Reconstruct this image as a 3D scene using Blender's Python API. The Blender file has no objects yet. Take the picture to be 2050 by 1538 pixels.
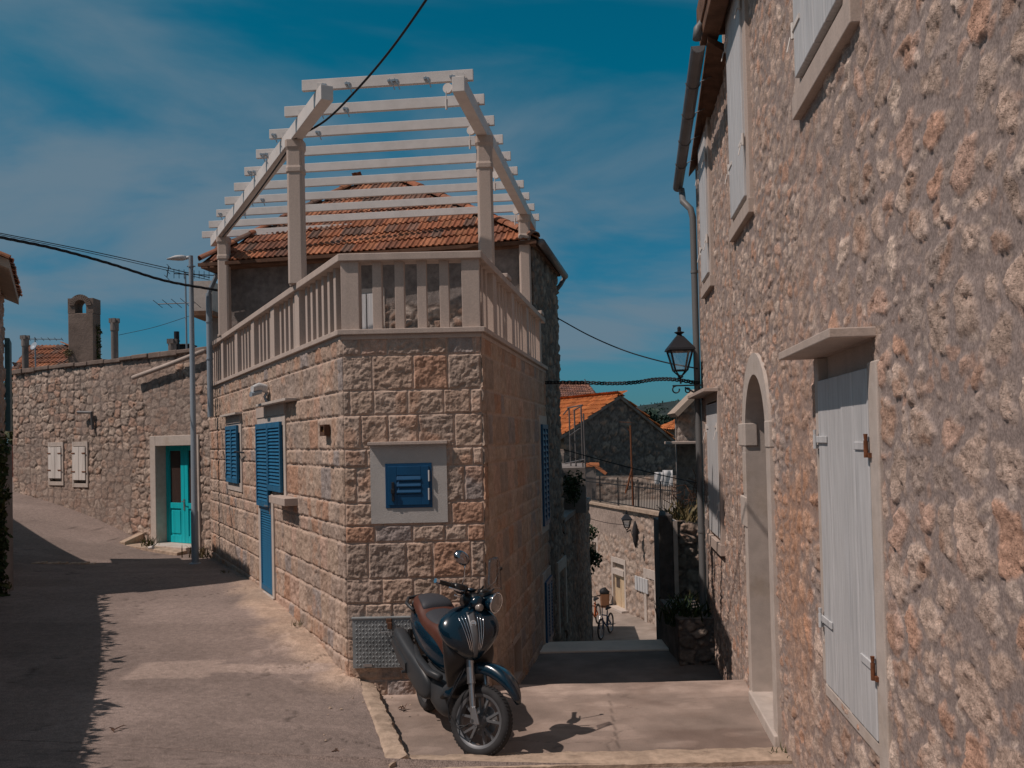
import bpy, bmesh, math, random
import numpy as np
from mathutils import Vector, Matrix, Quaternion

R = math.radians
rnd = random.Random(7)
scene = bpy.context.scene
COL = scene.collection

# ------------------------------------------------------------------ camera
F_PX, CX, CY = 1800.0, 1025.0, 839.0
PITCH, ROLL, CAM_H = R(1.3), R(1.3), 2.65
EYE = Vector((0, 0, CAM_H))
_r0 = Vector((1, 0, 0)); _u0 = Vector((0, -math.sin(PITCH), math.cos(PITCH))); FWD = Vector((0, math.cos(PITCH), math.sin(PITCH)))
RIGHT = math.cos(ROLL) * _r0 - math.sin(ROLL) * _u0
UP = math.cos(ROLL) * _u0 + math.sin(ROLL) * _r0

def ray(u, v):
    return FWD + RIGHT * ((u - CX) / F_PX) - UP * ((v - CY) / F_PX)

def P(u, v, Y):
    """a survey point: where the sight line of a measured pixel meets the vertical plane at distance Y"""
    d = ray(u, v)
    return EYE + d * (Y / d.y)

def G(u, v, z):
    d = ray(u, v)
    return EYE + d * ((z - CAM_H) / d.z)

def make_camera():
    cam = bpy.data.cameras.new("camera"); o = bpy.data.objects.new("camera", cam); COL.objects.link(o)
    m = Matrix((RIGHT, UP, -FWD)).transposed().to_4x4(); m.translation = EYE
    o.matrix_world = m
    cam.sensor_fit = 'HORIZONTAL'; cam.sensor_width = 36.0
    cam.lens = 36.0 * F_PX / 2050.0
    cam.shift_x = 0.0
    cam.shift_y = (CY - 769.0) / 2050.0
    cam.clip_end = 6000; cam.clip_start = 0.05
    scene.camera = o
make_camera()

# ------------------------------------------------------------------ numpy noise
def _h(ix, iy, seed):
    a = (ix.astype(np.int64) * 374761393 + iy.astype(np.int64) * 668265263 + seed * 974634541) & 0xFFFFFFFF
    a = ((a ^ (a >> 13)) * 1274126177) & 0xFFFFFFFF
    a = ((a ^ (a >> 16)) * 2246822519) & 0xFFFFFFFF
    a = a ^ (a >> 15)
    return (a & 0xFFFFFF) / float(0x1000000)

def vnoise(x, y, seed=0):
    ix = np.floor(x); iy = np.floor(y); fx = x - ix; fy = y - iy
    fx = fx * fx * fx * (fx * (fx * 6 - 15) + 10); fy = fy * fy * fy * (fy * (fy * 6 - 15) + 10)
    a = _h(ix, iy, seed); b = _h(ix + 1, iy, seed); c = _h(ix, iy + 1, seed); d = _h(ix + 1, iy + 1, seed)
    return (a * (1 - fx) + b * fx) * (1 - fy) + (c * (1 - fx) + d * fx) * fy

def fbm(x, y, o=4, seed=0, g=0.5):
    s = 0; a = 1; t = 0
    for k in range(o):
        s = s + a * vnoise(x * 2 ** k + 17.3 * k, y * 2 ** k - 9.1 * k, seed + k); t += a; a *= g
    return s / t

def voro(x, y, seed=0, jit=0.85):
    ix = np.floor(x); iy = np.floor(y)
    f1 = np.full(x.shape, 9.0); f2 = np.full(x.shape, 9.0); rid = np.zeros(x.shape); rid2 = np.zeros(x.shape)
    for dx in (-1, 0, 1):
        for dy in (-1, 0, 1):
            cx = ix + dx; cy = iy + dy
            px = cx + 0.5 + jit * (_h(cx, cy, seed) - 0.5); py = cy + 0.5 + jit * (_h(cx, cy, seed + 1) - 0.5)
            d = np.hypot(px - x, py - y)
            m = d < f1
            f2 = np.where(m, f1, np.minimum(f2, d))
            rid = np.where(m, _h(cx, cy, seed + 2), rid); rid2 = np.where(m, _h(cx, cy, seed + 3), rid2)
            f1 = np.where(m, d, f1)
    return f1, f2, rid, rid2

def sst(a, b, x):
    t = np.clip((x - a) / (b - a), 0, 1); return t * t * (3 - 2 * t)

def pal(r, cols):
    """piecewise palette lookup by r in 0..1"""
    cols = np.array(cols); n = len(cols)
    i = np.minimum((r * n).astype(int), n - 1)
    return cols[i]

# ------------------------------------------------------------------ object helpers
def tag(o, label=None, cat=None, group=None, kind=None):
    if label: o['label'] = label
    if cat: o['category'] = cat
    if group: o['group'] = group
    if kind: o['kind'] = kind
    return o

def thing(name, label, cat, loc=(0, 0, 0), group=None):
    o = bpy.data.objects.new(name, None); COL.objects.link(o)
    o.location = Vector(loc); o.empty_display_size = 0.2
    return tag(o, label, cat, group)

def world_loc(o):
    v = Vector(o.location)
    while o.parent is not None:
        o = o.parent; v += Vector(o.location)
    return v

def link(name, me, mat, parent=None, smooth=False, bevel=0.0, segs=2, label=None):
    o = bpy.data.objects.new(name, me); COL.objects.link(o)
    mats = mat if isinstance(mat, (list, tuple)) else [mat]
    for m in mats: me.materials.append(m)
    if smooth:
        me.polygons.foreach_set('use_smooth', [True] * len(me.polygons))
    if parent is not None:
        o.parent = parent; o.location = -world_loc(parent)
    if bevel:
        b = o.modifiers.new('bevel', 'BEVEL'); b.width = bevel; b.segments = segs; b.limit_method = 'ANGLE'; b.angle_limit = R(40)
    if label: o['label'] = label
    return o

def muted(c, k=0.22):
    l = (c[..., :3] * np.array([0.3, 0.55, 0.15])).sum(-1, keepdims=True) * np.array([1.15, 0.945, 0.87]); o = c.copy(); o[..., :3] = c[..., :3] * (1 - k) + l * k; return o

class MB:
    def __init__(s): s.v = []; s.f = []; s.c = []; s.mi = []
    def add(s, vs, fs, col=None, mi=0):
        b = len(s.v); s.v += [tuple(v) for v in vs]
        for f in fs: s.f.append(tuple(i + b for i in f)); s.mi.append(mi)
        s.c += [col if col is not None else (1, 1, 1)] * len(vs)
        return s
    def hexa(s, p, col=None, mi=0):
        """8 corners: bottom ring 0-3, top ring 4-7"""
        return s.add(p, [(3, 2, 1, 0), (4, 5, 6, 7), (0, 1, 5, 4), (1, 2, 6, 5), (2, 3, 7, 6), (3, 0, 4, 7)], col, mi)
    def box(s, a, b, col=None, mi=0):
        x0, y0, z0 = a; x1, y1, z1 = b
        return s.hexa([(x0, y0, z0), (x1, y0, z0), (x1, y1, z0), (x0, y1, z0), (x0, y0, z1), (x1, y0, z1), (x1, y1, z1), (x0, y1, z1)], col, mi)
    def bar(s, a, b, w, h, up=(0, 0, 1), col=None, mi=0, w2=None, h2=None):
        a = Vector(a); b = Vector(b); d = (b - a).normalized(); up = Vector(up)
        if abs(d.dot(up)) > 0.98: up = Vector((0, 1, 0)) if abs(d.y) < 0.9 else Vector((1, 0, 0))
        x = d.cross(up).normalized(); y = x.cross(d).normalized()
        w2 = w if w2 is None else w2; h2 = h if h2 is None else h2
        q = []
        for c, ww, hh in ((a, w, h), (b, w2, h2)):
            q += [c - x * ww / 2 - y * hh / 2, c + x * ww / 2 - y * hh / 2, c + x * ww / 2 + y * hh / 2, c - x * ww / 2 + y * hh / 2]
        return s.add(q, [(0, 1, 2, 3), (7, 6, 5, 4), (4, 5, 1, 0), (5, 6, 2, 1), (6, 7, 3, 2), (7, 4, 0, 3)], col, mi)
    def tube(s, pts, r, n=8, cap=True, col=None, mi=0):
        pts = [Vector(p) for p in pts]; rr = r if isinstance(r, (list, tuple)) else [r] * len(pts)
        b = len(s.v); ring = []
        t0 = (pts[1] - pts[0]).normalized(); ref = Vector((0, 0, 1)) if abs(t0.z) < 0.9 else Vector((1, 0, 0))
        x = t0.cross(ref).normalized()
        vs = []; fs = []
        for i, p in enumerate(pts):
            if i == 0: t = pts[1] - pts[0]
            elif i == len(pts) - 1: t = pts[-1] - pts[-2]
            else: t = (pts[i + 1] - pts[i]).normalized() + (pts[i] - pts[i - 1]).normalized()
            t.normalize(); x = (x - t * x.dot(t)).normalized(); y = t.cross(x)
            for k in range(n):
                a = 2 * math.pi * k / n; vs.append(p + (x * math.cos(a) + y * math.sin(a)) * rr[i])
        for i in range(len(pts) - 1):
            for k in range(n):
                k2 = (k + 1) % n; fs.append((i * n + k, i * n + k2, (i + 1) * n + k2, (i + 1) * n + k))
        if cap:
            fs.append(tuple(range(n - 1, -1, -1))); m = (len(pts) - 1) * n; fs.append(tuple(m + k for k in range(n)))
        return s.add(vs, fs, col, mi)
    def loft(s, secs, n=20, cap=True, col=None, mi=0):
        """secs: (centre, axisA, axisB, power) - superellipse rings"""
        vs = []; fs = []
        for c, A, B, p in secs:
            c = Vector(c); A = Vector(A); B = Vector(B)
            for k in range(n):
                a = 2 * math.pi * k / n; ca, sa = math.cos(a), math.sin(a)
                e = 2.0 / p
                vs.append(c + A * (abs(ca) ** e * (1 if ca >= 0 else -1)) + B * (abs(sa) ** e * (1 if sa >= 0 else -1)))
        m = len(secs)
        for i in range(m - 1):
            for k in range(n):
                k2 = (k + 1) % n; fs.append((i * n + k, i * n + k2, (i + 1) * n + k2, (i + 1) * n + k))
        if cap:
            fs.append(tuple(range(n - 1, -1, -1))); fs.append(tuple((m - 1) * n + k for k in range(n)))
        return s.add(vs, fs, col, mi)
    def lathe(s, prof, c, axis=(0, 0, 1), n=24, col=None, mi=0, closed=False):
        """prof: (radius, height) list, around axis through c"""
        ax = Vector(axis).normalized(); ref = Vector((0, 0, 1)) if abs(ax.z) < 0.9 else Vector((1, 0, 0))
        x = ax.cross(ref).normalized(); y = ax.cross(x); c = Vector(c)
        vs = []; fs = []
        for r_, h_ in prof:
            for k in range(n):
                a = 2 * math.pi * k / n; vs.append(c + ax * h_ + (x * math.cos(a) + y * math.sin(a)) * r_)
        m = len(prof)
        for i in range(m if closed else m - 1):
            j = (i + 1) % m
            for k in range(n):
                k2 = (k + 1) % n; fs.append((i * n + k, i * n + k2, j * n + k2, j * n + k))
        if not closed:
            fs.append(tuple(range(n - 1, -1, -1))); fs.append(tuple((m - 1) * n + k for k in range(n)))
        return s.add(vs, fs, col, mi)
    def prism(s, poly, z0, z1, col=None, mi=0):
        n = len(poly); vs = [(p[0], p[1], z0) for p in poly] + [(p[0], p[1], z1) for p in poly]
        fs = [tuple(range(n - 1, -1, -1)), tuple(range(n, 2 * n))] + [(i, (i + 1) % n, n + (i + 1) % n, n + i) for i in range(n)]
        return s.add(vs, fs, col, mi)
    def quad(s, a, b, c, d, col=None, mi=0): return s.add([a, b, c, d], [(0, 1, 2, 3)], col, mi)
    def xform(s, M, start=0):
        for i in range(start, len(s.v)): s.v[i] = tuple(M @ Vector(s.v[i]))
        return s
    def build(s, name, mat, parent=None, smooth=False, bevel=0.0, segs=2, label=None, subsurf=0, auto=None):
        me = bpy.data.meshes.new(name); me.from_pydata(s.v, [], s.f); me.update()
        bm = bmesh.new(); bm.from_mesh(me); bmesh.ops.recalc_face_normals(bm, faces=bm.faces); bm.to_mesh(me); bm.free()
        if any(m for m in s.mi): me.polygons.foreach_set('material_index', s.mi)
        at = me.color_attributes.new('col', 'FLOAT_COLOR', 'POINT')
        at.data.foreach_set('color', np.concatenate([np.array(s.c, dtype=np.float32).reshape(-1, 3), np.ones((len(s.c), 1), np.float32)], axis=1).ravel())
        o = link(name, me, mat, parent, smooth, bevel, segs, label)
        if subsurf:
            m = o.modifiers.new('sub', 'SUBSURF'); m.levels = m.render_levels = subsurf
        if auto: me.set_sharp_from_angle(angle=R(auto))
        return o

# ------------------------------------------------------------------ facades
class Facade:
    def __init__(s, o, d, flip=False):
        s.o = Vector((o[0], o[1])); s.d = Vector((d[0], d[1])).normalized()
        n = Vector((s.d.y, -s.d.x)); s.n = -n if flip else n
    def pt(s, a, z, out=0.0):
        p = s.o + s.d * a + s.n * out
        return Vector((p.x, p.y, z))
    def hit(s, u, v, out=0.0):
        d = ray(u, v); o = s.o + s.n * out
        den = d.x * s.n.x + d.y * s.n.y
        t = ((o.x - EYE.x) * s.n.x + (o.y - EYE.y) * s.n.y) / den
        p = EYE + d * t
        return ((p.x - o.x) * s.d.x + (p.y - o.y) * s.d.y, p.z)
    def box(s, mb, a0, a1, z0, z1, o0, o1, col=None, mi=0):
        q = [s.pt(a0, z0, o0), s.pt(a1, z0, o0), s.pt(a1, z0, o1), s.pt(a0, z0, o1), s.pt(a0, z1, o0), s.pt(a1, z1, o0), s.pt(a1, z1, o1), s.pt(a0, z1, o1)]
        return mb.hexa(q, col, mi)

def relief(name, F, S, fz, nz, hfun, mat, parent, holes=(), skirt=0.12, label=None, calm=(), lim=0.012):
    """a stone wall face: a dense sheet over s (S array) and z (fz(s) -> z0,z1), pushed out by hfun(s, z) -> (h, rgb)"""
    S = np.asarray(S, float); ns = len(S)
    z0, z1 = fz(S); z0 = np.broadcast_to(z0, S.shape); z1 = np.broadcast_to(z1, S.shape)
    V = np.linspace(0, 1, nz) if np.isscalar(nz) else np.asarray(nz); nz = len(V)
    ss = np.repeat(S[:, None], nz, 1); zz = z0[:, None] + (z1 - z0)[:, None] * V[None, :]
    h, col = hfun(ss, zz)
    for q in [q for q in holes if not callable(q)] + list(calm):     # stones are cut back flush round the openings
        d = np.maximum(np.maximum(q[0] - ss, ss - q[1]), np.maximum(q[2] - zz, zz - q[3])) - 0.05
        h = np.minimum(h, lim + np.maximum(d, 0) * 0.6)
    if col.shape[-1] == 3: col = np.concatenate([col, np.ones(col.shape[:-1] + (1,))], -1)
    x = F.o.x + F.d.x * ss + F.n.x * h; y = F.o.y + F.d.y * ss + F.n.y * h
    verts = np.stack([x, y, zz], -1).reshape(-1, 3)
    idx = np.arange(ns * nz).reshape(ns, nz)
    f = np.stack([idx[:-1, :-1], idx[1:, :-1], idx[1:, 1:], idx[:-1, 1:]], -1)
    cs = (ss[:-1, :-1] + ss[1:, 1:]) / 2; cz = (zz[:-1, :-1] + zz[1:, 1:]) / 2
    keep = np.ones(cs.shape, bool)
    for hole in holes:
        if callable(hole): keep &= ~hole(cs, cz)
        else: keep &= ~((cs > hole[0]) & (cs < hole[1]) & (cz > hole[2]) & (cz < hole[3]))
    f = f[keep].reshape(-1, 4)
    d3 = np.array([F.d.x, F.d.y, 0]); n3 = np.array([F.n.x, F.n.y, 0])
    if np.dot(np.cross(d3, [0, 0, 1]), n3) < 0: f = f[:, ::-1]
    cols = muted(col).reshape(-1, 4)
    # edge skirts give the sheet its thickness
    ring = np.concatenate([idx[:, 0], idx[-1, 1:], idx[::-1, -1][1:], idx[0, ::-1][1:-1]])
    back = verts[ring] - n3 * skirt - n3 * 0
    nb = len(verts); m = len(ring); k = np.arange(m)
    sk = np.stack([ring, ring[(k + 1) % m], nb + (k + 1) % m, nb + k], -1)
    verts = np.concatenate([verts, back]); cols = np.concatenate([cols, cols[ring]])
    f = np.concatenate([f, sk])
    me = bpy.data.meshes.new(name); me.from_pydata(verts.tolist(), [], f.tolist()); me.update()
    at = me.color_attributes.new('col', 'FLOAT_COLOR', 'POINT')
    at.data.foreach_set('color', cols.astype(np.float32).ravel())
    return link(name, me, mat, parent, smooth=True, label=label)

# ------------------------------------------------------------------ materials
def nodes_of(m):
    m.use_nodes = True; nt = m.node_tree; nt.nodes.clear(); return nt, nt.nodes, nt.links

def mat(name, base=None, rough=0.8, metal=0.0, var=0.0, vscale=6.0, bump=0.0, bscale=40.0, attr=False, spec=0.3, coat=0.0, stain=None, stain_scale=2.0, stain_amt=0.5, streak=False, detail=6.0, pits=0.0, pscale=30.0, second=None, sscale=3.0, speck=0.0, spscale=160.0, amask=False):
    m = bpy.data.materials.new(name); nt, N, L = nodes_of(m)
    out = N.new('ShaderNodeOutputMaterial'); b = N.new('ShaderNodeBsdfPrincipled'); L.new(b.outputs[0], out.inputs[0])
    b.inputs['Roughness'].default_value = rough; b.inputs['Metallic'].default_value = metal
    b.inputs['Specular IOR Level'].default_value = spec
    if coat: b.inputs['Coat Weight'].default_value = coat; b.inputs['Coat Roughness'].default_value = 0.04
    tc = N.new('ShaderNodeTexCoord'); vec = tc.outputs['Object']
    if streak:
        mp = N.new('ShaderNodeMapping'); mp.inputs['Scale'].default_value = (1, 1, 0.08); L.new(vec, mp.inputs[0]); vec_s = mp.outputs[0]
    else: vec_s = vec
    if attr:
        a = N.new('ShaderNodeAttribute'); a.attribute_name = 'col'; colr = a.outputs['Color']
        if base is not None:
            mx = N.new('ShaderNodeMix'); mx.data_type = 'RGBA'; mx.blend_type = 'MULTIPLY'; mx.inputs[0].default_value = 1
            L.new(colr, mx.inputs[6]); mx.inputs[7].default_value = (*base, 1); colr = mx.outputs[2]
    else:
        c = N.new('ShaderNodeRGB'); c.outputs[0].default_value = (*base, 1); colr = c.outputs[0]
    def noise(scale, det=6.0, v=None, r=0.6):
        n = N.new('ShaderNodeTexNoise'); n.inputs['Scale'].default_value = scale; n.inputs['Detail'].default_value = det; n.inputs['Roughness'].default_value = r
        L.new(v if v is not None else vec, n.inputs['Vector']); return n.outputs['Fac']
    def ramp(fac, a, b_, c0=0.0, c1=1.0):
        r = N.new('ShaderNodeMapRange'); r.inputs[1].default_value = a; r.inputs[2].default_value = b_; r.inputs[3].default_value = c0; r.inputs[4].default_value = c1; r.interpolation_type = 'SMOOTHSTEP'
        L.new(fac, r.inputs[0]); return r.outputs[0]
    def mixc(fac, c0, c1, mode='MIX'):
        mx = N.new('ShaderNodeMix'); mx.data_type = 'RGBA'; mx.blend_type = mode
        if isinstance(fac, float): mx.inputs[0].default_value = fac
        else: L.new(fac, mx.inputs[0])
        for i, c in ((6, c0), (7, c1)):
            if isinstance(c, tuple): mx.inputs[i].default_value = (*c, 1)
            else: L.new(c, mx.inputs[i])
        return mx.outputs[2]
    if second is not None:
        colr = mixc(ramp(noise(sscale, 5), 0.42, 0.62), colr, second)
    if stain is not None:
        colr = mixc(ramp(noise(stain_scale, 8, vec_s, 0.65), 0.5, 0.72, 0.0, stain_amt), colr, stain)
    if var:
        f = ramp(noise(vscale, detail, vec_s), 0.25, 0.75, 1 - var, 1 + var)
        cb = N.new('ShaderNodeCombineColor')
        for i in range(3): L.new(f, cb.inputs[i])
        colr = mixc(1.0, colr, cb.outputs[0], 'MULTIPLY')
    if speck:
        f = ramp(noise(spscale, 3), 0.3, 0.7, 1 - speck, 1 + speck); cb = N.new('ShaderNodeCombineColor')
        for i in range(3): L.new(f, cb.inputs[i])
        colr = mixc(1.0, colr, cb.outputs[0], 'MULTIPLY')
    L.new(colr, b.inputs['Base Color'])
    if bump or pits:
        last = None
        if bump:
            bp = N.new('ShaderNodeBump'); bp.inputs['Strength'].default_value = 1.0; bp.inputs['Distance'].default_value = bump
            if amask: L.new(ramp(a.outputs['Alpha'], 0.0, 1.0, 0.22, 1.0), bp.inputs['Strength'])
            L.new(noise(bscale, 8, None, 0.65), bp.inputs['Height']); last = bp
        if pits:
            vo = N.new('ShaderNodeTexVoronoi'); vo.inputs['Scale'].default_value = pscale; L.new(vec, vo.inputs['Vector'])
            bp = N.new('ShaderNodeBump'); bp.inputs['Strength'].default_value = 1.0; bp.inputs['Distance'].default_value = pits
            if amask: L.new(ramp(a.outputs['Alpha'], 0.0, 1.0, 0.1, 1.0), bp.inputs['Strength'])
            L.new(ramp(vo.outputs['Distance'], 0.0, 0.35), bp.inputs['Height'])
            if last: L.new(last.outputs[0], bp.inputs['Normal'])
            last = bp
        L.new(last.outputs[0], b.inputs['Normal'])
    return m

M = {}
M['ashlar'] = mat('ashlar_stone', attr=True, rough=0.9, var=0.16, vscale=14, bump=0.010, bscale=40, spec=0.15, speck=0.14, spscale=90, amask=True)
M['rubble'] = mat('rubble_stone', attr=True, rough=0.92, var=0.14, vscale=22, bump=0.011, bscale=48, spec=0.12, pits=0.0025, pscale=75, speck=0.26, spscale=80, amask=True)
M['far_rubble'] = mat('old_rubble_stone', attr=True, rough=0.95, var=0.25, vscale=9, bump=0.02, bscale=16, spec=0.1)
M['cream_stone'] = mat('cream_dressed_stone', (0.47, 0.385, 0.335), rough=0.75, var=0.10, vscale=9, bump=0.002, bscale=90, spec=0.25, stain=(0.31, 0.245, 0.205), stain_scale=4.5, stain_amt=0.45, streak=True, speck=0.08, spscale=70)
M['pale_stone'] = mat('pale_window_stone', (0.50, 0.435, 0.39), rough=0.85, var=0.1, vscale=8, bump=0.003, bscale=120, spec=0.2, stain=(0.38, 0.30, 0.23), stain_scale=2.5, stain_amt=0.5)
M['white_stone'] = mat('pale_bush_hammered_stone', (0.46, 0.44, 0.42), rough=0.9, var=0.06, vscale=5, bump=0.006, bscale=130, spec=0.2)
M['asphalt'] = mat('worn_asphalt', attr=True, rough=0.93, var=0.16, vscale=16, bump=0.008, bscale=60, spec=0.15, pits=0.005, pscale=70, speck=0.34, spscale=120)
M['concrete'] = mat('trodden_concrete', attr=True, rough=0.85, var=0.14, vscale=2.2, bump=0.004, bscale=45, spec=0.2, speck=0.10, spscale=110, stain=(0.20, 0.14, 0.11), stain_scale=1.3, stain_amt=0.45)
M['kerb'] = mat('kerb_limestone', (0.42, 0.32, 0.245), rough=0.85, var=0.25, vscale=9, bump=0.012, bscale=20, spec=0.2, stain=(0.22, 0.16, 0.12), stain_scale=6, stain_amt=0.5)
M['tile'] = mat('clay_roof_tile', attr=True, rough=0.85, var=0.28, vscale=8, bump=0.004, bscale=40, spec=0.2, stain=(0.07, 0.055, 0.05), stain_scale=1.6, stain_amt=0.55)
M['tile_new'] = mat('new_clay_roof_tile', attr=True, rough=0.8, var=0.15, vscale=4, bump=0.003, bscale=30, spec=0.2)
M['blue'] = mat('blue_shutter_paint', (0.012, 0.12, 0.24), rough=0.5, var=0.16, vscale=14, spec=0.35, streak=True, stain=(0.05, 0.15, 0.23), stain_scale=9, stain_amt=0.4, bump=0.0006, bscale=60)
M['blue_dark'] = mat('blue_hatch_paint', (0.003, 0.060, 0.15), rough=0.4, var=0.1, vscale=4, spec=0.4)
M['turq'] = mat('turquoise_door_paint', (0.004, 0.44, 0.50), rough=0.5, var=0.14, vscale=14, spec=0.35, bump=0.0008, bscale=50, streak=True)
M['white_paint'] = mat('weathered_white_paint', (0.51, 0.51, 0.515), rough=0.6, var=0.15, vscale=30, spec=0.3, stain=(0.37, 0.38, 0.40), stain_scale=9, stain_amt=0.6, streak=True, bump=0.0015, bscale=60)
M['white_old'] = mat('old_white_shutter_paint', (0.66, 0.61, 0.57), rough=0.7, var=0.12, vscale=10, spec=0.3, stain=(0.3, 0.26, 0.23), stain_scale=8, stain_amt=0.6, streak=True)
M['pergola'] = mat('white_pergola_paint', (0.64, 0.595, 0.565), rough=0.5, var=0.07, vscale=5, spec=0.35, stain=(0.48, 0.42, 0.38), stain_scale=3, stain_amt=0.35)
M['galv'] = mat('grey_metal_pipe', (0.27, 0.32, 0.37), rough=0.5, metal=0.1, var=0.15, vscale=5, spec=0.4, streak=True)
M['gutter'] = mat('brown_grey_gutter', (0.16, 0.15, 0.15), rough=0.5, metal=0.2, var=0.15, vscale=4, spec=0.4)
M['soffit'] = mat('brown_eave_tile', (0.15, 0.08, 0.05), rough=0.85, var=0.35, vscale=5, bump=0.01, bscale=12)
M['soffit_pale'] = mat('pale_eave_board', (0.38, 0.30, 0.24), rough=0.8, var=0.1, vscale=3)
M['black_iron'] = mat('black_iron', (0.018, 0.019, 0.024), rough=0.5, metal=0.3, spec=0.5, var=0.15)
M['rust'] = mat('rusty_iron', (0.16, 0.06, 0.028), rough=0.9, var=0.35, vscale=30, bump=0.002, bscale=80)
M['steel'] = mat('bare_steel', (0.45, 0.45, 0.46), rough=0.35, metal=0.9)
M['chrome'] = mat('chrome', (0.75, 0.76, 0.78), rough=0.08, metal=1.0)
M['checker'] = mat('galvanised_checker_plate', (0.25, 0.27, 0.28), rough=0.5, metal=0.2, var=0.2, vscale=4, stain=(0.1, 0.12, 0.13), stain_scale=3, stain_amt=0.5)
M['cable'] = mat('black_cable', (0.012, 0.013, 0.016), rough=0.6)
M['dark'] = mat('dark_interior', (0.012, 0.011, 0.011), rough=0.9)
M['mortar_core'] = mat('wall_core_mortar', (0.3, 0.25, 0.21), rough=0.95)
M['plaster'] = mat('grey_render', (0.22, 0.19, 0.175), rough=0.9, var=0.25, vscale=2.5, bump=0.006, bscale=14, stain=(0.12, 0.10, 0.095), stain_scale=1.2, stain_amt=0.6)
M['pipe'] = mat('grey_brown_pipe', (0.165, 0.168, 0.17), rough=0.55, metal=0.1, var=0.12, vscale=4, spec=0.35, streak=True)
M['mirror_shell'] = mat('dark_chrome', (0.33, 0.31, 0.32), rough=0.12, metal=1.0)
M['old_plaster'] = mat('brown_chimney_render', (0.20, 0.15, 0.125), rough=0.95, var=0.3, vscale=3, bump=0.012, bscale=12, stain=(0.11, 0.085, 0.075), stain_scale=1.5, stain_amt=0.6)
M['wood_brown'] = mat('brown_plank', (0.10, 0.05, 0.03), rough=0.8, var=0.3, vscale=9)

def glass_mat(name, tint=(0.8, 0.85, 0.85), mixf=0.85):
    m = bpy.data.materials.new(name); nt, N, L = nodes_of(m)
    out = N.new('ShaderNodeOutputMaterial'); t = N.new('ShaderNodeBsdfTransparent'); g = N.new('ShaderNodeBsdfGlossy'); mx = N.new('ShaderNodeMixShader')
    t.inputs[0].default_value = (*tint, 1); g.inputs['Roughness'].default_value = 0.05; mx.inputs[0].default_value = 1 - mixf
    L.new(t.outputs[0], mx.inputs[1]); L.new(g.outputs[0], mx.inputs[2]); L.new(mx.outputs[0], out.inputs[0]); return m
M['glass'] = glass_mat('clear_glass', (0.9, 0.93, 0.95), 0.92)
M['screen'] = glass_mat('tinted_windscreen', (0.72, 0.70, 0.70), 0.86)
M['dark_glass'] = mat('dark_window_glass', (0.05, 0.032, 0.028), rough=0.1, spec=0.6)

def leaf_mat(name, c, c2):
    m = mat(name, c, rough=0.6, var=0.35, vscale=7, second=c2, sscale=5, spec=0.25)
    return m
M['leaf'] = leaf_mat('ivy_leaves', (0.030, 0.050, 0.016), (0.075, 0.070, 0.018))
M['leaf_dark'] = leaf_mat('dark_shrub_leaves', (0.018, 0.040, 0.014), (0.04, 0.06, 0.02))
M['leaf_dry'] = leaf_mat('dry_grass', (0.16, 0.12, 0.06), (0.09, 0.085, 0.035))
M['pine'] = leaf_mat('pine_foliage', (0.020, 0.045, 0.035), (0.035, 0.06, 0.04))
# ------------------------------------------------------------------ light
SUN_AZ, SUN_EL = R(23), R(55.5)
SUN = Vector((-math.cos(SUN_AZ) * math.cos(SUN_EL), -math.sin(SUN_AZ) * math.cos(SUN_EL), math.sin(SUN_EL)))
sl = bpy.data.lights.new('sun', 'SUN'); sl.energy = 3.7; sl.angle = R(0.5); sl.color = (1.0, 0.855, 0.77)
so = bpy.data.objects.new('sun', sl); COL.objects.link(so); so.rotation_mode = 'QUATERNION'; so.rotation_quaternion = SUN.to_track_quat('Z', 'Y'); so.location = (-20, -10, 30)

w = bpy.data.worlds.new('World'); scene.world = w; w.use_nodes = True
nt = w.node_tree; N = nt.nodes; L = nt.links; N.clear()
wo = N.new('ShaderNodeOutputWorld'); bg = N.new('ShaderNodeBackground'); L.new(bg.outputs[0], wo.inputs[0])
sky = N.new('ShaderNodeTexSky'); sky.sky_type = 'NISHITA'; sky.sun_disc = False; sky.sun_elevation = SUN_EL; sky.sun_rotation = math.atan2(SUN.x, SUN.y) % (2 * math.pi)
sky.air_density = 1.0; sky.dust_density = 0.6; sky.ozone_density = 2.0
SKY = (-20, 0.9, 1.35, 5.0, 1.0, 1.2, 0.35, 0.63)
tc = N.new('ShaderNodeTexCoord')
def wm(op, a, b=None, c=None):
    n = N.new('ShaderNodeMath'); n.operation = op
    for i, x in enumerate((a, b, c)):
        if x is None: continue
        if isinstance(x, (int, float)): n.inputs[i].default_value = x
        else: L.new(x, n.inputs[i])
    return n.outputs[0]
sep = N.new('ShaderNodeSeparateXYZ'); L.new(tc.outputs['Generated'], sep.inputs[0])
den = wm('ADD', wm('MAXIMUM', sep.outputs[2], 0.0), 0.22)
comb = N.new('ShaderNodeCombineXYZ'); L.new(wm('DIVIDE', sep.outputs[0], den), comb.inputs[0]); L.new(wm('DIVIDE', sep.outputs[1], den), comb.inputs[1])
mp = N.new('ShaderNodeMapping'); mp.inputs['Rotation'].default_value = (0, 0, R(SKY[0])); mp.inputs['Scale'].default_value = (SKY[1], SKY[2], 1); mp.inputs['Location'].default_value = (SKY[3], SKY[4], 0); L.new(comb.outputs[0], mp.inputs[0])
n1 = N.new('ShaderNodeTexNoise'); n1.inputs['Scale'].default_value = SKY[5]; n1.inputs['Detail'].default_value = 7; n1.inputs['Roughness'].default_value = 0.52; n1.inputs['Distortion'].default_value = 0.5; L.new(mp.outputs[0], n1.inputs['Vector'])
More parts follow.
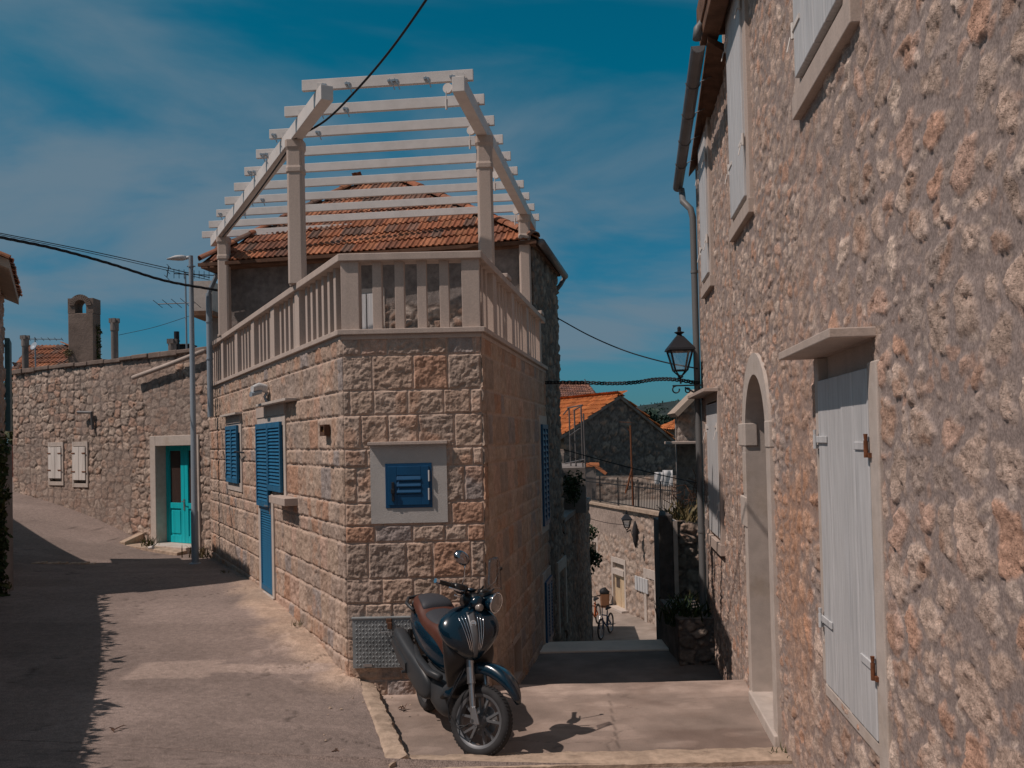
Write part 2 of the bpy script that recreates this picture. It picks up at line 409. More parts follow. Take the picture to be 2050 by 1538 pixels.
# extra cloud added behind the viewer, out of view, to whiten the shadow light
back = N.new('ShaderNodeMapRange'); back.inputs[1].default_value = 0.15; back.inputs[2].default_value = -0.55; back.inputs[3].default_value = 0.0; back.inputs[4].default_value = 0.22; back.interpolation_type = 'SMOOTHSTEP'; L.new(sep.outputs[1], back.inputs[0])
leftm = N.new('ShaderNodeMapRange'); leftm.inputs[1].default_value = 0.25; leftm.inputs[2].default_value = -0.45; leftm.inputs[3].default_value = -0.035; leftm.inputs[4].default_value = 0.055; L.new(sep.outputs[0], leftm.inputs[0])
cf = wm('ADD', wm('ADD', n1.outputs['Fac'], back.outputs[0]), leftm.outputs[0])
cm = N.new('ShaderNodeMapRange'); cm.inputs[1].default_value = SKY[6]; cm.inputs[2].default_value = SKY[7]; cm.inputs[3].default_value = 0.0; cm.inputs[4].default_value = 0.90; cm.interpolation_type = 'SMOOTHSTEP'; L.new(cf, cm.inputs[0])
tint = N.new('ShaderNodeMix'); tint.data_type = 'RGBA'; tint.blend_type = 'MULTIPLY'; tint.inputs[0].default_value = 1.0; L.new(sky.outputs[0], tint.inputs[6]); TINT = tint
cl = N.new('ShaderNodeMix'); cl.data_type = 'RGBA'; L.new(cm.outputs[0], cl.inputs[0]); L.new(tint.outputs[2], cl.inputs[6]); cl.inputs[7].default_value = (2.35, 3.5, 4.5, 1)
CLOUD = cl
tr_ = N.new('ShaderNodeMapRange'); tr_.inputs[1].default_value = 0.0; tr_.inputs[2].default_value = 0.38; L.new(sep.outputs[2], tr_.inputs[0])
tg = N.new('ShaderNodeMix'); tg.data_type = 'RGBA'; L.new(tr_.outputs[0], tg.inputs[0]); tg.inputs[6].default_value = (0.24, 0.56, 0.80, 1); tg.inputs[7].default_value = (0.008, 0.90, 0.93, 1); L.new(tg.outputs[2], tint.inputs[7])
L.new(cl.outputs[2], bg.inputs[0]); bg.inputs[1].default_value = 0.068
scene.view_settings.view_transform = 'Standard'; scene.view_settings.look = 'None'; scene.view_settings.gamma = 1.0; scene.view_settings.use_curve_mapping = False
scene.view_settings.exposure = -0.22
scene.cycles.max_bounces = 8; scene.cycles.diffuse_bounces = 4; scene.cycles.transparent_max_bounces = 12
scene.cycles.use_denoising = True
# ------------------------------------------------------------------ stone pattern functions
STONES = [(0.40, 0.315, 0.245), (0.35, 0.285, 0.235), (0.43, 0.335, 0.26), (0.37, 0.30, 0.25), (0.40, 0.30, 0.23), (0.45, 0.36, 0.29), (0.33, 0.275, 0.235)]

def ashlar_fun(zs, S0, S1, seed, wmin=0.26, wmax=0.62, depth=0.035, rough=0.03, tone=(1, 1, 1), joint=(0.47, 0.37, 0.30), stretch=1.0, ragged=1.0):
    zs = np.array(zs); edges = []; cols = []; dep = []
    r = random.Random(seed)
    for k in range(len(zs) - 1):
        e = [S0 - r.uniform(0, wmin)]; hh = zs[k + 1] - zs[k]
        while e[-1] < S1 + 1: e.append(e[-1] + r.uniform(wmin, wmax) * (0.7 + hh))
        edges.append(np.array(e))
        cc = []
        for _ in e:
            q = r.random()
            if q < 0.08: c = (0.42, 0.255, 0.17)
            elif q < 0.16: c = (0.30, 0.275, 0.265)
            elif q < 0.24: c = (0.46, 0.33, 0.26)
            else: c = r.choice(STONES)
            cc.append(c)
        cols.append(np.array(cc)); dep.append(np.array([r.uniform(0.6, 1.3) for _ in e]))
    def f(s, z):
        k = np.clip(np.searchsorted(zs, z, side='right') - 1, 0, len(zs) - 2)
        du = np.zeros(s.shape); col = np.zeros(s.shape + (3,)); dp = np.ones(s.shape)
        for i in range(len(zs) - 1):
            m = k == i
            if not m.any(): continue
            j = np.clip(np.searchsorted(edges[i], s[m], side='right') - 1, 0, len(edges[i]) - 2)
            du[m] = np.minimum(s[m] - edges[i][j], edges[i][j + 1] - s[m]); col[m] = cols[i][j]; dp[m] = dep[i][j]
        dz = np.minimum(z - zs[k], zs[k + 1] - z)
        n1 = fbm(s * 9, z * 9, 4, seed + 5); n2 = fbm(s * 30, z * 30, 4, seed + 9); n3 = fbm(s * 4, z * 4, 3, seed + 21)
        e = np.minimum(du, dz)
        m = sst(0.007, 0.022, e + (n1 - 0.5) * 0.040 * ragged)
        facet = np.abs(fbm(s * 5 * stretch, z * 5, 3, seed + 31) - 0.5) * 2
        rg = 1 - np.abs(2 * fbm(s * 8, z * 8, 4, seed + 61) - 1)
        h = m * (depth * dp * (0.65 + 0.5 * n3) + rough * (n1 - 0.5) + rough * 0.8 * (n2 - 0.5) + rough * 0.7 * (rg - 0.75) - 0.018 * sst(0.45, 0.75, facet)) + (1 - m) * 0.003 * (n2 - 0.5)
        h = np.maximum(h, -0.004)
        h = np.where(e < 0.006, -0.006, h)
        var = (0.78 + 0.45 * n1)[..., None]
        ora = (sst(0.60, 0.75, fbm(s * 3, z * 3, 4, seed + 44)) * m)[..., None]
        c = col * var * (1 - ora * 0.6) + np.array([0.46, 0.27, 0.17]) * ora * 0.6 * var
        jm = (0.25 + 0.75 * m)[..., None]
        c = np.array(joint) * (0.85 + 0.3 * n2)[..., None] * (1 - jm) + c * jm
        return h, np.concatenate([np.clip(c * np.array(tone), 0, 1), m[..., None]], -1)
    return f

def rubble_fun(cw, ch, seed, stones, mortar, fill=0.5, out=0.035, rough=0.03, orange=None, flat=False, tone=1.0, wob=0.25, small=0.8, jit=0.9):
    def f(s, z):
        wx = s / cw + wob * (fbm(s * 3, z * 3, 3, seed + 50) - 0.5) * 2; wy = z / ch + wob * (fbm(s * 3 + 40, z * 3, 3, seed + 51) - 0.5) * 2
        f1, f2, r1, r2 = voro(wx, wy, seed, jit)
        n1 = fbm(s * 11, z * 11, 5, seed + 5, 0.58); n2 = fbm(s * 38, z * 38, 4, seed + 9, 0.6); n0 = fbm(s * 0.8, z * 0.8, 3, seed + 2)
        e = f2 - f1 + (n1 - 0.5) * 0.38
        thr = 0.04 + (1 - fill) * (0.15 + 0.55 * r1) + 0.10 * (n0 - 0.5)
        m = sst(thr, thr + 0.16, e)
        # little stones pressed into the mortar
        g1, g2, q1, q2 = voro(wx * 2.7 + 5, wy * 2.7, seed + 70, 0.95)
        ms = sst(0.25, 0.42, (g2 - g1) + (n1 - 0.5) * 0.35 - 0.25 * (q1 < 0.45)) * (1 - m) * small
        h = -0.012 + m * (out * (0.4 + 0.9 * r2)) + (m + ms * 0.8) * (rough * (n1 - 0.4) * 1.6 + rough * 0.9 * (n2 - 0.5)) + ms * out * 0.35 + (1 - m) * (0.016 * (fbm(s * 4, z * 4, 3, seed + 33) - 0.5) + 0.006 * (n2 - 0.5))
        pit = sst(0.66, 0.74, fbm(s * 14, z * 14, 3, seed + 60)) * (m + ms)
        h = h - 0.011 * pit
        c = pal(r1 * 0.999, stones) * (0.62 + 0.75 * n1)[..., None]
        c2 = pal(q1 * 0.999, stones) * (0.65 + 0.7 * n1)[..., None]
        blot = (sst(0.52, 0.68, fbm(s * 6, z * 6, 4, seed + 80)) * 0.65)[..., None]
        red = np.array([0.42, 0.235, 0.15]); c = c * (1 - blot * (r2 > 0.45)[..., None]) + red * blot * (r2 > 0.45)[..., None]
        if orange is not None:
            om = (np.clip(orange(s, z), 0, 1) * sst(0.36, 0.50, fbm(s * 1.7, z * 1.2, 4, seed + 90)))[..., None] * 0.9
            oc = np.array([0.54, 0.275, 0.15]) * (0.7 + 0.6 * n1)[..., None]
            c = c * (1 - om) + oc * om; c2 = c2 * (1 - om) + oc * om
        mo = np.array(mortar) * (0.80 + 0.28 * n0 + 0.14 * n2)[..., None]
        if orange is not None: mo = mo * (1 - 0.55 * om) + oc * 0.8 * 0.55 * om
        mm = m[..., None]; sm = ms[..., None]
        return h, np.concatenate([np.clip((mo * (1 - mm) * (1 - sm) + c2 * sm + c * mm * (1 - sm)) * tone, 0, 1), np.maximum(mm, sm)], -1)
    return f

# ------------------------------------------------------------------ planes of the street
LF = Facade((-1.77, 9.45), (-0.5056, 1.0), True)
FF = Facade((-1.77, 9.45), (1, 0))
RF = Facade((-0.315, 9.45), (0.16, 1.0))
RW = Facade((2.41, 9.65), (0.1056, 1.0), True)
FW = 1.455
BF = Facade((0.42, 15.2), (-5.62, 1.4), True)
BR = Facade((0.42, 15.2), (0.2, 1.0))
COURSES = [-1.6, -1.2, -0.8, -0.42, -0.1, 0.171, 0.391, 0.601, 0.964, 1.221, 1.599, 1.777, 2.014, 2.392, 2.58, 2.938, 3.195, 3.5625, 3.78]

def rect(F, p, q):
    a, b = F.hit(*p), F.hit(*q)
    return min(a[0], b[0]), max(a[0], b[0]), min(a[1], b[1]), max(a[1], b[1])

def louvre(F, a0, a1, z0, z1, o, name, mt, parent, n=14, st=0.045, two=False, gap=None, thick=0.035):
    """a louvred leaf: stiles, rails and tilted slats"""
    mb = MB()
    for x0, x1 in ((a0, a0 + st), (a1 - st, a1)): F.box(mb, x0, x1, z0, z1, o, o + thick)
    for y0, y1 in ((z0, z0 + st * 1.5), (z1 - st * 1.5, z1)): F.box(mb, a0 + st, a1 - st, y0, y1, o, o + thick * 0.97)
    zz0, zz1 = z0 + st * 1.5, z1 - st * 1.5; p = (zz1 - zz0) / n
    for k in range(n):
        zb = zz0 + k * p
        q = []
        for (oo, z_) in ((o + thick * 0.72, zb), (o + thick * 0.92, zb + 0.006), (o + thick * 0.2, zb + p * 0.98), (o + 0.002, zb + p * 0.98 - 0.006)):
            q.append((oo, z_))
        v = [F.pt(a0 + st, z_, oo) for oo, z_ in q] + [F.pt(a1 - st, z_, oo) for oo, z_ in q]
        mb.add(v, [(0, 1, 2, 3), (7, 6, 5, 4), (0, 4, 5, 1), (1, 5, 6, 2), (2, 6, 7, 3), (3, 7, 4, 0)])
    F.box(mb, a0 + st * 0.9, a1 - st * 0.9, zz0, zz1, o - 0.02, o - 0.004)
    return mb.build(name, mt, parent)

def plank_leaf(F, a0, a1, z0, z1, o, name, mt, parent, n=2, thick=0.03, groove=0.008):
    mb = MB(); w_ = (a1 - a0) / n
    for k in range(n):
        F.box(mb, a0 + k * w_ + (groove / 2 if k else 0), a0 + (k + 1) * w_ - (groove / 2 if k < n - 1 else 0), z0, z1, o, o + thick)
    F.box(mb, a0 + 0.01, a1 - 0.01, z0 + 0.01, z1 - 0.01, o - 0.005, o + thick - 0.012)
    return mb.build(name, mt, parent, bevel=0.006)

# ================================================================== HOUSE WITH THE ROOF TERRACE
house = thing('stone_house', 'new rusticated stone house with roof terrace, cream balustrade and blue shutters at the street fork', 'house', (-1.2, 9.6, 0))
core = MB()
ins = 0.10
pA, pB, pC, pD = LF.pt(0.02, 0, -ins), FF.pt(FW - 0.02, 0, -ins), RF.pt(5.5, 0, -ins), LF.pt(9.25, 0, -ins)
core.prism([(pA.x + 0.05, pA.y + 0.1), (pB.x - 0.02, pB.y), (pC.x, pC.y), (0.1, 15.6), (pD.x + 1.0, pD.y + 0.4), (pD.x, pD.y)], -1.6, 3.74)
wall_core = core.build('wall', M['mortar_core'], house)

lf_win = rect(LF, (457, 850), (488, 986)); lf_door_hi = rect(LF, (518, 838), (577, 988)); lf_door_lo = rect(LF, (521, 838), (551, 1196))
lf_fun = ashlar_fun(COURSES, 0, 9.3, 11, 0.17, 0.44, 0.020, 0.024, (1.03, 0.96, 0.925), stretch=2.0, ragged=0.5)
S_lf = 0.0 + 9.25 * np.linspace(0, 1, 560) ** 1.15
relief('wall_face', LF, S_lf, lambda S: (np.where(S < 2, -0.05, 0.05), 3.74), 300, lf_fun, M['ashlar'], wall_core,
       holes=[(lf_win[0] + .03, lf_win[1] - .03, lf_win[2] + .03, lf_win[3] - .03), (lf_door_hi[0] + .03, lf_door_hi[1] - .03, lf_door_hi[2] + .03, lf_door_hi[3] - .03), (lf_door_lo[0] + .03, lf_door_lo[1] - .03, -1, lf_door_lo[3])], calm=[rect(LF, (654, 846), (666, 880)), (lf_door_hi[0] - .1, lf_door_hi[1], lf_door_hi[3], lf_door_hi[3] + .15), (lf_win[0], lf_win[1], lf_win[3], lf_win[3] + .13), (lf_door_lo[0] - .13, lf_door_lo[0], 0, lf_door_hi[2])])
ff_fun0 = ashlar_fun(COURSES, 0, FW, 23, 0.24, 0.46, 0.014, 0.022, (1.07, 0.99, 0.95), ragged=0.45)
def ff_fun(s, z):
    h, c = ff_fun0(s, z); e = sst(0, 0.02, np.minimum(s, FW - s)); return h * e, c
ff_hatch = rect(FF, (743, 894), (893, 1044))
relief('wall_face', FF, np.linspace(0, FW, 230), lambda S: (-0.1, 3.74), 520, ff_fun, M['ashlar'], wall_core,
       holes=[(ff_hatch[0] + .04, ff_hatch[1] - .04, ff_hatch[2] + .04, ff_hatch[3] - .04)], calm=[rect(FF, (707, 1236), (830, 1334))])
rf_fun = ashlar_fun(COURSES, 0, 5.6, 37, 0.22, 0.55, 0.014, 0.020, (1.0, 0.94, 0.90), ragged=0.5)
rf_up = rect(RF, (1077, 842), (1095, 1050)); rf_dn = rect(RF, (1085, 1160), (1102, 1275)); rf_vent = rect(RF, (1025.5, 1284), (1045, 1352))
relief('wall_face', RF, np.linspace(0, 5.5, 230), lambda S: (np.where(S < 0.2, -0.1, -1.3), 3.74), 300, rf_fun, M['ashlar'], wall_core,
       holes=[tuple(np.array(r_) + np.array((.03, -.03, .03, -.03))) for r_ in (rf_up, rf_dn, rf_vent)])

# ledge, terrace floor
mb = MB()
q0, q1 = 0.05, 0.34
def ledge_strip(mb, z0, z1, out, inn):
    """moulding that follows left facade - front - right facade with mitred corners"""
    def corner(o):
        a = LF.pt(0, 0, o); dA = LF.d; b = FF.pt(0, 0, o)
        t = (b.y - a.y) / dA.y; c1 = (a.x + dA.x * t, b.y)
        a2 = RF.pt(0, 0, o); t2 = (b.y - a2.y) / RF.d.y; c2 = (a2.x + RF.d.x * t2, b.y)
        e1 = LF.pt(9.3, 0, o); e2 = RF.pt(5.52, 0, o)
        return [(e1.x, e1.y), c1, c2, (e2.x, e2.y)]
    A, B = corner(out), corner(-inn)
    for i in range(3):
        p = [A[i], A[i + 1], B[i + 1], B[i]]
        mb.hexa([(x, y, z0) for x, y in p] + [(x, y, z1) for x, y in p])
ledge_strip(mb, 3.785, 3.84, 0.06, 0.33)
ledge_strip(mb, 3.735, 3.785, 0.02, 0.30)
mb.build('ledge', M['cream_stone'], house, bevel=0.006)
mb = MB(); mb.prism([(pA.x + 0.25, pA.y + 0.22), (pB.x - 0.22, pB.y + 0.15), (pC.x - 0.2, pC.y), (0.4, 15.5), (pD.x + 0.6, pD.y + 0.2), (pD.x + 0.25, pD.y - 0.1)], 3.741, 3.80)
mb.build('terrace_floor', M['cream_stone'], house)

bal = MB(); ledge_strip(bal, 4.565, 4.645, 0.035, 0.225)
rail = bal.build('balustrade', M['cream_stone'], house, bevel=0.008)
ZB0, ZB1 = 3.838, 4.57
def post(F, a0, a1, o0, o1, name, z1=ZB1):
    mb = MB(); F.box(mb, a0, a1, ZB0, z1, o0, o1); return mb.build(name, M['cream_stone'], rail, bevel=0.006)
# corner piers, front balusters
post(FF, -0.005, 0.185, -0.19, 0.0, 'pier'); post(FF, FW - 0.185, FW + 0.005, -0.19, 0.0, 'pier')
gx = np.linspace(0.185, FW - 0.185, 6)
pit = (FW - 0.37 - 4 * 0.1) / 5
for k in range(4):
    a = 0.185 + pit * (k + 1) + 0.1 * k
    post(FF, a, a + 0.1, -0.15, -0.04, 'baluster')
def run(F, piers, end, first):
    prev = first
    for pc in piers + [end]:
        nb = max(2, int(round((pc - 0.11 - prev) / 0.235)) - 1); g = (pc - 0.11 - prev - nb * 0.085) / (nb + 1)
        for k in range(nb):
            a = prev + g * (k + 1) + 0.085 * k
            post(F, a, a + 0.085, -0.15, -0.04, 'baluster')
        if pc < end: post(F, pc - 0.11, pc + 0.11, -0.20, 0.0, 'pier')
        prev = pc + 0.11
run(LF, [1.98, 3.42, 4.85, 6.28, 7.72], 9.3, 0.19)
run(RF, [0.95, 2.3, 3.65], 5.05, 0.19)
post(RF, 5.0, 5.2, -0.20, 0.0, 'pier')
# capped pier blocks that carry the pergola posts
for F_, a_ in ((LF, 1.98), (LF, 7.72), (RF, 1.75), (RF, 5.1)):
    mb = MB(); F_.box(mb, a_ - 0.15, a_ + 0.15, 4.645, 4.70, -0.245, 0.05); mb.build('pier_cap', M['cream_stone'], rail, bevel=0.01)

# --- left facade openings
a0, a1, z0, z1 = lf_win
def frame(F, r_, name, mt, parent, w_=0.09, o0=-0.06, o1=0.03, sill=True, bot=True):
    a0, a1, z0, z1 = r_; mb = MB()
    F.box(mb, a0, a0 + w_, z0, z1, o0, o1); F.box(mb, a1 - w_, a1, z0, z1, o0, o1)
    F.box(mb, a0 + w_, a1 - w_, z1 - w_ * 1.5, z1, o0, o1 - 0.002)
    if bot: F.box(mb, a0 + w_, a1 - w_, z0, z0 + w_ * 1.3, o0, o1 - 0.002)
    F.box(mb, a0 + 0.02, a1 - 0.02, z0 + 0.02, z1 - 0.02, o0 - 0.03, o0 + 0.005)
    return mb.build(name, mt, parent, bevel=0.004)
def hood(F, a0, a1, z, mt, parent, out=0.12, th=0.035):
    mb = MB(); F.box(mb, a0, a1, z, z + th, -0.03, out); return mb.build('hood', mt, parent, bevel=0.004)

win = frame(LF, lf_win, 'window', M['pale_stone'], house, 0.11)
hood(LF, lf_win[0] - 0.06, lf_win[1] + 0.1, lf_win[3] + 0.13, M['pale_stone'], win, 0.13)
mb = MB(); LF.box(mb, lf_win[0], lf_win[1], lf_win[3] + 0.002, lf_win[3] + 0.128, -0.02, 0.045); mb.build('lintel', M['cream_stone'], win)
sh = rect(LF, (458.5, 854), (483, 968)); mid = (sh[0] + sh[1]) / 2
louvre(LF, sh[0], mid - 0.004, sh[2], sh[3], 0.035, 'shutter', M['blue'], win, 13)
louvre(LF, mid + 0.004, sh[1], sh[2], sh[3], 0.035, 'shutter', M['blue'], win, 13)
mb = MB(); p = LF.hit(484, 905); mb.tube([LF.pt(p[0] + 0.02, p[1], 0.05), LF.pt(p[0] - 0.1, p[1] + 0.01, 0.13), LF.pt(p[0] - 0.45, p[1] - 0.01, 0.05)], 0.014, 6); mb.build('shutter_catch', M['black_iron'], win)

hi = lf_door_hi; lo = rect(LF, (522, 850), (550, 1192))
dr = thing('door', None, None, (0, 0, 0)); dr.parent = house; dr.location = -world_loc(house)
mb = MB(); w_ = 0.09
LF.box(mb, hi[0], hi[0] + 0.12, hi[2] - 0.05, hi[3], -0.06, 0.03)             # near jamb of the upper half
LF.box(mb, hi[0] + 0.12, hi[1], hi[3] - 0.14, hi[3], -0.06, 0.028)
LF.box(mb, lo[0] - 0.13, lo[0], lo[2] - 0.25, hi[2] - 0.05, -0.06, 0.032)       # jamb right of the tall leaf
LF.box(mb, lo[1], hi[1], lo[2] - 0.2, hi[3] - 0.14, -0.06, 0.03)
LF.box(mb, lo[0] - 0.13, hi[1] + 0.02, lo[2] - 0.35, lo[2] - 0.02, -0.06, 0.05)
LF.box(mb, lo[0], hi[1], lo[2], hi[3] - 0.1, -0.09, -0.05); LF.box(mb, hi[0] + .05, hi[1], hi[2], hi[3] - 0.1, -0.09, -0.05)
fr = mb.build('frame', M['pale_stone'], dr, bevel=0.004)
hood(LF, LF.hit(571, 822, .15)[0], LF.hit(512, 828, .15)[0], hi[3] + 0.15, M['pale_stone'], dr, 0.15)
mb = MB(); LF.box(mb, hi[0], hi[1], hi[3] + 0.002, hi[3] + 0.148, -0.02, 0.04); mb.build('lintel', M['cream_stone'], dr)
lv = rect(LF, (519.5, 850), (571, 986)); mid = (lv[0] + lv[1]) / 2
louvre(LF, lv[0], mid - 0.004, lv[2], lv[3], 0.03, 'shutter', M['blue'], dr, 17, 0.05)
louvre(LF, mid + 0.004, lv[1], lv[2] - 0.25, lv[3], 0.03, 'shutter', M['blue'], dr, 20, 0.05)
louvre(LF, lo[0] + 0.01, lo[1] - 0.01, lo[2], lv[2] - 0.26, -0.005, 'door_leaf', M['blue'], dr, 30, 0.05)
mb = MB(); k = LF.hit(545, 1013); mb.tube([LF.pt(k[0], k[1], 0.03), LF.pt(k[0], k[1], 0.075), LF.pt(k[0] + 0.13, k[1], 0.08)], 0.011, 8); LF.box(mb, k[0] - 0.03, k[0] + 0.03, k[1] - 0.12, k[1] + 0.08, 0.03, 0.036)
mb.build('handle', M['steel'], dr)
sb = rect(LF, (541, 984), (579, 1003))
mb = MB(); LF.box(mb, LF.hit(569, 1000, .19)[0], LF.hit(538, 985, .19)[0], hi[2] - 0.125, hi[2] - 0.03, -0.02, 0.19); mb.build('sill', M['cream_stone'], dr, bevel=0.006)

# --- front face: blue hatch in pale panel, checker plate hatch
ph = thing('window', None, None); ph.parent = house; ph.location = -world_loc(house)
mb = MB(); a0, a1, z0, z1 = rect(FF, (741, 892), (897, 1045)); hh = rect(FF, (771.5, 928.5), (866.5, 1015.5))
for (x0, x1, y0, y1) in ((a0, hh[0], z0, z1), (hh[1], a1, z0, z1), (hh[0], hh[1], z0, hh[2]), (hh[0], hh[1], hh[3], z1)): FF.box(mb, x0, x1, y0, y1, -0.05, 0.022)
mb.build('frame', M['white_stone'], ph)
mb = MB(); FF.box(mb, a0 - 0.015, a1 + 0.015, z1, z1 + 0.035, -0.02, 0.085); mb.build('hood', M['cream_stone'], ph, bevel=0.005)
mb = MB(); FF.box(mb, hh[0], hh[1], hh[2], hh[3], -0.04, 0.03)
l0, l1, m0, m1 = rect(FF, (795, 952), (844, 989))
o = 0.03
FF.box(mb, hh[0] + 0.03, l0, hh[2] + 0.03, hh[3] - 0.03, o, o + 0.012); FF.box(mb, l1, hh[1] - 0.03, hh[2] + 0.03, hh[3] - 0.03, o, o + 0.012)
FF.box(mb, l0, l1, m1, hh[3] - 0.03, o, o + 0.012); FF.box(mb, l0, l1, hh[2] + 0.03, m0, o, o + 0.012)
for k in range(3):
    zb = m0 + (m1 - m0) * k / 3 + 0.01
    v = [FF.pt(x, z_, oo) for x in (l0, l1) for oo, z_ in ((o + 0.022, zb), (o + 0.026, zb + 0.012), (o + 0.004, zb + 0.06), (o, zb + 0.05))]
    mb.add(v, [(0, 1, 2, 3), (7, 6, 5, 4), (0, 4, 5, 1), (1, 5, 6, 2), (2, 6, 7, 3), (3, 7, 4, 0)])
sht = mb.build('shutter', M['blue_dark'], ph, bevel=0.004)
mb = MB(); b0 = rect(FF, (785, 965), (791, 1003)); FF.box(mb, *b0, 0.042, 0.06); FF.box(mb, b0[0] - .005, b0[1] + .006, (b0[2] + b0[3]) / 2 - .02, (b0[2] + b0[3]) / 2 + .03, 0.058, 0.078); mb.build('handle', M['black_iron'], sht, bevel=0.004)
for (y0, y1) in ((941, 963), (977, 1000)):
    mb = MB(); b0 = rect(FF, (857.5, y0), (862, y1)); p0 = FF.pt((b0[0] + b0[1]) / 2, b0[2], 0.05); p1 = FF.pt((b0[0] + b0[1]) / 2, b0[3], 0.05); mb.tube([p0, p1], 0.0095, 8); mb.build('hinge', M['white_paint'], sht)

cp = thing('hatch', None, None); cp.parent = house; cp.location = -world_loc(house)
a0, a1, z0, z1 = rect(FF, (707, 1238), (824, 1333)); mb = MB()
FF.box(mb, a0, a1 + 0.04, z0, z1, -0.02, 0.055)
for i in range(17):
    for j in range(12):
        ca, cz = a0 + 0.04 + i * (a1 - a0 - 0.04) / 16.5, z0 + 0.03 + j * (z1 - z0 - 0.06) / 11
        sg = 1 if (i + j) % 2 else -1
        v = []
        for oo, sc in ((0.0545, 1.0), (0.0605, 0.45)):
            for (p_, q_) in ((-0.019, 0), (0, -0.0075), (0.019, 0), (0, 0.0075)):
                p_, q_ = p_ * sc, q_ * sc
                c_, s_ = math.cos(sg * R(45)), math.sin(sg * R(45))
                v.append(FF.pt(ca + p_ * c_ - q_ * s_, cz + p_ * s_ + q_ * c_, oo))
        mb.add(v, [(4, 5, 6, 7), (0, 1, 5, 4), (1, 2, 6, 5), (2, 3, 7, 6), (3, 0, 4, 7)])
mb.build('plate', M['checker'], cp)
mb = MB(); FF.box(mb, a0 - 0.008, a1 + 0.045, z1, z1 + 0.016, -0.02, 0.066); mb.build('rim', M['checker'], cp, bevel=0.003)
mb = MB(); p = rect(FF, (764.5, 1250), (796, 1261)); mb.tube([FF.pt(p[0], p[3], 0.05), FF.pt(p[0], p[3], 0.085), FF.pt(p[0], p[2], 0.09), FF.pt(p[1], p[2], 0.09), FF.pt(p[1], p[3], 0.085), FF.pt(p[1], p[3], 0.05)], 0.006, 8); mb.build('handle', M['steel'], cp)
mb = MB(); b0 = rect(FF, (775, 1238), (786, 1245)); FF.box(mb, b0[0], b0[1], b0[2], b0[3] + .01, 0.055, 0.085)
b0 = rect(FF, (778, 1243), (787, 1256)); FF.box(mb, *b0, 0.07, 0.105); mb.build('padlock', M['wood_brown'], cp, bevel=0.005)
mb = MB(); b0 = rect(FF, (730, 1326), (747, 1332)); FF.box(mb, *b0, 0.055, 0.066); mb.build('hinge', M['steel'], cp, bevel=0.002)

# --- right facade openings
for r_, lab in ((rf_up, 'u'), (rf_dn, 'd')):
    wn = frame(RF, (r_[0] - 0.05, r_[1] + 0.05, r_[2] - 0.08, r_[3] + 0.08), 'window', M['pale_stone'], house, 0.12, -0.06, 0.03)
    m_ = (r_[0] + r_[1]) / 2
    louvre(RF, r_[0] + 0.06, m_, r_[2] + 0.04, r_[3] - 0.06, 0.03, 'shutter', M['blue_dark'], wn, 16)
    louvre(RF, m_, r_[1] - 0.06, r_[2] + 0.04, r_[3] - 0.06, 0.03, 'shutter', M['blue_dark'], wn, 16)
vt = frame(RF, rf_vent, 'vent', M['cream_stone'], house, 0.05, -0.09, 0.012)

# ================================================================== PERGOLA
perg = thing('pergola', 'white timber pergola with ten cross slats on four cream stone posts above the roof terrace', 'pergola', (-1.6, 13, 3.8))
ZT = 6.43
posts = [(-2.63, 11.16), (-0.27, 11.17), (-5.16, 16.25), (0.28, 15.15)]
for (x, y) in posts:
    mb = MB(); w_ = 0.2
    def sec(z, h): return ((x, y, z), (h, 0, 0), (0, h, 0), 2)
    # a squarish post with chamfered corners and a flared head
    def ring(z, h, c=0.03):
        return [(x + a * (h - (c if abs(a) == 1 and abs(b) == 1 else 0)), y + b * h, z) for a, b in ((-1, -1), (1, -1), (1, 1), (-1, 1))]
    lv_ = [(4.64, 0.100), (6.02, 0.096), (6.03, 0.108), (6.08, 0.108), (6.11, 0.098), (6.30, 0.098), (6.34, 0.113), (ZT, 0.113)]
    vs = []; fs = []
    for z_, h_ in lv_:
        c_ = 0.28 * h_
        vs += [(x - h_ + c_, y - h_, z_), (x + h_ - c_, y - h_, z_), (x + h_, y - h_ + c_, z_), (x + h_, y + h_ - c_, z_), (x + h_ - c_, y + h_, z_), (x - h_ + c_, y + h_, z_), (x - h_, y + h_ - c_, z_), (x - h_, y - h_ + c_, z_)]
    for i in range(len(lv_) - 1):
        for k in range(8): fs.append((i * 8 + k, i * 8 + (k + 1) % 8, (i + 1) * 8 + (k + 1) % 8, (i + 1) * 8 + k))
    fs += [tuple(range(7, -1, -1)), tuple((len(lv_) - 1) * 8 + k for k in range(8))]
    mb.add(vs, fs); mb.build('post', M['cream_stone'], perg, bevel=0.004)
BT = ZT + 0.17
lb0 = Vector((-1.955, 9.82)); ld = Vector((-0.5056, 1.0)); rb0 = Vector((-0.50, 9.66)); rd = Vector((0.143, 1.0))
for (b0, d_, L_) in ((lb0, ld, 7.15), (rb0, rd, 6.6)):
    e = b0 + d_ * L_
    mb = MB(); mb.bar((b0.x, b0.y, ZT + 0.085), (e.x, e.y, ZT + 0.085), 0.14, 0.168); mb.build('side_beam', M['pergola'], perg, bevel=0.006)
def hook(p, dirn, parent, mt):
    mb = MB(); p = Vector(p)
    mb.tube([p, p + Vector((0.0, -0.05, 0.0)), p + Vector((dirn * 0.03, -0.06, -0.05)), p + Vector((dirn * 0.055, -0.05, -0.12))], 0.007, 6); mb.box((p.x - .03, p.y - .012, p.z - .012), (p.x + .03, p.y + .001, p.z + .012)); mb.build('hook', mt, parent)
hooks = {0: (0.13, 0.27, 0.52, 0.55, 0.73, 0.88), 1: (0.18, 0.31), 2: (0.02, 0.22), 3: (0.025, 0.045), 4: (0.02, 0.04), 6: (0.09, 0.13), 7: (0.012, 0.09)}
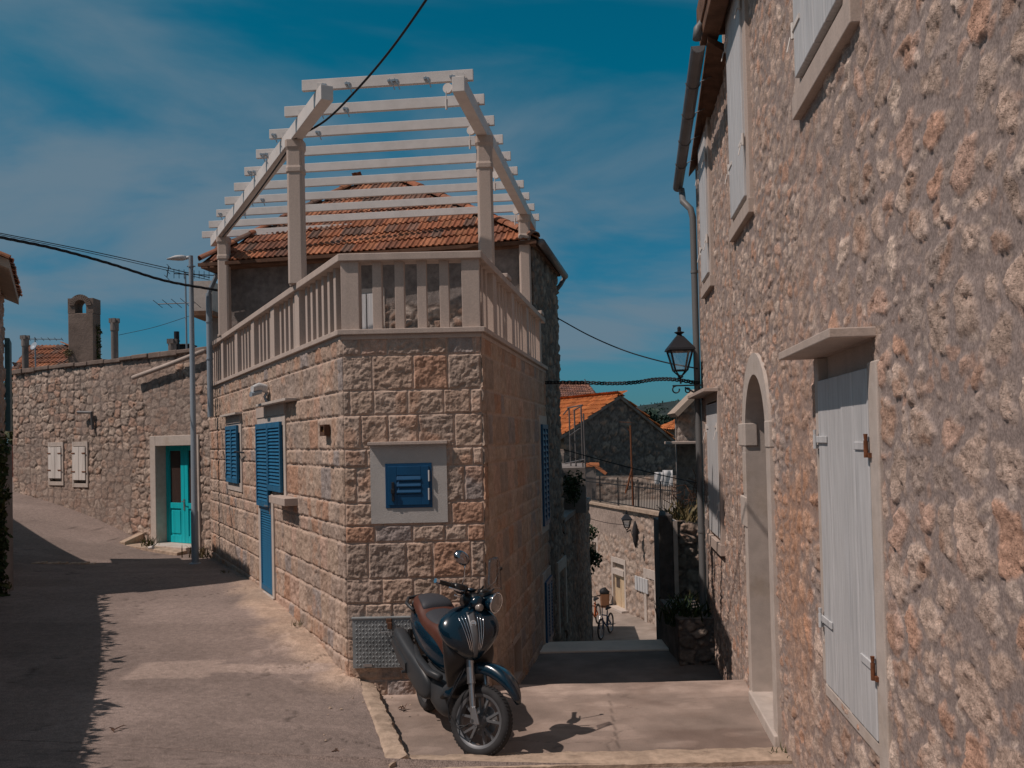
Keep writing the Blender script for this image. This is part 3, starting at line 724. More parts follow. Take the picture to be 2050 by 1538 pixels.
for k in range(10):
    yl = 10.0 + 0.776 * k; yr = 9.80 + 0.712 * k
    xl = lb0.x + ld.x * (yl - lb0.y) - 0.22; xr = rb0.x + rd.x * (yr - rb0.y) + 0.14
    mb = MB(); mb.bar((xl, yl, BT + 0.063), (xr, yr, BT + 0.063), 0.05, 0.122); s_ = mb.build('slat', M['pergola'], perg, bevel=0.004)
    for t in hooks.get(k, ()):
        p = Vector((xl, yl - 0.026, BT + 0.05)).lerp(Vector((xr, yr - 0.026, BT + 0.05)), t); hook(p, 1, s_, M['steel'])
    # steel straps that tie the slat to the two beams
    for (b0, d_, yy) in ((lb0, ld, yl), (rb0, rd, yr)):
        x = b0.x + d_.x * (yy - b0.y); mb = MB(); mb.box((x - 0.045, yy - 0.06, BT - 0.02), (x + 0.045, yy - 0.028, BT + 0.07)); mb.build('bracket', M['pergola'], s_)
# small pulleys for the awning under the right beam
for y_ in (9.75, 11.1, 13.0, 15.1):
    x = rb0.x + rd.x * (y_ - rb0.y); mb = MB()
    c = Vector((x - 0.13, y_, ZT + 0.07)); mb.lathe([(0.012, -0.02), (0.055, -0.02), (0.055, -0.012), (0.042, 0), (0.055, 0.012), (0.055, 0.02), (0.012, 0.02)], c, (0.3, 1, 0), 16)
    mb.bar(c + Vector((0, 0, 0)), c + Vector((0.13, 0, 0.03)), 0.03, 0.05); mb.tube([c + Vector((-0.02, -0.03, -0.04)), c + Vector((-0.02, -0.03, -0.13))], 0.006, 6); mb.tube([c + Vector((-0.02, -0.03, -0.13)), c + Vector((-0.02, -0.03, -0.24))], [0.016, 0.012], 8)
    mb.build('pulley', M['pergola'], perg, smooth=False)

# ================================================================== OLD HOUSE BEHIND THE TERRACE
TILES = [(0.30, 0.115, 0.06), (0.26, 0.10, 0.055), (0.33, 0.14, 0.075), (0.22, 0.095, 0.06), (0.36, 0.15, 0.08), (0.20, 0.11, 0.08), (0.28, 0.12, 0.07), (0.14, 0.085, 0.065)]
def inside(poly, x, y):
    c = False; n = len(poly)
    for i in range(n):
        x0, y0 = poly[i]; x1, y1 = poly[(i + 1) % n]
        if (y0 > y) != (y1 > y) and x < (x1 - x0) * (y - y0) / (y1 - y0) + x0: c = not c
    return c
def tile_slope(mb, A, B, top, tw=0.21, tl=0.32, cols=TILES, wave=0.03, lift=0.028, seed=1, profile=None):
    """rows of clay tiles on the slope polygon A, B (eave) + top points"""
    r = random.Random(seed); A = Vector(A); B = Vector(B); T = [Vector(t) for t in top]
    x = (B - A).normalized(); c = sum(T, Vector()) / len(T); n = x.cross(c - A).normalized(); y = n.cross(x)
    if n.z < 0: n = -n; y = -y
    if y.z < 0: y = -y
    poly = [((p - A).dot(x), (p - A).dot(y)) for p in [A, B] + T]
    W = max(p[0] for p in poly); X0 = min(p[0] for p in poly); H = max(p[1] for p in poly)
    prof = profile or [(0, 0.1), (0.07, 0.85), (0.20, 1.0), (0.30, 0.2), (0.48, 0.0), (0.58, 0.75), (0.70, 0.8), (0.80, 0.1), (1.0, 0.05)]
    for j in range(int(H / tl) + 1):
        off = (tw / 2 if j % 2 else 0)
        for i in range(int(X0 / tw) - 1, int(W / tw) + 2):
            cx, cy = (i + 0.5) * tw + off, (j + 0.45) * tl
            if not inside(poly, cx, min(cy, H * 0.995)) : continue
            base = np.array(r.choice(cols)) * r.uniform(0.75, 1.2)
            jit = r.uniform(-0.006, 0.006); k = len(prof); vs = []; dy = r.uniform(-0.012, 0.012)
            for (yy, zz) in ((j * tl - 0.035 + dy, lift), ((j + 1) * tl + 0.02, 0.0)):
                for (px, pz) in prof:
                    q = A + x * (i * tw + off + px * tw * 1.02) + y * yy + n * (zz + pz * wave + 0.012 + jit); vs.append(q)
            for (px, pz) in prof:
                q = A + x * (i * tw + off + px * tw * 1.02) + y * (j * tl - 0.033 + dy) + n * (lift + pz * wave - 0.012 + jit); vs.append(q)
            fs = [(q, q + 1, k + q + 1, k + q) for q in range(k - 1)] + [(2 * k + q, 2 * k + q + 1, q + 1, q) for q in range(k - 1)]
            mb.add(vs, fs, tuple(base))
def ridge_tiles(mb, A, B, r_=0.1, L_=0.36, cols=TILES, seed=3):
    rr = random.Random(seed); A = Vector(A); B = Vector(B); d = (B - A); n = max(1, int(d.length / L_)); d = d / n
    up = Vector((0, 0, 1)); x = d.normalized().cross(up).normalized(); u = x.cross(d.normalized())
    for k in range(n):
        p0 = A + d * k; p1 = A + d * (k + 1.12); vs = []
        for p, rad in ((p0, r_ * 1.12), (p1, r_ * 0.92)):
            for a in range(9):
                t = math.pi * a / 8; vs.append(p + x * math.cos(t) * rad + u * (math.sin(t) * rad * 0.8))
        fs = [(a, a + 1, 9 + a + 1, 9 + a) for a in range(8)]
        m0 = len(vs)
        vs += [v - u * 0.02 for v in vs[:9]]; fs += [(m0 + a, m0 + a + 1, a + 1, a) for a in range(8)]
        mb.add(vs, fs, tuple(np.array(rr.choice(cols)) * rr.uniform(0.85, 1.2)))

old = thing('old_house', 'old rubble stone house with a hipped clay tile roof rising behind the white pergola', 'house', (-2.4, 17, 0))
E1 = Vector((-5.62, 16.35, 6.0)); E2 = Vector((0.46, 15.05, 6.0)); E3 = Vector((1.04, 18.0, 6.0)); E0 = Vector((-5.0, 20.4, 6.0)); R1 = Vector((-3.05, 18.1, 7.85)); R2 = Vector((-2.14, 17.9, 7.85))
mb = MB()
deck = [E1, E2, E3, E0, R1, R2]; dn = Vector((0, 0, -0.10))
mb.add(deck + [p + dn for p in deck[:4]], [(0, 1, 5, 4), (1, 2, 5), (2, 3, 4, 5), (3, 0, 4), (9, 8, 7, 6), (0, 6, 7, 1), (1, 7, 8, 2), (2, 8, 9, 3), (3, 9, 6, 0)])
roof = mb.build('roof', M['soffit'], old)
mb = MB(); tile_slope(mb, E1, E2, [R2, R1], seed=4); tile_slope(mb, E2, E3, [R2], seed=5); tile_slope(mb, E0, E1, [R1], seed=6); tile_slope(mb, E3, E0, [R1, R2], seed=8)
ridge_tiles(mb, E1 + Vector((0, 0, .05)), R1 + Vector((0, 0, .06))); ridge_tiles(mb, E2 + Vector((0, 0, .05)), R2 + Vector((0, 0, .06)), seed=7); ridge_tiles(mb, R1 + Vector((-.1, 0, .08)), R2 + Vector((.1, 0, .08)), seed=9)
mb.build('tiles', M['tile'], roof)
old_core = MB(); w0, w1 = BF.pt(0, 0, -0.08), BF.pt(5.7, 0, -0.08)
old_core.prism([(0.40, 15.32), (0.86, 17.95), (-4.6, 20.2), (w1.x + .05, w1.y + .05)], -3.8, 5.9); oc = old_core.build('wall', M['mortar_core'], old)
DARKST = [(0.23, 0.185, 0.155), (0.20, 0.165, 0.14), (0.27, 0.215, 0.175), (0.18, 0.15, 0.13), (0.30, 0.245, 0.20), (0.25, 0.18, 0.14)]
rub = rubble_fun(0.24, 0.20, 71, [(0.36, 0.29, 0.24), (0.28, 0.22, 0.18), (0.42, 0.36, 0.31), (0.30, 0.2, 0.15)], (0.22, 0.18, 0.155), 0.6, 0.03, 0.03)
def bf_fun(s, z):
    h, c = rub(s, z); m = sst(4.95, 5.1, z + 0.3 * (fbm(s * 1.5, z * 1.5, 3, 5) - 0.5)) ; m = np.maximum(m, sst(3.9, 4.1, s) * sst(4.5, 4.6, z))
    pc = np.array([0.20, 0.18, 0.17]) * (0.7 + 0.6 * fbm(s * 2, z * 3, 4, 6))[..., None]
    c = c[..., :3]; return h * (1 - m) + 0.02 * m, c * (1 - m[..., None]) + pc * m[..., None]
relief('wall_face', BF, np.linspace(0, 5.75, 190), lambda S: (3.75, 5.92), 80, bf_fun, M['far_rubble'], oc)
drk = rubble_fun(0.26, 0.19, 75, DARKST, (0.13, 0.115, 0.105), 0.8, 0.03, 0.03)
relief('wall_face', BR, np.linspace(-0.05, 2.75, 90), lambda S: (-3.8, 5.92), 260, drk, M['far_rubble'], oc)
mb = MB(); mb.bar(E2 + Vector((0.02, -0.06, -0.05)), E1 + Vector((-0.02, -0.06, -0.05)), 0.05, 0.06); mb.bar(E2 + Vector((0.05, 0, -0.05)), E3 + Vector((0.05, 0, -0.05)), 0.05, 0.06); mb.build('eave_board', M['wood_brown'], roof)
mb = MB(); mb.tube([E2 + Vector((0.10, -0.05, -0.06)), E3 + Vector((0.10, 0.1, -0.08))], 0.065, 10); mb.tube([E3 + Vector((0.10, 0.1, -0.08)), E3 + Vector((0.0, 0.12, -0.25)), E3 + Vector((-0.12, 0.05, -0.4))], 0.045, 8); mb.build('gutter', M['gutter'], roof, smooth=True)
sh = rect(BF, (704, 592), (762, 668)); mid = sh[0] + (sh[1] - sh[0]) * 0.42
wn = frame(BF, (sh[0] - 0.1, sh[1] + 0.1, 3.8, sh[3] + 0.1), 'window', M['pale_stone'], old, 0.12, -0.04, 0.04)
for (x0, x1) in ((sh[0] - 0.02, mid - 0.01), (mid + 0.01, sh[1])): plank_leaf(BF, x0, x1, 3.82, sh[3], 0.045, 'shutter', M['white_paint'], wn, 2)
# brown hanging tile under the eave
r_ = rect(BF, (795, 520), (835, 600))
# ------------------------------------------------------------------ street level
CTRL = np.array([(-1.77, 9.45, .17), (-2.17, 10.25, .30), (-3.2, 12.25, .46), (-4.0, 13.84, .52), (-5.76, 17.3, .48), (-6.2, 16.4, .50), (-7.9, 19.4, .53), (-9.75, 20.8, 1.02), (-12.8, 22.9, 1.59),
    (-8.2, 15.0, .60), (-7.7, 13.1, .55), (-6, 9.4, .45), (-5, 6.5, .42), (-1.35, 7.9, .14), (-1.6, 8.8, .15), (-1.1, 7.1, .075), (0, 7.1, .03), (1.0, 7.1, .03), (2.0, 7.1, .03), (0, 6.7, .035), (0, 5.0, .38), (0, 3, .72), (0, 0, 1.1), (-4, 0, 1.15), (3, 3, .85), (2.2, 5, .45),
    (-3, 7, .28), (-3.5, 10, .38), (-5, 12, .47), (-10.5, 17, .95), (-14, 20, 1.6), (-18, 24, 2.1), (-20, 10, 1.2), (-20, 0, 1.6), (-6, 22, .5), (-3, 18, .5), (5, 0, 1.2), (-10, 26, 1.4)])
def _tps_fit(p):
    n = len(p); d = np.hypot(p[:, None, 0] - p[None, :, 0], p[:, None, 1] - p[None, :, 1]); K = np.where(d > 0, d * d * np.log(d + 1e-12), 0) + np.eye(n) * 0.15
    Q = np.concatenate([np.ones((n, 1)), p[:, :2]], 1); A = np.zeros((n + 3, n + 3)); A[:n, :n] = K; A[:n, n:] = Q; A[n:, :n] = Q.T
    return np.linalg.solve(A, np.concatenate([p[:, 2], np.zeros(3)]))
_W = _tps_fit(CTRL)
def gz(x, y):
    x = np.asarray(x, float); y = np.asarray(y, float); s = _W[-3] + _W[-2] * x + _W[-1] * y
    for (cx, cy, _), w_ in zip(CTRL, _W):
        d = np.hypot(x - cx, y - cy); s = s + w_ * np.where(d > 0, d * d * np.log(d + 1e-12), 0)
    return s
def gz1(x, y): return float(gz(np.array([x]), np.array([y]))[0])

KF, KB = (-1.03, 7.16), (-1.66, 9.40)       # outer foot of the kerb, front and back
def x_right(y):
    if y < 7.22: return 2.45 + 0.1056 * (y - 9.65) + 0.05
    if y <= 9.42: return KF[0] + (KB[0] - KF[0]) * (y - KF[1]) / (KB[1] - KF[1]) + 0.02
    if y < 17.6: return -1.77 - 0.5056 * (y - 9.45) + 0.06
    return -5.9
ys = np.concatenate([np.arange(-3, 5.5, 0.25), np.arange(5.5, 7.20, 0.035), [7.215, 7.225], np.arange(7.25, 12, 0.04), np.arange(12, 18, 0.06), np.arange(18, 30.1, 0.3)])
u = np.concatenate([np.linspace(0, 0.55, 150)[:-1], np.linspace(0.55, 1, 70)])
XR = np.array([x_right(y) for y in ys]); XL = np.full(len(ys), -30.0)
u = 1 - (1 - np.linspace(0, 1, 260)) ** 2.1
u = np.sort(1 - np.linspace(0, 1, 260) ** 2.0)
xx = XL[:, None] + (XR - XL)[:, None] * u[None, :]; yy = np.repeat(ys[:, None], len(u), 1)
zz = gz(xx, yy)
n_b = fbm(xx * 1.1, yy * 1.1, 4, 3); n_f = fbm(xx * 7, yy * 7, 4, 8)
zz = zz + 0.010 * (n_b - 0.5) + 0.006 * (n_f - 0.5)
c = np.array([0.245, 0.191, 0.167])[None, None, :] * (0.80 + 0.34 * n_b + 0.18 * (n_f - 0.5))[..., None]
# pale concrete patch set across the street, dusty verge along the stone house
fd = (xx + 1.77) * LF.n.x + (yy - 9.45) * LF.n.y                        # distance out from the facade line
fs = (xx + 1.77) * LF.d.x + (yy - 9.45) * LF.d.y
verge = sst(0.62, 0.20, fd + 0.5 * (fbm(xx * 2.2, yy * 2.2, 4, 17) - 0.5) + 0.05 * np.abs(fs - 2.5)) * sst(-0.7, 0.2, fs) * sst(6.5, 4.2, fs)
c = c * (1 - verge[..., None] * 0.8) + np.array([0.46, 0.33, 0.235]) * (0.8 + 0.4 * n_f)[..., None] * verge[..., None] * 0.8
zz = zz + verge * 0.03
brk = sst(-0.5, 0.1, fs) * sst(2.4, 1.2, fs) * sst(1.25, 0.5, fd + 0.5 * (n_b - 0.5)) * sst(0.46, 0.60, fbm(xx * 3.0, yy * 3.0, 4, 27))
chip = fbm(xx * 16, yy * 16, 4, 28) - 0.45
zz = zz + brk * (0.05 * chip + 0.012); c = c * (1 + 0.9 * brk * chip)[..., None] + np.array([.05, .036, .026]) * brk[..., None]
pa = G(265, 1362, 0.27); pb = G(650, 1352, 0.17)
ty = (xx - pa.x) / (pb.x - pa.x); py = pa.y + (pb.y - pa.y) * ty
wd = np.where(ty < 0.42, 0.30, 0.13) + 0.10 * (fbm(xx * 3, yy * 3, 3, 41) - 0.5)
pt_ = sst(0.03, -0.02, np.abs(yy - py) - wd) * sst(-0.02, 0.02, ty) * sst(1.08, 1.0, ty)
c = c * (1 - pt_[..., None] * 0.9) + np.array([0.37, 0.285, 0.24]) * (0.85 + 0.3 * n_f)[..., None] * pt_[..., None] * 0.9
# old longitudinal patches and hairline cracks
f1, f2, r1, r2 = voro(xx * 0.55 + 0.35 * (fbm(xx * 2, yy * 2, 3, 60) - .5), yy * 0.40 + 0.35 * (fbm(xx * 2 + 9, yy * 2, 3, 61) - .5), 77)
cr = sst(0.012, 0.003, f2 - f1) * sst(0.50, 0.6, fbm(xx * 0.9, yy * 0.9, 3, 63))
c = c * (0.93 + 0.14 * r1)[..., None] * (1 - 0.5 * cr)[..., None]; zz = zz - 0.008 * cr
band = sst(0.50, 0.62, fbm(xx * 0.5 + 3, yy * 1.9, 4, 71)); c = c * (1 + 0.12 * band)[..., None]
def grid_mesh(name, xx, yy, zz, c, mt, parent=None, keep=None):
    ny, nx = xx.shape; v = np.stack([xx, yy, zz], -1).reshape(-1, 3); idx = np.arange(ny * nx).reshape(ny, nx)
    f = np.stack([idx[:-1, :-1], idx[:-1, 1:], idx[1:, 1:], idx[1:, :-1]], -1)
    f = f[keep].reshape(-1, 4) if keep is not None else f.reshape(-1, 4)
    me = bpy.data.meshes.new(name); me.from_pydata(v.tolist(), [], f.tolist()); me.update()
    at = me.color_attributes.new('col', 'FLOAT_COLOR', 'POINT'); cc = np.concatenate([np.clip(muted(c, 0.22), 0, 1).reshape(-1, 3), np.ones((ny * nx, 1))], 1).astype(np.float32); at.data.foreach_set('color', cc.ravel())
    return link(name, me, mt, parent, smooth=True)
tag(grid_mesh('street', xx, yy, zz, c, M['asphalt']), 'worn grey brown asphalt of the street climbing past the stone house', kind='structure')

# ------------------------------------------------------------------ sunken forecourt (concrete pad)
ys = np.linspace(7.2, 9.72, 110)
xx = np.stack([np.linspace(KF[0] + (KB[0] - KF[0]) * (y - KF[1]) / (KB[1] - KF[1]) + 0.06, 2.41 + 0.1056 * (y - 9.65) + 0.06, 150) for y in ys]); yy = np.repeat(ys[:, None], 150, 1)
n_b = fbm(xx * 1.6, yy * 1.6, 5, 13); n_f = fbm(xx * 8, yy * 8, 4, 14)
zz = 0.0 * xx + 0.012 * (n_b - 0.5) + 0.004 * (n_f - 0.5)
c = np.array([0.268, 0.206, 0.170])[None, None] * (0.66 + 0.62 * n_b + 0.2 * (n_f - 0.5))[..., None]
st_ = sst(0.50, 0.66, fbm(xx * 1.1 + 4, yy * 2.0, 4, 88)) * sst(0.9, 1.5, xx); c = c * (1 - 0.30 * st_)[..., None] + np.array([.05, .02, .012]) * (0.5 * st_)[..., None]
lt_ = sst(0.60, 0.70, fbm(xx * 2.3, yy * 5.0, 4, 89)); c = c * (1 + 0.22 * lt_)[..., None]
lip = sst(9.30, 9.36, yy + 0.05 * (n_f - 0.5)); c = c * (1 + 0.22 * lip)[..., None]; zz = zz + 0.012 * lip
f1, f2, r1, r2 = voro(xx * 0.75 + 0.4 * (fbm(xx * 2, yy * 2, 3, 90) - .5), yy * 0.6 + 0.4 * (fbm(xx * 2 + 9, yy * 2, 3, 91) - .5), 95)
cr = sst(0.012, 0.003, f2 - f1) * sst(0.52, 0.6, fbm(xx, yy, 3, 93)); c = c * (1 - 0.3 * cr)[..., None]; zz = zz - 0.006 * cr
xj = 0.86 + 0.05 * (yy - 8); jn = sst(0.012, 0.004, np.abs(xx - xj - 0.02 * (n_f - .5))) * (yy < 9.33); c = c * (1 - 0.4 * jn)[..., None]
tag(grid_mesh('forecourt', xx, yy, zz, c, M['concrete']), 'trodden concrete forecourt the motor scooter is parked on', kind='structure')
mb = MB(); mb.prism([(-0.6, 9.5), (2.6, 9.5), (2.6, 9.735), (-0.6, 9.735)], -1.0, -0.012); tag(mb.build('step', M['kerb']), 'stone riser below the forecourt edge', kind='structure')

# ------------------------------------------------------------------ kerbs
def kerb(name, pts, wz, label):
    """a rough kerb run: list of (outer xy, inner xy), z of outer / inner edges"""
    r = random.Random(5); vs = []; fs = []; n = len(pts)
    for i, ((ox, oy), (ix_, iy), zo, zi) in enumerate(pts):
        j = lambda a: r.uniform(-a, a) * .6
        vs += [(ox + j(.008), oy, -0.15), (ox + j(.008), oy + j(.006), zo - 0.012 + j(.006)), (ox + (ix_ - ox) * .12, oy + (iy - oy) * .12, zo + j(.007)), (ox + (ix_ - ox) * .5, oy + (iy - oy) * .5, (zo + zi) / 2 + 0.006 + j(.008)), (ix_ + (ox - ix_) * .10 + j(.012), iy + (oy - iy) * .1 + j(.008), zi + j(.008)), (ix_ + j(.018), iy + j(.014), zi - 0.025 + j(.008)), (ix_ + j(.012), iy, -0.15)]
    for i in range(n - 1):
        for k in range(6): fs.append((i * 7 + k, i * 7 + k + 1, (i + 1) * 7 + k + 1, (i + 1) * 7 + k))
    fs += [tuple(range(7)), tuple((n - 1) * 7 + k for k in range(6, -1, -1))]
    mb = MB(); mb.add(vs, fs); o = mb.build(name, M['kerb'], smooth=True, auto=35); return tag(o, label, kind='structure')
N_ = 46
pts = []
for i in range(N_):
    t = i / (N_ - 1); ox, oy = KF[0] + (KB[0] - KF[0]) * t, KF[1] + (KB[1] - KF[1]) * t; w_ = 0.155
    ix_, iy = -0.90 + (-1.485 + 0.90) * t + 0.008 * math.sin(i * 0.7), 7.33 + (9.46 - 7.33) * t
    pts.append(((ox, oy), (ix_, iy), max(gz1(ox, oy) + 0.015, 0.10), 0.115 + 0.02 * t))
kerb('kerb', pts, 0, 'rough pale stone kerb between the street and the forecourt')
pts = []
for i in range(60):
    x = -1.02 + (2.20 + 1.02) * i / 59; y = 7.20 + 0.006 * math.sin(i * 0.5)
    pts.append(((x, y), (x, y + 0.38 + 0.010 * math.sin(i * .8)), 0.062, 0.040))
kerb('kerb', pts, 0, 'flush pale stone strip along the front of the forecourt')
mb = MB(); mb.box((-1.0, 7.21, -0.3), (2.2, 7.31, 0.02)); tag(mb.build('kerb', M['kerb']), 'bedding under the flush stone strip', kind='structure')

mb = MB(); r = random.Random(31); a, b = G(60, 1134, gz1(*G(60, 1134, .7).to_2d())), G(188, 1130, gz1(*G(188, 1130, .55).to_2d())); n = 9
for k in range(n):
    p, q = a.lerp(b, k / n + .008), a.lerp(b, (k + 1) / n - .008); w_ = r.uniform(.12, .2); z0, z1 = p.z - .1, gz1((p.x + q.x) / 2, (p.y + q.y) / 2) + r.uniform(.012, .03)
    mb.hexa([(p.x, p.y, z0), (q.x, q.y, z0), (q.x, q.y + w_, z0), (p.x, p.y + w_, z0), (p.x, p.y, z1), (q.x, q.y, z1), (q.x, q.y + w_, z1 + .005), (p.x, p.y + w_, z1 + .005)])
tag(mb.build('kerb', M['kerb'], bevel=.012), 'row of flush edging stones crossing the shaded street', kind='structure')
mb = MB(); r = random.Random(63)
for _ in range(420):
    if r.random() < .93: s_ = abs(r.gauss(0, 2.0)); q_ = LF.pt(s_, 0, 0.04 + abs(r.gauss(0, .16)))
    else: q_ = Vector((KF[0] + (KB[0] - KF[0]) * r.random() - abs(r.gauss(0, .2)), r.uniform(7.2, 9.4), 0))
    if s_ > 7.5: continue
    z_ = gz1(q_.x, q_.y); d_ = r.choice((.006, .008, .01, .014, .02)); a_ = r.uniform(0, 6.28)
    v_ = [(q_.x + d_ * r.uniform(.7, 1.2) * math.cos(a_ + k * 1.2566), q_.y + d_ * r.uniform(.7, 1.2) * math.sin(a_ + k * 1.2566), z_ + d_ * r.uniform(.0, .4)) for k in range(5)] + [(q_.x, q_.y, z_ + d_ * r.uniform(.7, 1.1))]
    mb.add(v_, [(k, (k + 1) % 5, 5) for k in range(5)])
tag(mb.build('gravel', M['kerb']), 'grit and little stones scattered along the wall base and kerb', kind='stuff')
# ------------------------------------------------------------------ big ground, alley levels
far = MB(); r_ = 3000; far.box((-r_, 37, -5.0), (r_, r_, -4.6)); far.box((-r_, -r_, -5.0), (r_, 37, -4.7)); tag(far.build('ground', mat('distant_ground', (0.12, 0.12, 0.08), rough=0.95, var=0.3, vscale=0.05)), 'distant ground below the town', kind='structure')
def slab(name, poly, z0, z1, mt, label, res=70, col=(0.2, 0.17, 0.15)):
    """paved level: poly = 4 corners (x, y, z) front-left, front-right, back-right, back-left"""
    a, b, c_, d = [np.array(p, float) for p in poly]; U, Vv = np.meshgrid(np.linspace(0, 1, res), np.linspace(0, 1, res))
    p = (a * (1 - U[..., None]) + b * U[..., None]) * (1 - Vv[..., None]) + (d * (1 - U[..., None]) + c_ * U[..., None]) * Vv[..., None]
    n_ = fbm(p[..., 0] * 1.5, p[..., 1] * 1.5, 4, 31); nn = fbm(p[..., 0] * 7, p[..., 1] * 7, 3, 32)
    cc = np.array(col) * (0.7 + 0.6 * n_ + 0.2 * (nn - 0.5))[..., None]
    return tag(grid_mesh(name, p[..., 0], p[..., 1], p[..., 2] + 0.008 * (nn - 0.5), cc, mt), label, kind='structure')
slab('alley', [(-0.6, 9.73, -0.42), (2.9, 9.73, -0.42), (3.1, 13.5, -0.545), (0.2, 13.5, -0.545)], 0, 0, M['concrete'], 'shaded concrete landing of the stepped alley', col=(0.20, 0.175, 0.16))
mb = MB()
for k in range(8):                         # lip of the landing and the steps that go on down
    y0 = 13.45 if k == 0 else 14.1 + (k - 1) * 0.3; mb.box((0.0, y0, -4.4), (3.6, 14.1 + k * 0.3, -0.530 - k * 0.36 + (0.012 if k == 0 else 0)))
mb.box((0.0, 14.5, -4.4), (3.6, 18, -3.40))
tag(mb.build('step', mat('pale_step', (0.72, 0.62, 0.54), rough=.8, var=.12, vscale=3, stain=(.45, .37, .31), stain_scale=3), bevel=0.01), 'worn pale stone steps leading down from the landing', kind='structure')  # one pale base colour over the lip and all steps
slab('path', [(-6, 17.5, -3.56), (14, 17.5, -3.56), (14, 38, -3.58), (-6, 38, -3.58)], 0, 0, M['concrete'], 'sunlit concrete lane at the bottom of the alley', 140, (0.30, 0.25, 0.21))
# ================================================================== RUBBLE HOUSE ON THE RIGHT
def sY(Y): return (Y - 9.65) * math.hypot(0.1056, 1.0)
rh = thing('rubble_house', 'tall rubble stone house with white plank shutters filling the near side of the lane', 'house', (2.4, 9, 0))
R_ST = [(0.52, 0.38, 0.30), (0.43, 0.32, 0.255), (0.57, 0.43, 0.345), (0.53, 0.34, 0.255), (0.38, 0.30, 0.255), (0.62, 0.49, 0.40), (0.54, 0.31, 0.21), (0.48, 0.36, 0.29)]
cs0, ch_, zsp = sY(8.39), 0.575, 2.63
dz0, dz1 = 1.02, 2.985
dA = RW.hit(1751, 1120)[0]; dB = RW.hit(1649.5, 1120)[0]          # near and far edge of the big shutter
def or_(s, z): return 0.95 * np.exp(-((s - sY(6.7)) / 0.95) ** 2) * np.exp(-((z - 1.75) / 1.25) ** 2) + 0.04
rw_fun0 = rubble_fun(0.29, 0.215, 201, R_ST, (0.285, 0.230, 0.208), 0.56, 0.006, 0.021, or_, wob=0.40, small=0.6)
rw_fun1 = rubble_fun(0.20, 0.14, 231, R_ST, (0.295, 0.236, 0.212), 0.62, 0.005, 0.019, or_, wob=0.45, small=0.7)
def rw_fun(s, z):
    h0, c0 = rw_fun0(s, z); h1, c1 = rw_fun1(s, z)
    # finer packing farther along and higher up, larger boulders near by
    m = sst(0.40, 0.60, fbm(s * 0.6, z * 0.6, 3, 222) * 0.5 + 0.25 + 0.13 * (s + 3.2) + 0.04 * (z - 2.5))
    h = h0 * (1 - m) + h1 * m; c = c0 * (1 - m[..., None]) + c1 * m[..., None]
    # long ragged mortar fissures at the far end
    fis = sst(0.03, 0.0, np.abs(fbm(s * 3.0, z * 0.5, 3, 240) - 0.5)) * sst(sY(10.2), sY(10.8), s) * sst(2.0, 1.4, z)
    h = h - 0.04 * fis; c = c * np.concatenate([np.repeat((1 - 0.3 * fis)[..., None], 3, -1), np.ones(s.shape + (1,))], -1)
    return h, c
wins = {}
def wrect(uf, un, zb, zt):
    a1 = RW.hit(uf, 870)[0]; a0 = RW.hit(un, 870)[0]; return (a0, a1, zb, zt)
# sight lines lean, so each opening's ends are read at the height where they were measured
W0 = (RW.hit(1700, 30)[0], RW.hit(1612, 185)[0], 5.04, 6.45)
W1 = (RW.hit(1502, 409)[0], RW.hit(1473.8, 456)[0], 4.88, 7.1)
W3 = (RW.hit(1425.7, 557)[0], RW.hit(1412.7, 575.6)[0], 4.73, 6.55)
W4 = (RW.hit(1443, 930)[0], RW.hit(1422, 930)[0], RW.hit(1446, 1078)[1], RW.hit(1440, 805)[1])
def arch_hole(s, z): return (np.abs(s - cs0) < ch_ + 0.12) & ((z < zsp) | (np.hypot(s - cs0, z - zsp) < ch_ + 0.12)) & (z > -0.05)
Yg = 0.6 * (13.1 / 0.6) ** np.linspace(0, 1, 900)
zrow = np.concatenate([np.linspace(0, 0.62, 400)[:-1], np.linspace(0.62, 1, 170)])
core = MB()
for (y0, y1, zt) in ((0.6, 10.0, 7.25), (10.0, 13.08, 6.6)):
    x0, x1 = 2.41 + 0.1056 * (y0 - 9.65) + 0.45, 2.41 + 0.1056 * (y1 - 9.65) + 0.45
    core.prism([(x0, y0), (9.5, y0), (9.5, y1), (x1, y1)], -2.0, zt)
rcore = core.build('wall', M['mortar_core'], rh)
def holes_of(r_, m=0.05): return (r_[0] + m, r_[1] - m, r_[2] + m, r_[3] - m)
relief('wall_face', RW, sY(Yg), lambda S: (np.where(S < sY(9.8), -0.15, -1.4), np.where(S < sY(9.95), 7.25, 6.62)), zrow, rw_fun, M['rubble'], rcore,
       holes=[arch_hole, (dA - 0.02, dB + 0.02, dz0 - 0.02, 3.14)] + [holes_of(w_) for w_ in (W0, W1, W3, W4)], skirt=0.4)
# end wall beside the downpipe
mb = MB(); a = RW.pt(sY(13.09), 0, 0); mb.prism([(a.x - 0.0, 12.9), (a.x + 0.5, 12.9), (a.x + 0.55, 13.12), (a.x, 13.12)], -2, 6.55); mb.build('corner', M['plaster'], rcore)

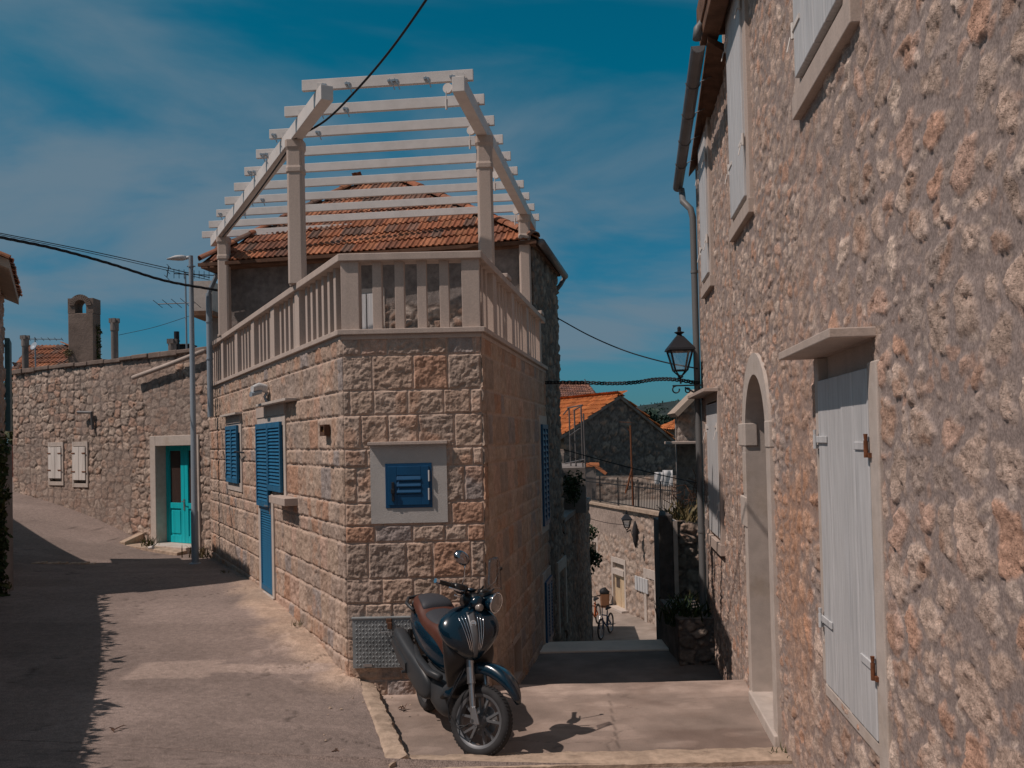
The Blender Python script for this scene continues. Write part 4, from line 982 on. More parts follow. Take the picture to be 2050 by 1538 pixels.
# --- arched doorway
ar = thing('door', None, None); ar.parent = rh; ar.location = -world_loc(rh)
def arch_path(h, zb, n=28): return [(cs0 - h, zb)] + [(cs0 - h * math.cos(math.pi * k / n), zsp + h * math.sin(math.pi * k / n)) for k in range(n + 1)] + [(cs0 + h, zb)]
inn = arch_path(ch_, 0.0); outp = arch_path(ch_ + 0.2, 0.0); mb = MB(); vs = []
for (path, o) in ((inn, -0.42), (inn, 0.018), (outp, 0.018), (outp, -0.1)):
    vs += [RW.pt(a, z, o) for a, z in path]
n_ = len(inn); fs = []
for lay in range(3):
    for k in range(n_ - 1): fs.append((lay * n_ + k, lay * n_ + k + 1, (lay + 1) * n_ + k + 1, (lay + 1) * n_ + k))
mb.add(vs, fs); sur = mb.build('surround', M['pale_stone'], ar, bevel=0.0)
sur.data.set_sharp_from_angle(angle=R(30))
mb = MB()
for (sa, sb) in ((cs0 + ch_ - 0.02, cs0 + ch_ + 0.42), (cs0 - ch_ - 0.205, cs0 - ch_ + 0.0)):
    mb = MB(); RW.box(mb, sa, sb, 2.53, 2.76, -0.1, 0.026); mb.build('impost', M['pale_stone'], ar, bevel=0.01)
for (w_, za, zb, o_) in ((0.38, 1.72, 2.02, 0.030), (0.23, 2.05, 2.47, 0.020)):
    mb = MB(); RW.box(mb, cs0 + ch_ + 0.01, cs0 + ch_ + w_, za, zb, -0.1, o_); mb.build('quoin', M['pale_stone'], ar, bevel=0.01)
mb = MB(); RW.box(mb, cs0 - ch_ - 0.18, cs0 + ch_ + 0.05, -0.05, 0.10, -0.45, 0.05); mb.build('threshold', M['pale_stone'], ar, bevel=0.012)
mb = MB(); RW.box(mb, cs0 - ch_ - 0.05, cs0 + ch_ + 0.05, 0.09, 3.3, -0.44, -0.40)
for k in range(6): a_ = cs0 - ch_ + 0.02 + k * 0.19; RW.box(mb, a_, a_ + 0.175, 0.1, 3.25, -0.405, -0.385)
mb.build('door_leaf', M['wood_brown'], ar)

# --- big white shutter
wd = thing('window', None, None); wd.parent = rh; wd.location = -world_loc(rh)
mb = MB()
RW.box(mb, dA - 0.16, dA - 0.004, dz0 - 0.15, dz1 + 0.03, -0.12, 0.010); RW.box(mb, dB + 0.004, dB + 0.10, dz0, 3.138, -0.13, 0.004)
RW.box(mb, dA - 0.16, dB + 0.05, dz0 - 0.09, dz0 - 0.012, -0.12, 0.004)
mb.build('frame', M['pale_stone'], wd, bevel=0.008)
mb = MB(); RW.box(mb, dA - 0.10, dB + 0.10, dz1 + 0.0, 3.145, -0.14, -0.06); mb.build('lintel', M['cream_stone'], wd)
mb = MB(); RW.box(mb, dA - 0.11, dB + 0.14, 3.14, 3.192, -0.10, 0.225); mb.build('hood', M['cream_stone'], wd, bevel=0.006)
mid = (dA + dB) / 2 - 0.02
s1 = plank_leaf(RW, dA, mid - 0.004, dz0, dz1, -0.03, 'shutter', M['white_paint'], wd, 2, 0.045)
s2 = plank_leaf(RW, mid + 0.004, dB, dz0, dz1, -0.03, 'shutter', M['white_paint'], wd, 2, 0.04)
for (leaf, u_, v0, sgn, rusty) in ((s1, 1737, 893, 1, True), (s1, 1746, 1328, 1, True), (s2, 1648, 880, -1, False), (s2, 1655, 1240, -1, False)):
    a_, z_ = RW.hit(u_, v0); a_ = (dA - 0.01) if sgn > 0 else (dB + 0.02)
    mb = MB(); RW.box(mb, min(a_, a_ + sgn * 0.26), max(a_, a_ + sgn * 0.26), z_ - 0.022, z_ + 0.022, 0.012, 0.024); mb.build('hinge', M['white_paint'], leaf, bevel=0.004)
    mb = MB(); c_ = RW.pt(a_, z_, 0.03); mb.tube([c_ + Vector((0, 0, -0.06)), c_ + Vector((0, 0, 0.03))], 0.012, 8); mb.tube([c_ + Vector((0, 0, 0.03)), c_ + Vector((0, 0, 0.065))], [0.008, 0.012], 8)
    RW.box(mb, a_ - sgn * 0.035 if sgn > 0 else a_, a_ if sgn > 0 else a_ + 0.035, z_ - 0.06, z_ - 0.035, 0.0, 0.026); mb.build('pin', M['rust'] if rusty else M['white_paint'], leaf)

# --- shuttered windows of the upper floor and the far one below
def rw_window(r_, near_pad, hooded=False, planks=2, so=0.05, sillz=0.2):
    wn = thing('window', None, None); wn.parent = rh; wn.location = -world_loc(rh)
    a0, a1, z0, z1 = r_; mb = MB()
    RW.box(mb, a0 - near_pad, a0 + 0.03, z0 - 0.06, z1 + 0.1, -0.1, 0.03); RW.box(mb, a1 - 0.03, a1 + near_pad, z0 - 0.06, z1 + 0.1, -0.1, 0.03)
    RW.box(mb, a0 - near_pad - 0.02, a1 + near_pad + 0.02, z0 - sillz, z0 - 0.06, -0.1, 0.05)
    RW.box(mb, a0 - near_pad, a1 + near_pad, z1 + 0.02, z1 + 0.2, -0.1, 0.028); RW.box(mb, a0, a1, z0 - 0.06, z1 + 0.03, -0.14, -0.06)
    mb.build('frame', M['cream_stone'], wn, bevel=0.006)
    m_ = (a0 + a1) / 2
    for x0, x1, sg in ((a0, m_ - 0.004, 1), (m_ + 0.004, a1, -1)):
        lf = plank_leaf(RW, x0, x1, z0, z1, so - 0.045, 'shutter', M['white_paint'], wn, planks, 0.05)
        for zh in (z0 + 0.3 * (z1 - z0) * 0.8, z0 + 0.82 * (z1 - z0)):
            a_ = x0 if sg > 0 else x1
            mb = MB(); RW.box(mb, min(a_ - 0.02 * sg, a_ + sg * 0.2), max(a_ - 0.02 * sg, a_ + sg * 0.2), zh - 0.016, zh + 0.016, so + 0.004, so + 0.014); c_ = RW.pt(a_ - 0.02 * sg, zh, so + 0.005); mb.tube([c_ + Vector((0, 0, -.06)), c_ + Vector((0, 0, .05))], 0.014, 8)
            mb.tube([c_ + Vector((-0.02, 0, -.05)), c_ + Vector((-0.05, -0.02, -.16))], 0.005, 6)
            mb.build('hinge', M['white_old'], lf)
    return wn
rw_window(W0, 0.17, so=0.06, sillz=0.22); rw_window(W1, 0.16); rw_window(W3, 0.14)
w4 = rw_window(W4, 0.10, so=0.03)
mb = MB(); RW.box(mb, W4[0] - 0.1, W4[1] + 0.9, W4[3] + 0.13, W4[3] + 0.175, -0.05, 0.20); mb.build('hood', M['cream_stone'], w4, bevel=0.005)
mb = MB(); RW.box(mb, W4[0], W4[1], W4[3] + 0.02, W4[3] + 0.13, -0.1, 0.033); mb.build('lintel', M['soffit_pale'], w4)

# --- eaves, gutters, downpipe
g0, g1 = P(1398, 92, 9.33), P(1357, 375, 13.75)
def half_gutter(mb, A, B, r_, n=9):
    d = (B - A).normalized(); x = Vector((d.y, -d.x, 0)).normalized(); vs = []
    for p in (A, B):
        for rr in (r_, r_ - 0.008):
            for k in range(n): t = math.pi * k / (n - 1); vs.append(p + x * math.cos(t) * rr - Vector((0, 0, 1)) * math.sin(t) * rr)
    fs = []
    for k in range(n - 1):
        fs += [(k, k + 1, 2 * n + k + 1, 2 * n + k), (n + k + 1, n + k, 3 * n + k, 3 * n + k + 1), (k + 1, k, n + k, n + k + 1), (2 * n + k, 2 * n + k + 1, 3 * n + k + 1, 3 * n + k)]
    fs += [tuple(range(n - 1, -1, -1)), tuple(2 * n + k for k in range(n))]
    mb.add(vs, fs)
roof = MB()
A0, A1 = RW.pt(sY(9.6), 6.72, -0.05), RW.pt(sY(13.15), 6.62, -0.05); dnz = Vector((0, 0, 0.05))
gi0, gi1 = g0 + Vector((0.10, 0, 0.05)), g1 + Vector((0.10, -0.35, 0.05))
roof.hexa([A0, gi0, gi1, A1, A0 + dnz * 2, gi0 + dnz, gi1 + dnz, A1 + dnz * 2])
b0, b1 = A0 + Vector((4, 0, 2.1)), A1 + Vector((4, 0, 2.1))
roof.hexa([A0 + dnz * 2, A1 + dnz * 2, b1, b0, A0 + dnz * 3.2, A1 + dnz * 3.2, b1 + dnz * 2, b0 + dnz * 2])
rf_ = roof.build('roof', M['soffit'], rh)
mb = MB(); half_gutter(mb, g0, g1, 0.076)
for k in range(1, 5):
    t = k / 5.2; c_ = g0.lerp(g1, t); d_ = (g1 - g0).normalized(); x = Vector((d_.y, -d_.x, 0)).normalized()
    mb.tube([c_ + x * math.cos(math.pi * q / 8) * 0.083 - Vector((0, 0, 1)) * math.sin(math.pi * q / 8) * 0.083 for q in range(9)] , 0.006, 6); mb.tube([c_ + x * 0.083, c_ + x * 0.2 + Vector((0, 0, .05))], 0.006, 6)
mb.build('gutter', M['gutter'], rf_, smooth=False)
mb = MB(); u0, u1 = RW.pt(sY(9.65), 6.87, 0.27), RW.pt(sY(1.5), 6.87, 0.27)
RW.box(mb, sY(1.5), sY(9.65), 6.87, 7.02, 0.10, 0.28); RW.box(mb, sY(1.5), sY(9.7), 7.0, 7.3, -0.3, 0.3)
mb.build('eave', M['soffit'], rf_, bevel=0.01)
mb = MB(); mb.tube([P(1434, -60, 9.5), P(1432, -5, 9.5), P(1427, 30, 9.48), P(1408, 44, 9.45), P(1397, 58, 9.4), P(1395, 80, 9.4)], 0.045, 10); mb.build('overflow_pipe', M['pipe'], rf_, smooth=True)
pp = P(1399, 876, 13.16); mb = MB()
top = [g1 + Vector((0.03, -0.12, -0.06)), g1 + Vector((0.04, -0.13, -0.16)), Vector((pp.x - 0.12, pp.y + 0.1, 6.12)), Vector((pp.x - 0.03, pp.y, 5.98)), Vector((pp.x, pp.y, 5.85)), Vector((pp.x, pp.y, -0.6))]
mb.tube(top, 0.048, 12)
for z_ in (5.05, 3.1, 1.25): mb.lathe([(0.048, -0.02), (0.055, -0.02), (0.055, 0.02), (0.048, 0.02)], (pp.x, pp.y, z_), n=14)
mb.build('downpipe', M['pipe'], rh, smooth=True, auto=40)
mb = MB(); mb.tube([Vector((pp.x + 0.09, pp.y - 0.05, z_ + 0.0)) + Vector((0.008 * math.sin(z_ * 3), 0, 0)) for z_ in np.linspace(6.2, 2.9, 14)], 0.008, 6); mb.build('cable', M['cable'], rh)
# ================================================================== OLD STONE HOUSE ON THE LEFT (turquoise door)
LW = Facade((-6.2, 18.5), (-6.6, 4.6), True)
L_ST = [(0.42, 0.32, 0.255), (0.37, 0.285, 0.235), (0.46, 0.35, 0.28), (0.43, 0.305, 0.235), (0.34, 0.275, 0.23), (0.49, 0.39, 0.315), (0.43, 0.275, 0.205)]
lh = thing('old_wall_house', 'low old rubble stone house with a turquoise double door and two small white shuttered windows', 'house', (-8, 20, 0.5))
lw_a = rubble_fun(0.29, 0.185, 301, L_ST, (0.165, 0.13, 0.112), 0.95, 0.016, 0.026, wob=0.2, small=0.4, jit=0.62)
def lw_fun(s, z):
    h, c = lw_a(s, z)
    pl = sst(0.50, 0.60, fbm(s * 0.9, z * 0.9, 4, 310) + 0.35 * np.exp(-((s - 4.2) / 1.0) ** 2 - ((z - 1.3) / 0.5) ** 2))[..., None]
    pc = np.array([0.27, 0.215, 0.185]) * (0.7 + 0.6 * fbm(s * 3, z * 3, 4, 311))[..., None]
    c = c[..., :3]; return h * (1 - 0.6 * pl[..., 0]), c * (1 - 0.55 * pl) + pc * 0.55 * pl
lwin = [rect(LW, (98, 886), (129, 972)), rect(LW, (146, 885), (178, 976))]
ldoor = (LW.hit(390, 1000)[0], LW.hit(315, 1000)[0], 0.55, LW.hit(330, 893)[1])
gl_ = [gz1(*LW.pt(a, 0).to_2d()) for a in (0, 2, 4, 6, 8)]
mbc = MB(); q = [LW.pt(-1.6, 0, -0.3), LW.pt(8.1, 0, -0.3), LW.pt(8.1, 0, -4.5), LW.pt(-1.6, 0, -4.5)]
mbc.prism([(p.x, p.y) for p in q], -0.6, 4.55); lcore = mbc.build('wall', M['mortar_core'], lh)
relief('wall_face', LW, np.linspace(-1.6, 8.1, 420), lambda S: (0.2, 4.66 + 0.02 * np.sin(S * 5)), 210, lw_fun, M['far_rubble'], lcore, skirt=0.32,
       holes=[(r_[0] + .05, r_[1] - .05, r_[2] + .05, r_[3] - .05) for r_ in lwin] + [(ldoor[0] - 0.1, ldoor[1] + 0.1, 0, ldoor[3] + 0.1)])
mb = MB(); r = random.Random(3); a = -1.6
while a < 8.1:
    l_ = r.uniform(0.35, 0.7); LW.box(mb, a, min(a + l_ - 0.01, 8.13), 4.62 + r.uniform(-.02, .01), 4.70 + r.uniform(-.015, .03), -0.42, 0.05 + r.uniform(-.02, .03)); a += l_
mb.build('coping', M['old_plaster'], lh, bevel=0.015)
for r_ in lwin:
    wn = frame(LW, r_, 'window', M['pale_stone'], lh, 0.07, -0.08, 0.03)
    m_ = (r_[0] + r_[1]) / 2; zb = r_[2] + 0.17; zt = r_[3] - 0.12; wd2 = (r_[1] - r_[0]) / 2 - 0.05
    for x0, x1 in ((m_ - wd2 + 0.02, m_ - 0.006), (m_ + 0.006, m_ + wd2)):
        lf = plank_leaf(LW, x0, x1, zb, zt, 0.02, 'shutter', M['white_old'], wn, 1, 0.035)
        for zh in (zb + 0.2, zt - 0.15):
            mb = MB(); e_ = x0 if x0 < m_ - 0.1 else x1; sg = 1 if e_ == x0 else -1; LW.box(mb, min(e_ - .03 * sg, e_ + sg * .12), max(e_ - .03 * sg, e_ + sg * .12), zh - .012, zh + .012, 0.055, 0.066); mb.build('hinge', M['rust'], lf)
# door
dr = thing('door', None, None); dr.parent = lh; dr.location = -world_loc(lh)
d0, d1, dz0_, dz1_ = ldoor; mb = MB()
LW.box(mb, d1, d1 + 0.20, 0.3, dz1_ + 0.22, -0.32, 0.04); LW.box(mb, d0 - 0.20, d0, 0.3, dz1_ + 0.22, -0.32, 0.04); LW.box(mb, d0, d1, dz1_, dz1_ + 0.22, -0.32, 0.038)
mb.build('frame', M['pale_stone'], dr, bevel=0.01)
mb = MB(); LW.box(mb, d0 - 0.1, d1 + 0.05, 0.2, 0.575, -0.32, 0.30); mb.build('threshold', M['pale_stone'], dr, bevel=0.012)
m_ = (d0 + d1) / 2
for x0, x1 in ((d0 + 0.004, m_ - 0.004), (m_ + 0.004, d1 - 0.004)):
    o = -0.26; mb = MB(); zm = dz0_ + 0.82; st = 0.12
    LW.box(mb, x0, x0 + st, dz0_ + .03, dz1_, o, o + 0.045); LW.box(mb, x1 - st, x1, dz0_ + .03, dz1_, o, o + 0.045)
    for (y0, y1) in ((dz0_ + .03, dz0_ + 0.18), (zm - 0.05, zm + 0.07), (dz1_ - 0.11, dz1_)): LW.box(mb, x0 + st, x1 - st, y0, y1, o, o + 0.044)
    LW.box(mb, x0 + st, x1 - st, dz0_ + 0.18, zm - 0.05, o, o + 0.018); LW.box(mb, x0 + st + .05, x1 - st - .05, dz0_ + 0.23, zm - 0.10, o + 0.01, o + 0.034)
    lf = mb.build('door_leaf', M['turq'], dr, bevel=0.004)
    mb = MB(); LW.box(mb, x0 + st, x1 - st, zm + 0.07, dz1_ - 0.11, o + 0.004, o + 0.012); mb.build('glass', M['dark_glass'], lf)
mb = MB(); LW.box(mb, m_ - 0.02, m_ + 0.02, dz0_ + 0.74, dz0_ + 0.98, -0.215, -0.20); mb.tube([LW.pt(m_, dz0_ + .93, -.2), LW.pt(m_, dz0_ + .93, -.15), LW.pt(m_ - .1, dz0_ + .92, -.15)], 0.01, 6); mb.build('handle', M['steel'], dr)
# spout, drain pipe
mb = MB(); p0, p1 = LW.hit(169, 828), LW.hit(190, 826)
mb.tube([LW.pt(p1[0], p1[1] - 0.4, 0.05), LW.pt(p1[0], p1[1], 0.08), LW.pt(p0[0], p1[1] + 0.02, 0.16)], 0.04, 8); mb.build('spout', M['gutter'], lh)
mb = MB(); p0, p1 = LW.hit(278, 757), LW.hit(420, 704)
mb.tube([LW.pt(p0[0], p0[1], 0.14), LW.pt((p0[0] + p1[0]) / 2, (p0[1] + p1[1]) / 2 - 0.01, 0.14), LW.pt(p1[0], p1[1], 0.14)], 0.05, 10); mb.build('drainpipe', M['cream_stone'], lh, smooth=True)
# paved apron with a little wall in front of the turquoise door
a_ = G(243, 1088, 0.62); b_ = G(300, 1073, 0.66); mb = MB()
mb.hexa([(a_.x, a_.y, .2), (a_.x + 1.6, a_.y - 1.1, .2), (b_.x + 1.7, b_.y - 0.4, .2), (b_.x, b_.y, .2), (a_.x, a_.y, .60), (a_.x + 1.6, a_.y - 1.1, .52), (b_.x + 1.7, b_.y - .4, .52), (b_.x, b_.y, .56)])
tag(mb.build('path', M['kerb'], bevel=0.01), 'cracked stone paving in front of the turquoise door', kind='structure')
mb = MB(); c_ = G(302, 1100, 0.60); mb.hexa([(a_.x - .05, a_.y, .4), (a_.x + 0.12, a_.y - .1, .4), (b_.x + .12, b_.y - .1, .4), (b_.x - .05, b_.y, .4), (a_.x - .05, a_.y, .66), (a_.x + .12, a_.y - .1, .66), (b_.x + .12, b_.y - .1, .83), (b_.x - .05, b_.y, .83)])
tag(mb.build('kerb', M['kerb'], bevel=0.015), 'short stone upstand beside the turquoise door paving', kind='structure')
cp_ = thing('paper_cup', 'small white paper cup lying beside the turquoise door step', 'cup', (c_.x, c_.y, 0.6))
mb = MB(); mb.lathe([(0.028, -0.05), (0.038, 0.05), (0.04, 0.052)], (c_.x, c_.y, 0.635), (0.9, -0.3, 0.1), 14); mb.build('cup', M['white_old'], cp_)
mb = MB(); mb.lathe([(0.041, 0.05), (0.041, 0.06), (0.03, 0.065)], (c_.x, c_.y, 0.635), (0.9, -0.3, 0.1), 14); mb.build('lid', M['white_paint'], cp_)

# ================================================================== NARROW HOUSE AT THE LEFT EDGE
EZ = 5.45
ef, en = P(34, 592, 16.0), P(21.5, 515, 12.93); EZ = ef.z
LB = Facade((ef.x - 0.22, ef.y - 0.05), (0.5056, -1.0))         # street face, running towards the viewer
if LB.n.x < 0: LB = Facade((ef.x - 0.22, ef.y - 0.05), (0.5056, -1.0), True)
Ln = (Vector((en.x, en.y)) - Vector((ef.x, ef.y))).length
nh = thing('narrow_house', 'narrow plastered house with tiled eave and teal shutter at the left edge of the street', 'house', (ef.x - 1, ef.y - 1, .5))
mb = MB(); q = [LB.pt(0, 0, -0.12), LB.pt(Ln - 0.1, 0, -0.12), LB.pt(Ln - 0.1, 0, -4.6), LB.pt(0, 0, -4.6)]
mb.prism([(p.x, p.y) for p in q], 0.0, EZ - 0.04); nw = mb.build('wall', M['plaster'], nh)
nb_f = rubble_fun(0.3, 0.24, 401, L_ST, (0.30, 0.24, 0.205), 0.5, 0.03, 0.03)
relief('wall_face', LB, np.linspace(0, Ln - 0.1, 70), lambda S: (0.3, EZ - 0.03), 130, nb_f, M['far_rubble'], nw)
up = Vector((-LB.n.x, -LB.n.y, 0.42)).normalized(); mb = MB()
e0, e1 = LB.pt(-0.18, EZ, 0.24), LB.pt(Ln, EZ, 0.24); t0, t1 = e0 + up * 2.7, e1 + up * 2.7
dnv = Vector((0, 0, -0.13)); mb.hexa([e0 + dnv, e1 + dnv, t1 + dnv, t0 + dnv, e0, e1, t1, t0])
bk = Vector((-LB.n.x, -LB.n.y, -0.42)).normalized(); s0_, s1_ = t0 + bk * 2.7, t1 + bk * 2.7; mb.hexa([t0 + dnv, t1 + dnv, s1_ + dnv, s0_ + dnv, t0, t1, s1_, s0_])
nr = mb.build('roof', M['soffit_pale'], nh)
mb = MB(); tile_slope(mb, e0, e1, [t1, t0], tw=0.2, seed=21); ridge_tiles(mb, e1, t1, 0.08, seed=22); ridge_tiles(mb, e0, t0, 0.08, seed=23); mb.build('tiles', M['tile'], nr)
mb = MB(); s_ = LB.hit(13, 660)[0]; LB.box(mb, max(s_ - 0.4, 0.1), s_ + 0.45, 3.0, 4.65, 0.02, 0.10); mb.build('shutter', mat('teal_shutter_paint', (0.05, 0.12, 0.14), rough=0.5, var=0.15), nh, bevel=0.01)

mb = MB(); mb.prism([(-9.9, 14.75), (-15.2, 21.1), (-19, 18.5), (-13.5, 11.8)], 0.0, 4.75); mb.build('unseen_shadow_house', M['plaster'], nh)  # unseen neighbour building, added for the shadow it throws on the street
# garden wall with ivy, whose shade lies along the street
def leaf_cloud(mb, c, rad, n, size, seed=0, squash=1.0, col=None):
    r = random.Random(seed)
    for _ in range(n):
        while True:
            p = Vector((r.uniform(-1, 1), r.uniform(-1, 1), r.uniform(-1, 1)))
            if 0.25 < p.length < 1: break
        q = Vector(c) + Vector((p.x * rad[0], p.y * rad[1], p.z * rad[2])); s_ = size * r.uniform(0.6, 1.3)
        a = Vector((r.gauss(0, 1), r.gauss(0, 1), r.gauss(0, 1))).normalized(); b = a.cross(Vector((r.gauss(0, 1), r.gauss(0, 1), r.gauss(0, 1)))).normalized(); c2 = a.cross(b)
        mb.add([q - a * s_, q + b * s_ * 0.5, q + a * s_, q - b * s_ * 0.5 + c2 * s_ * 0.15], [(0, 1, 2), (0, 2, 3)])
TS = math.tan(SUN_EL); hx, hy = math.cos(SUN_AZ) / TS, math.sin(SUN_AZ) / TS
GW_H = 2.2
shade = [G(222, 1184, .50), G(236, 1250, .45), G(240, 1300, .42), G(228, 1400, .36), G(205, 1538, .30), Vector((-2.1, 5.0, .5)), Vector((-1.3, 3.0, .8))]
cast = [Vector((p.x - hx * GW_H, p.y - hy * GW_H, p.z + GW_H)) for p in shade]
gw = thing('garden_wall', 'ivy topped old garden wall along the left edge of the street', 'wall', (cast[1].x, cast[1].y, .4))
mb = MB()
for i in range(len(cast) - 1):
    A, B = cast[i], cast[i + 1]; n_ = Vector((-(B - A).y, (B - A).x, 0)).normalized(); n_ = n_ if n_.x < 0 else -n_
    o = 0.05; A_, B_ = A + n_ * o, B + n_ * o; z = -0.20
    mb.hexa([Vector((A_.x, A_.y, -.3)), Vector((B_.x, B_.y, -.3)), Vector((B_.x, B_.y, -.3)) + n_ * .4, Vector((A_.x, A_.y, -.3)) + n_ * .4, A_ + Vector((0, 0, z)), B_ + Vector((0, 0, z)), B_ + n_ * .4 + Vector((0, 0, z)), A_ + n_ * .4 + Vector((0, 0, z))])
mb.build('wall', M['plaster'], gw)
mb = MB(); r = random.Random(12)
for i in range(len(cast) - 1):
    A, B = cast[i], cast[i + 1]; L_ = (B - A).length; n = int(L_ / 0.03)
    for k in range(n):
        p = A.lerp(B, (k + r.random()) / n) + Vector((-0.14 + r.gauss(0, 0.05), r.gauss(0, 0.03), -0.10 + r.uniform(-0.16, 0.0) + 0.24 * (float(vnoise(np.array([(i * 3.7 + (k / n) * L_) * 1.6]), np.array([0.5]), 9)[0]) - 0.55)))
        big = r.random() < 0.12
        for _ in range(7 if not big else 4):
            d = Vector((r.gauss(0.1, 0.35), r.gauss(0, 0.35), r.gauss(0.6, 0.4))).normalized(); l_ = r.uniform(0.06, 0.17) * (1.6 if big else 0.9)
            w_ = d.cross(Vector((r.gauss(0, 1), r.gauss(0, 1), r.gauss(0, 1)))).normalized() * l_ * 0.2
            mb.add([p - w_ * .4, p + d * l_ * .5 + w_, p + d * l_, p + d * l_ * .5 - w_], [(0, 1, 2), (0, 2, 3)])
tag(mb.build('ivy', M['leaf'], None), 'fringe of ivy and grasses along the top of the garden wall', kind='stuff')
mb = MB(); pc = P(8, 985, 13.2); r = random.Random(4)
for k in range(26):
    t = k / 25; q = P(6 + 5 * math.sin(k * 1.9), 885 + 350 * t, 13.1); leaf_cloud(mb, (q.x - 0.06, q.y, q.z), (0.10 + .04 * math.sin(k), 0.14, 0.16), 70, 0.045, k)
tag(mb.build('ivy_plant', M['leaf']), 'dense ivy hanging down the wall end at the edge of the photo', 'ivy')
mb = MB(); q0 = P(-6, 900, 13.45); mb.box((q0.x - .9, q0.y - .2, -.2), (P(16, 1000, 13.45).x, q0.y + .15, 2.75))
tag(mb.build('wall_pier', M['plaster'], bevel=0.03), 'old plastered pier half hidden under the ivy by the narrow house', 'pier')

# ================================================================== THINGS BEHIND THE LEFT HOUSE
bgs = thing('tiled_house', 'distant house with a brown clay tiled roof showing behind the arched chimney', 'house', (-16, 33, 1))
def hip_house(root, px, Y, z0, ridge, eave, depth, tmat, wmat, cols, seed, tw=0.3, tl=0.45):
    """px eave corners in the picture plane at distance Y; a hipped roof over plain walls"""
    (ul, ur, ve), (rl, rr, vr) = eave, ridge
    A, B = P(ul, ve, Y), P(ur, ve, Y); B.z = A.z
    Ra, Rb = P(rl, vr, Y + depth / 2), P(rr, vr, Y + depth / 2); Rb.z = Ra.z; C_, D_ = B + Vector((0, depth, 0)), A + Vector((0, depth, 0))
    mb = MB(); mb.prism([(A.x + .3, A.y + .3), (B.x - .3, B.y + .3), (C_.x - .3, C_.y - .3), (D_.x + .3, D_.y - .3)], z0, A.z - .02); mb.build('wall', wmat, root)
    mb = MB(); d_ = Vector((0, 0, -.12)); mb.add([A, B, C_, D_, Ra, Rb, A + d_, B + d_, C_ + d_, D_ + d_], [(0, 1, 5, 4), (1, 2, 5), (2, 3, 4, 5), (3, 0, 4), (9, 8, 7, 6), (0, 6, 7, 1), (1, 7, 8, 2), (2, 8, 9, 3), (3, 9, 6, 0)])
    rf = mb.build('roof', M['soffit'], root)
    mb = MB(); tile_slope(mb, A, B, [Rb, Ra], tw, tl, cols, 0.04, 0.04, seed)
    if (Ra - A).length > 0.5: tile_slope(mb, D_, A, [Ra], tw, tl, cols, 0.04, 0.04, seed + 1); ridge_tiles(mb, A, Ra, .13, .5, cols)
    if (Rb - B).length > 0.5: tile_slope(mb, B, C_, [Rb], tw, tl, cols, 0.04, 0.04, seed + 2); ridge_tiles(mb, B, Rb, .13, .5, cols)
    ridge_tiles(mb, Ra, Rb, .13, .5, cols); mb.build('tiles', tmat, rf)
hip_house(bgs, None, 31, 0, (62, 142, 698), (12, 222, 768), 6, M['tile'], M['plaster'], TILES, 51)

ch = thing('chimney', 'broad stone chimney with an arched opening through its top', 'chimney', P(167, 740, 25))
A = P(142.5, 600, 25); B = P(193, 600, 25); w_ = B.x - A.x; zt = A.z; cx = (A.x + B.x) / 2; hz = P(167, 629, 25).z; hw = 0.155; zs = P(167, 614, 25).z
inn = [(cx - hw, hz)] + [(cx - hw * math.cos(math.pi * k / 12), zs + hw * math.sin(math.pi * k / 12)) for k in range(13)] + [(cx + hw, hz)]
outl = [(cx - w_ / 2, hz)] + [(cx + max(-w_ / 2, min(w_ / 2, -w_ * .72 * math.cos(math.pi * k / 12))), min(zt, zs + w_ * .75 * math.sin(math.pi * k / 12))) for k in range(13)] + [(cx + w_ / 2, hz)]
mb = MB(); y0, y1 = 24.8, 25.25; n_ = len(inn)
vs = [(x, y, z) for y in (y0, y1) for pth in (inn, outl) for x, z in pth]
fs = []
for k in range(n_ - 1): fs += [(k, k + 1, n_ + k + 1, n_ + k), (2 * n_ + k + 1, 2 * n_ + k, 3 * n_ + k, 3 * n_ + k + 1), (k + 1, k, 2 * n_ + k, 2 * n_ + k + 1), (n_ + k, n_ + k + 1, 3 * n_ + k + 1, 3 * n_ + k)]
mb.add(vs, fs); mb.build('arched_top', M['old_plaster'], ch)
mb = MB(); mb.box((cx - w_ / 2, y0, 2.5), (cx + w_ / 2, y1, hz)); mb.build('stack', M['old_plaster'], ch, bevel=0.02)
mb = MB()
for k in range(14):
    t0_, t1_ = math.pi * k / 14, math.pi * (k + 1) / 14; rr0, rr1 = hw + .002, hw + .15
    mb.hexa([(cx - rr * math.cos(t), y_, zs + rr * math.sin(t)) for y_ in (y0 - .03, y0 + .01) for rr, t in ((rr0, t0_ + .02), (rr1, t0_ + .02), (rr1, t1_ - .02), (rr0, t1_ - .02))])
mb.build('arch_brick', M['old_plaster'], ch)
pots = [((51, 743), (51, 672), 25.2, 0.085, 'round stone chimney pipe with notched top at the left end of the wall'), ((230, 722), (230, 638), 22.0, 0.085, 'tall round stone chimney pipe with notched top right of the arched chimney'), ((345, 705), (345, 679), 20.5, 0.075, 'short round stone chimney pipe near the lamp post')]
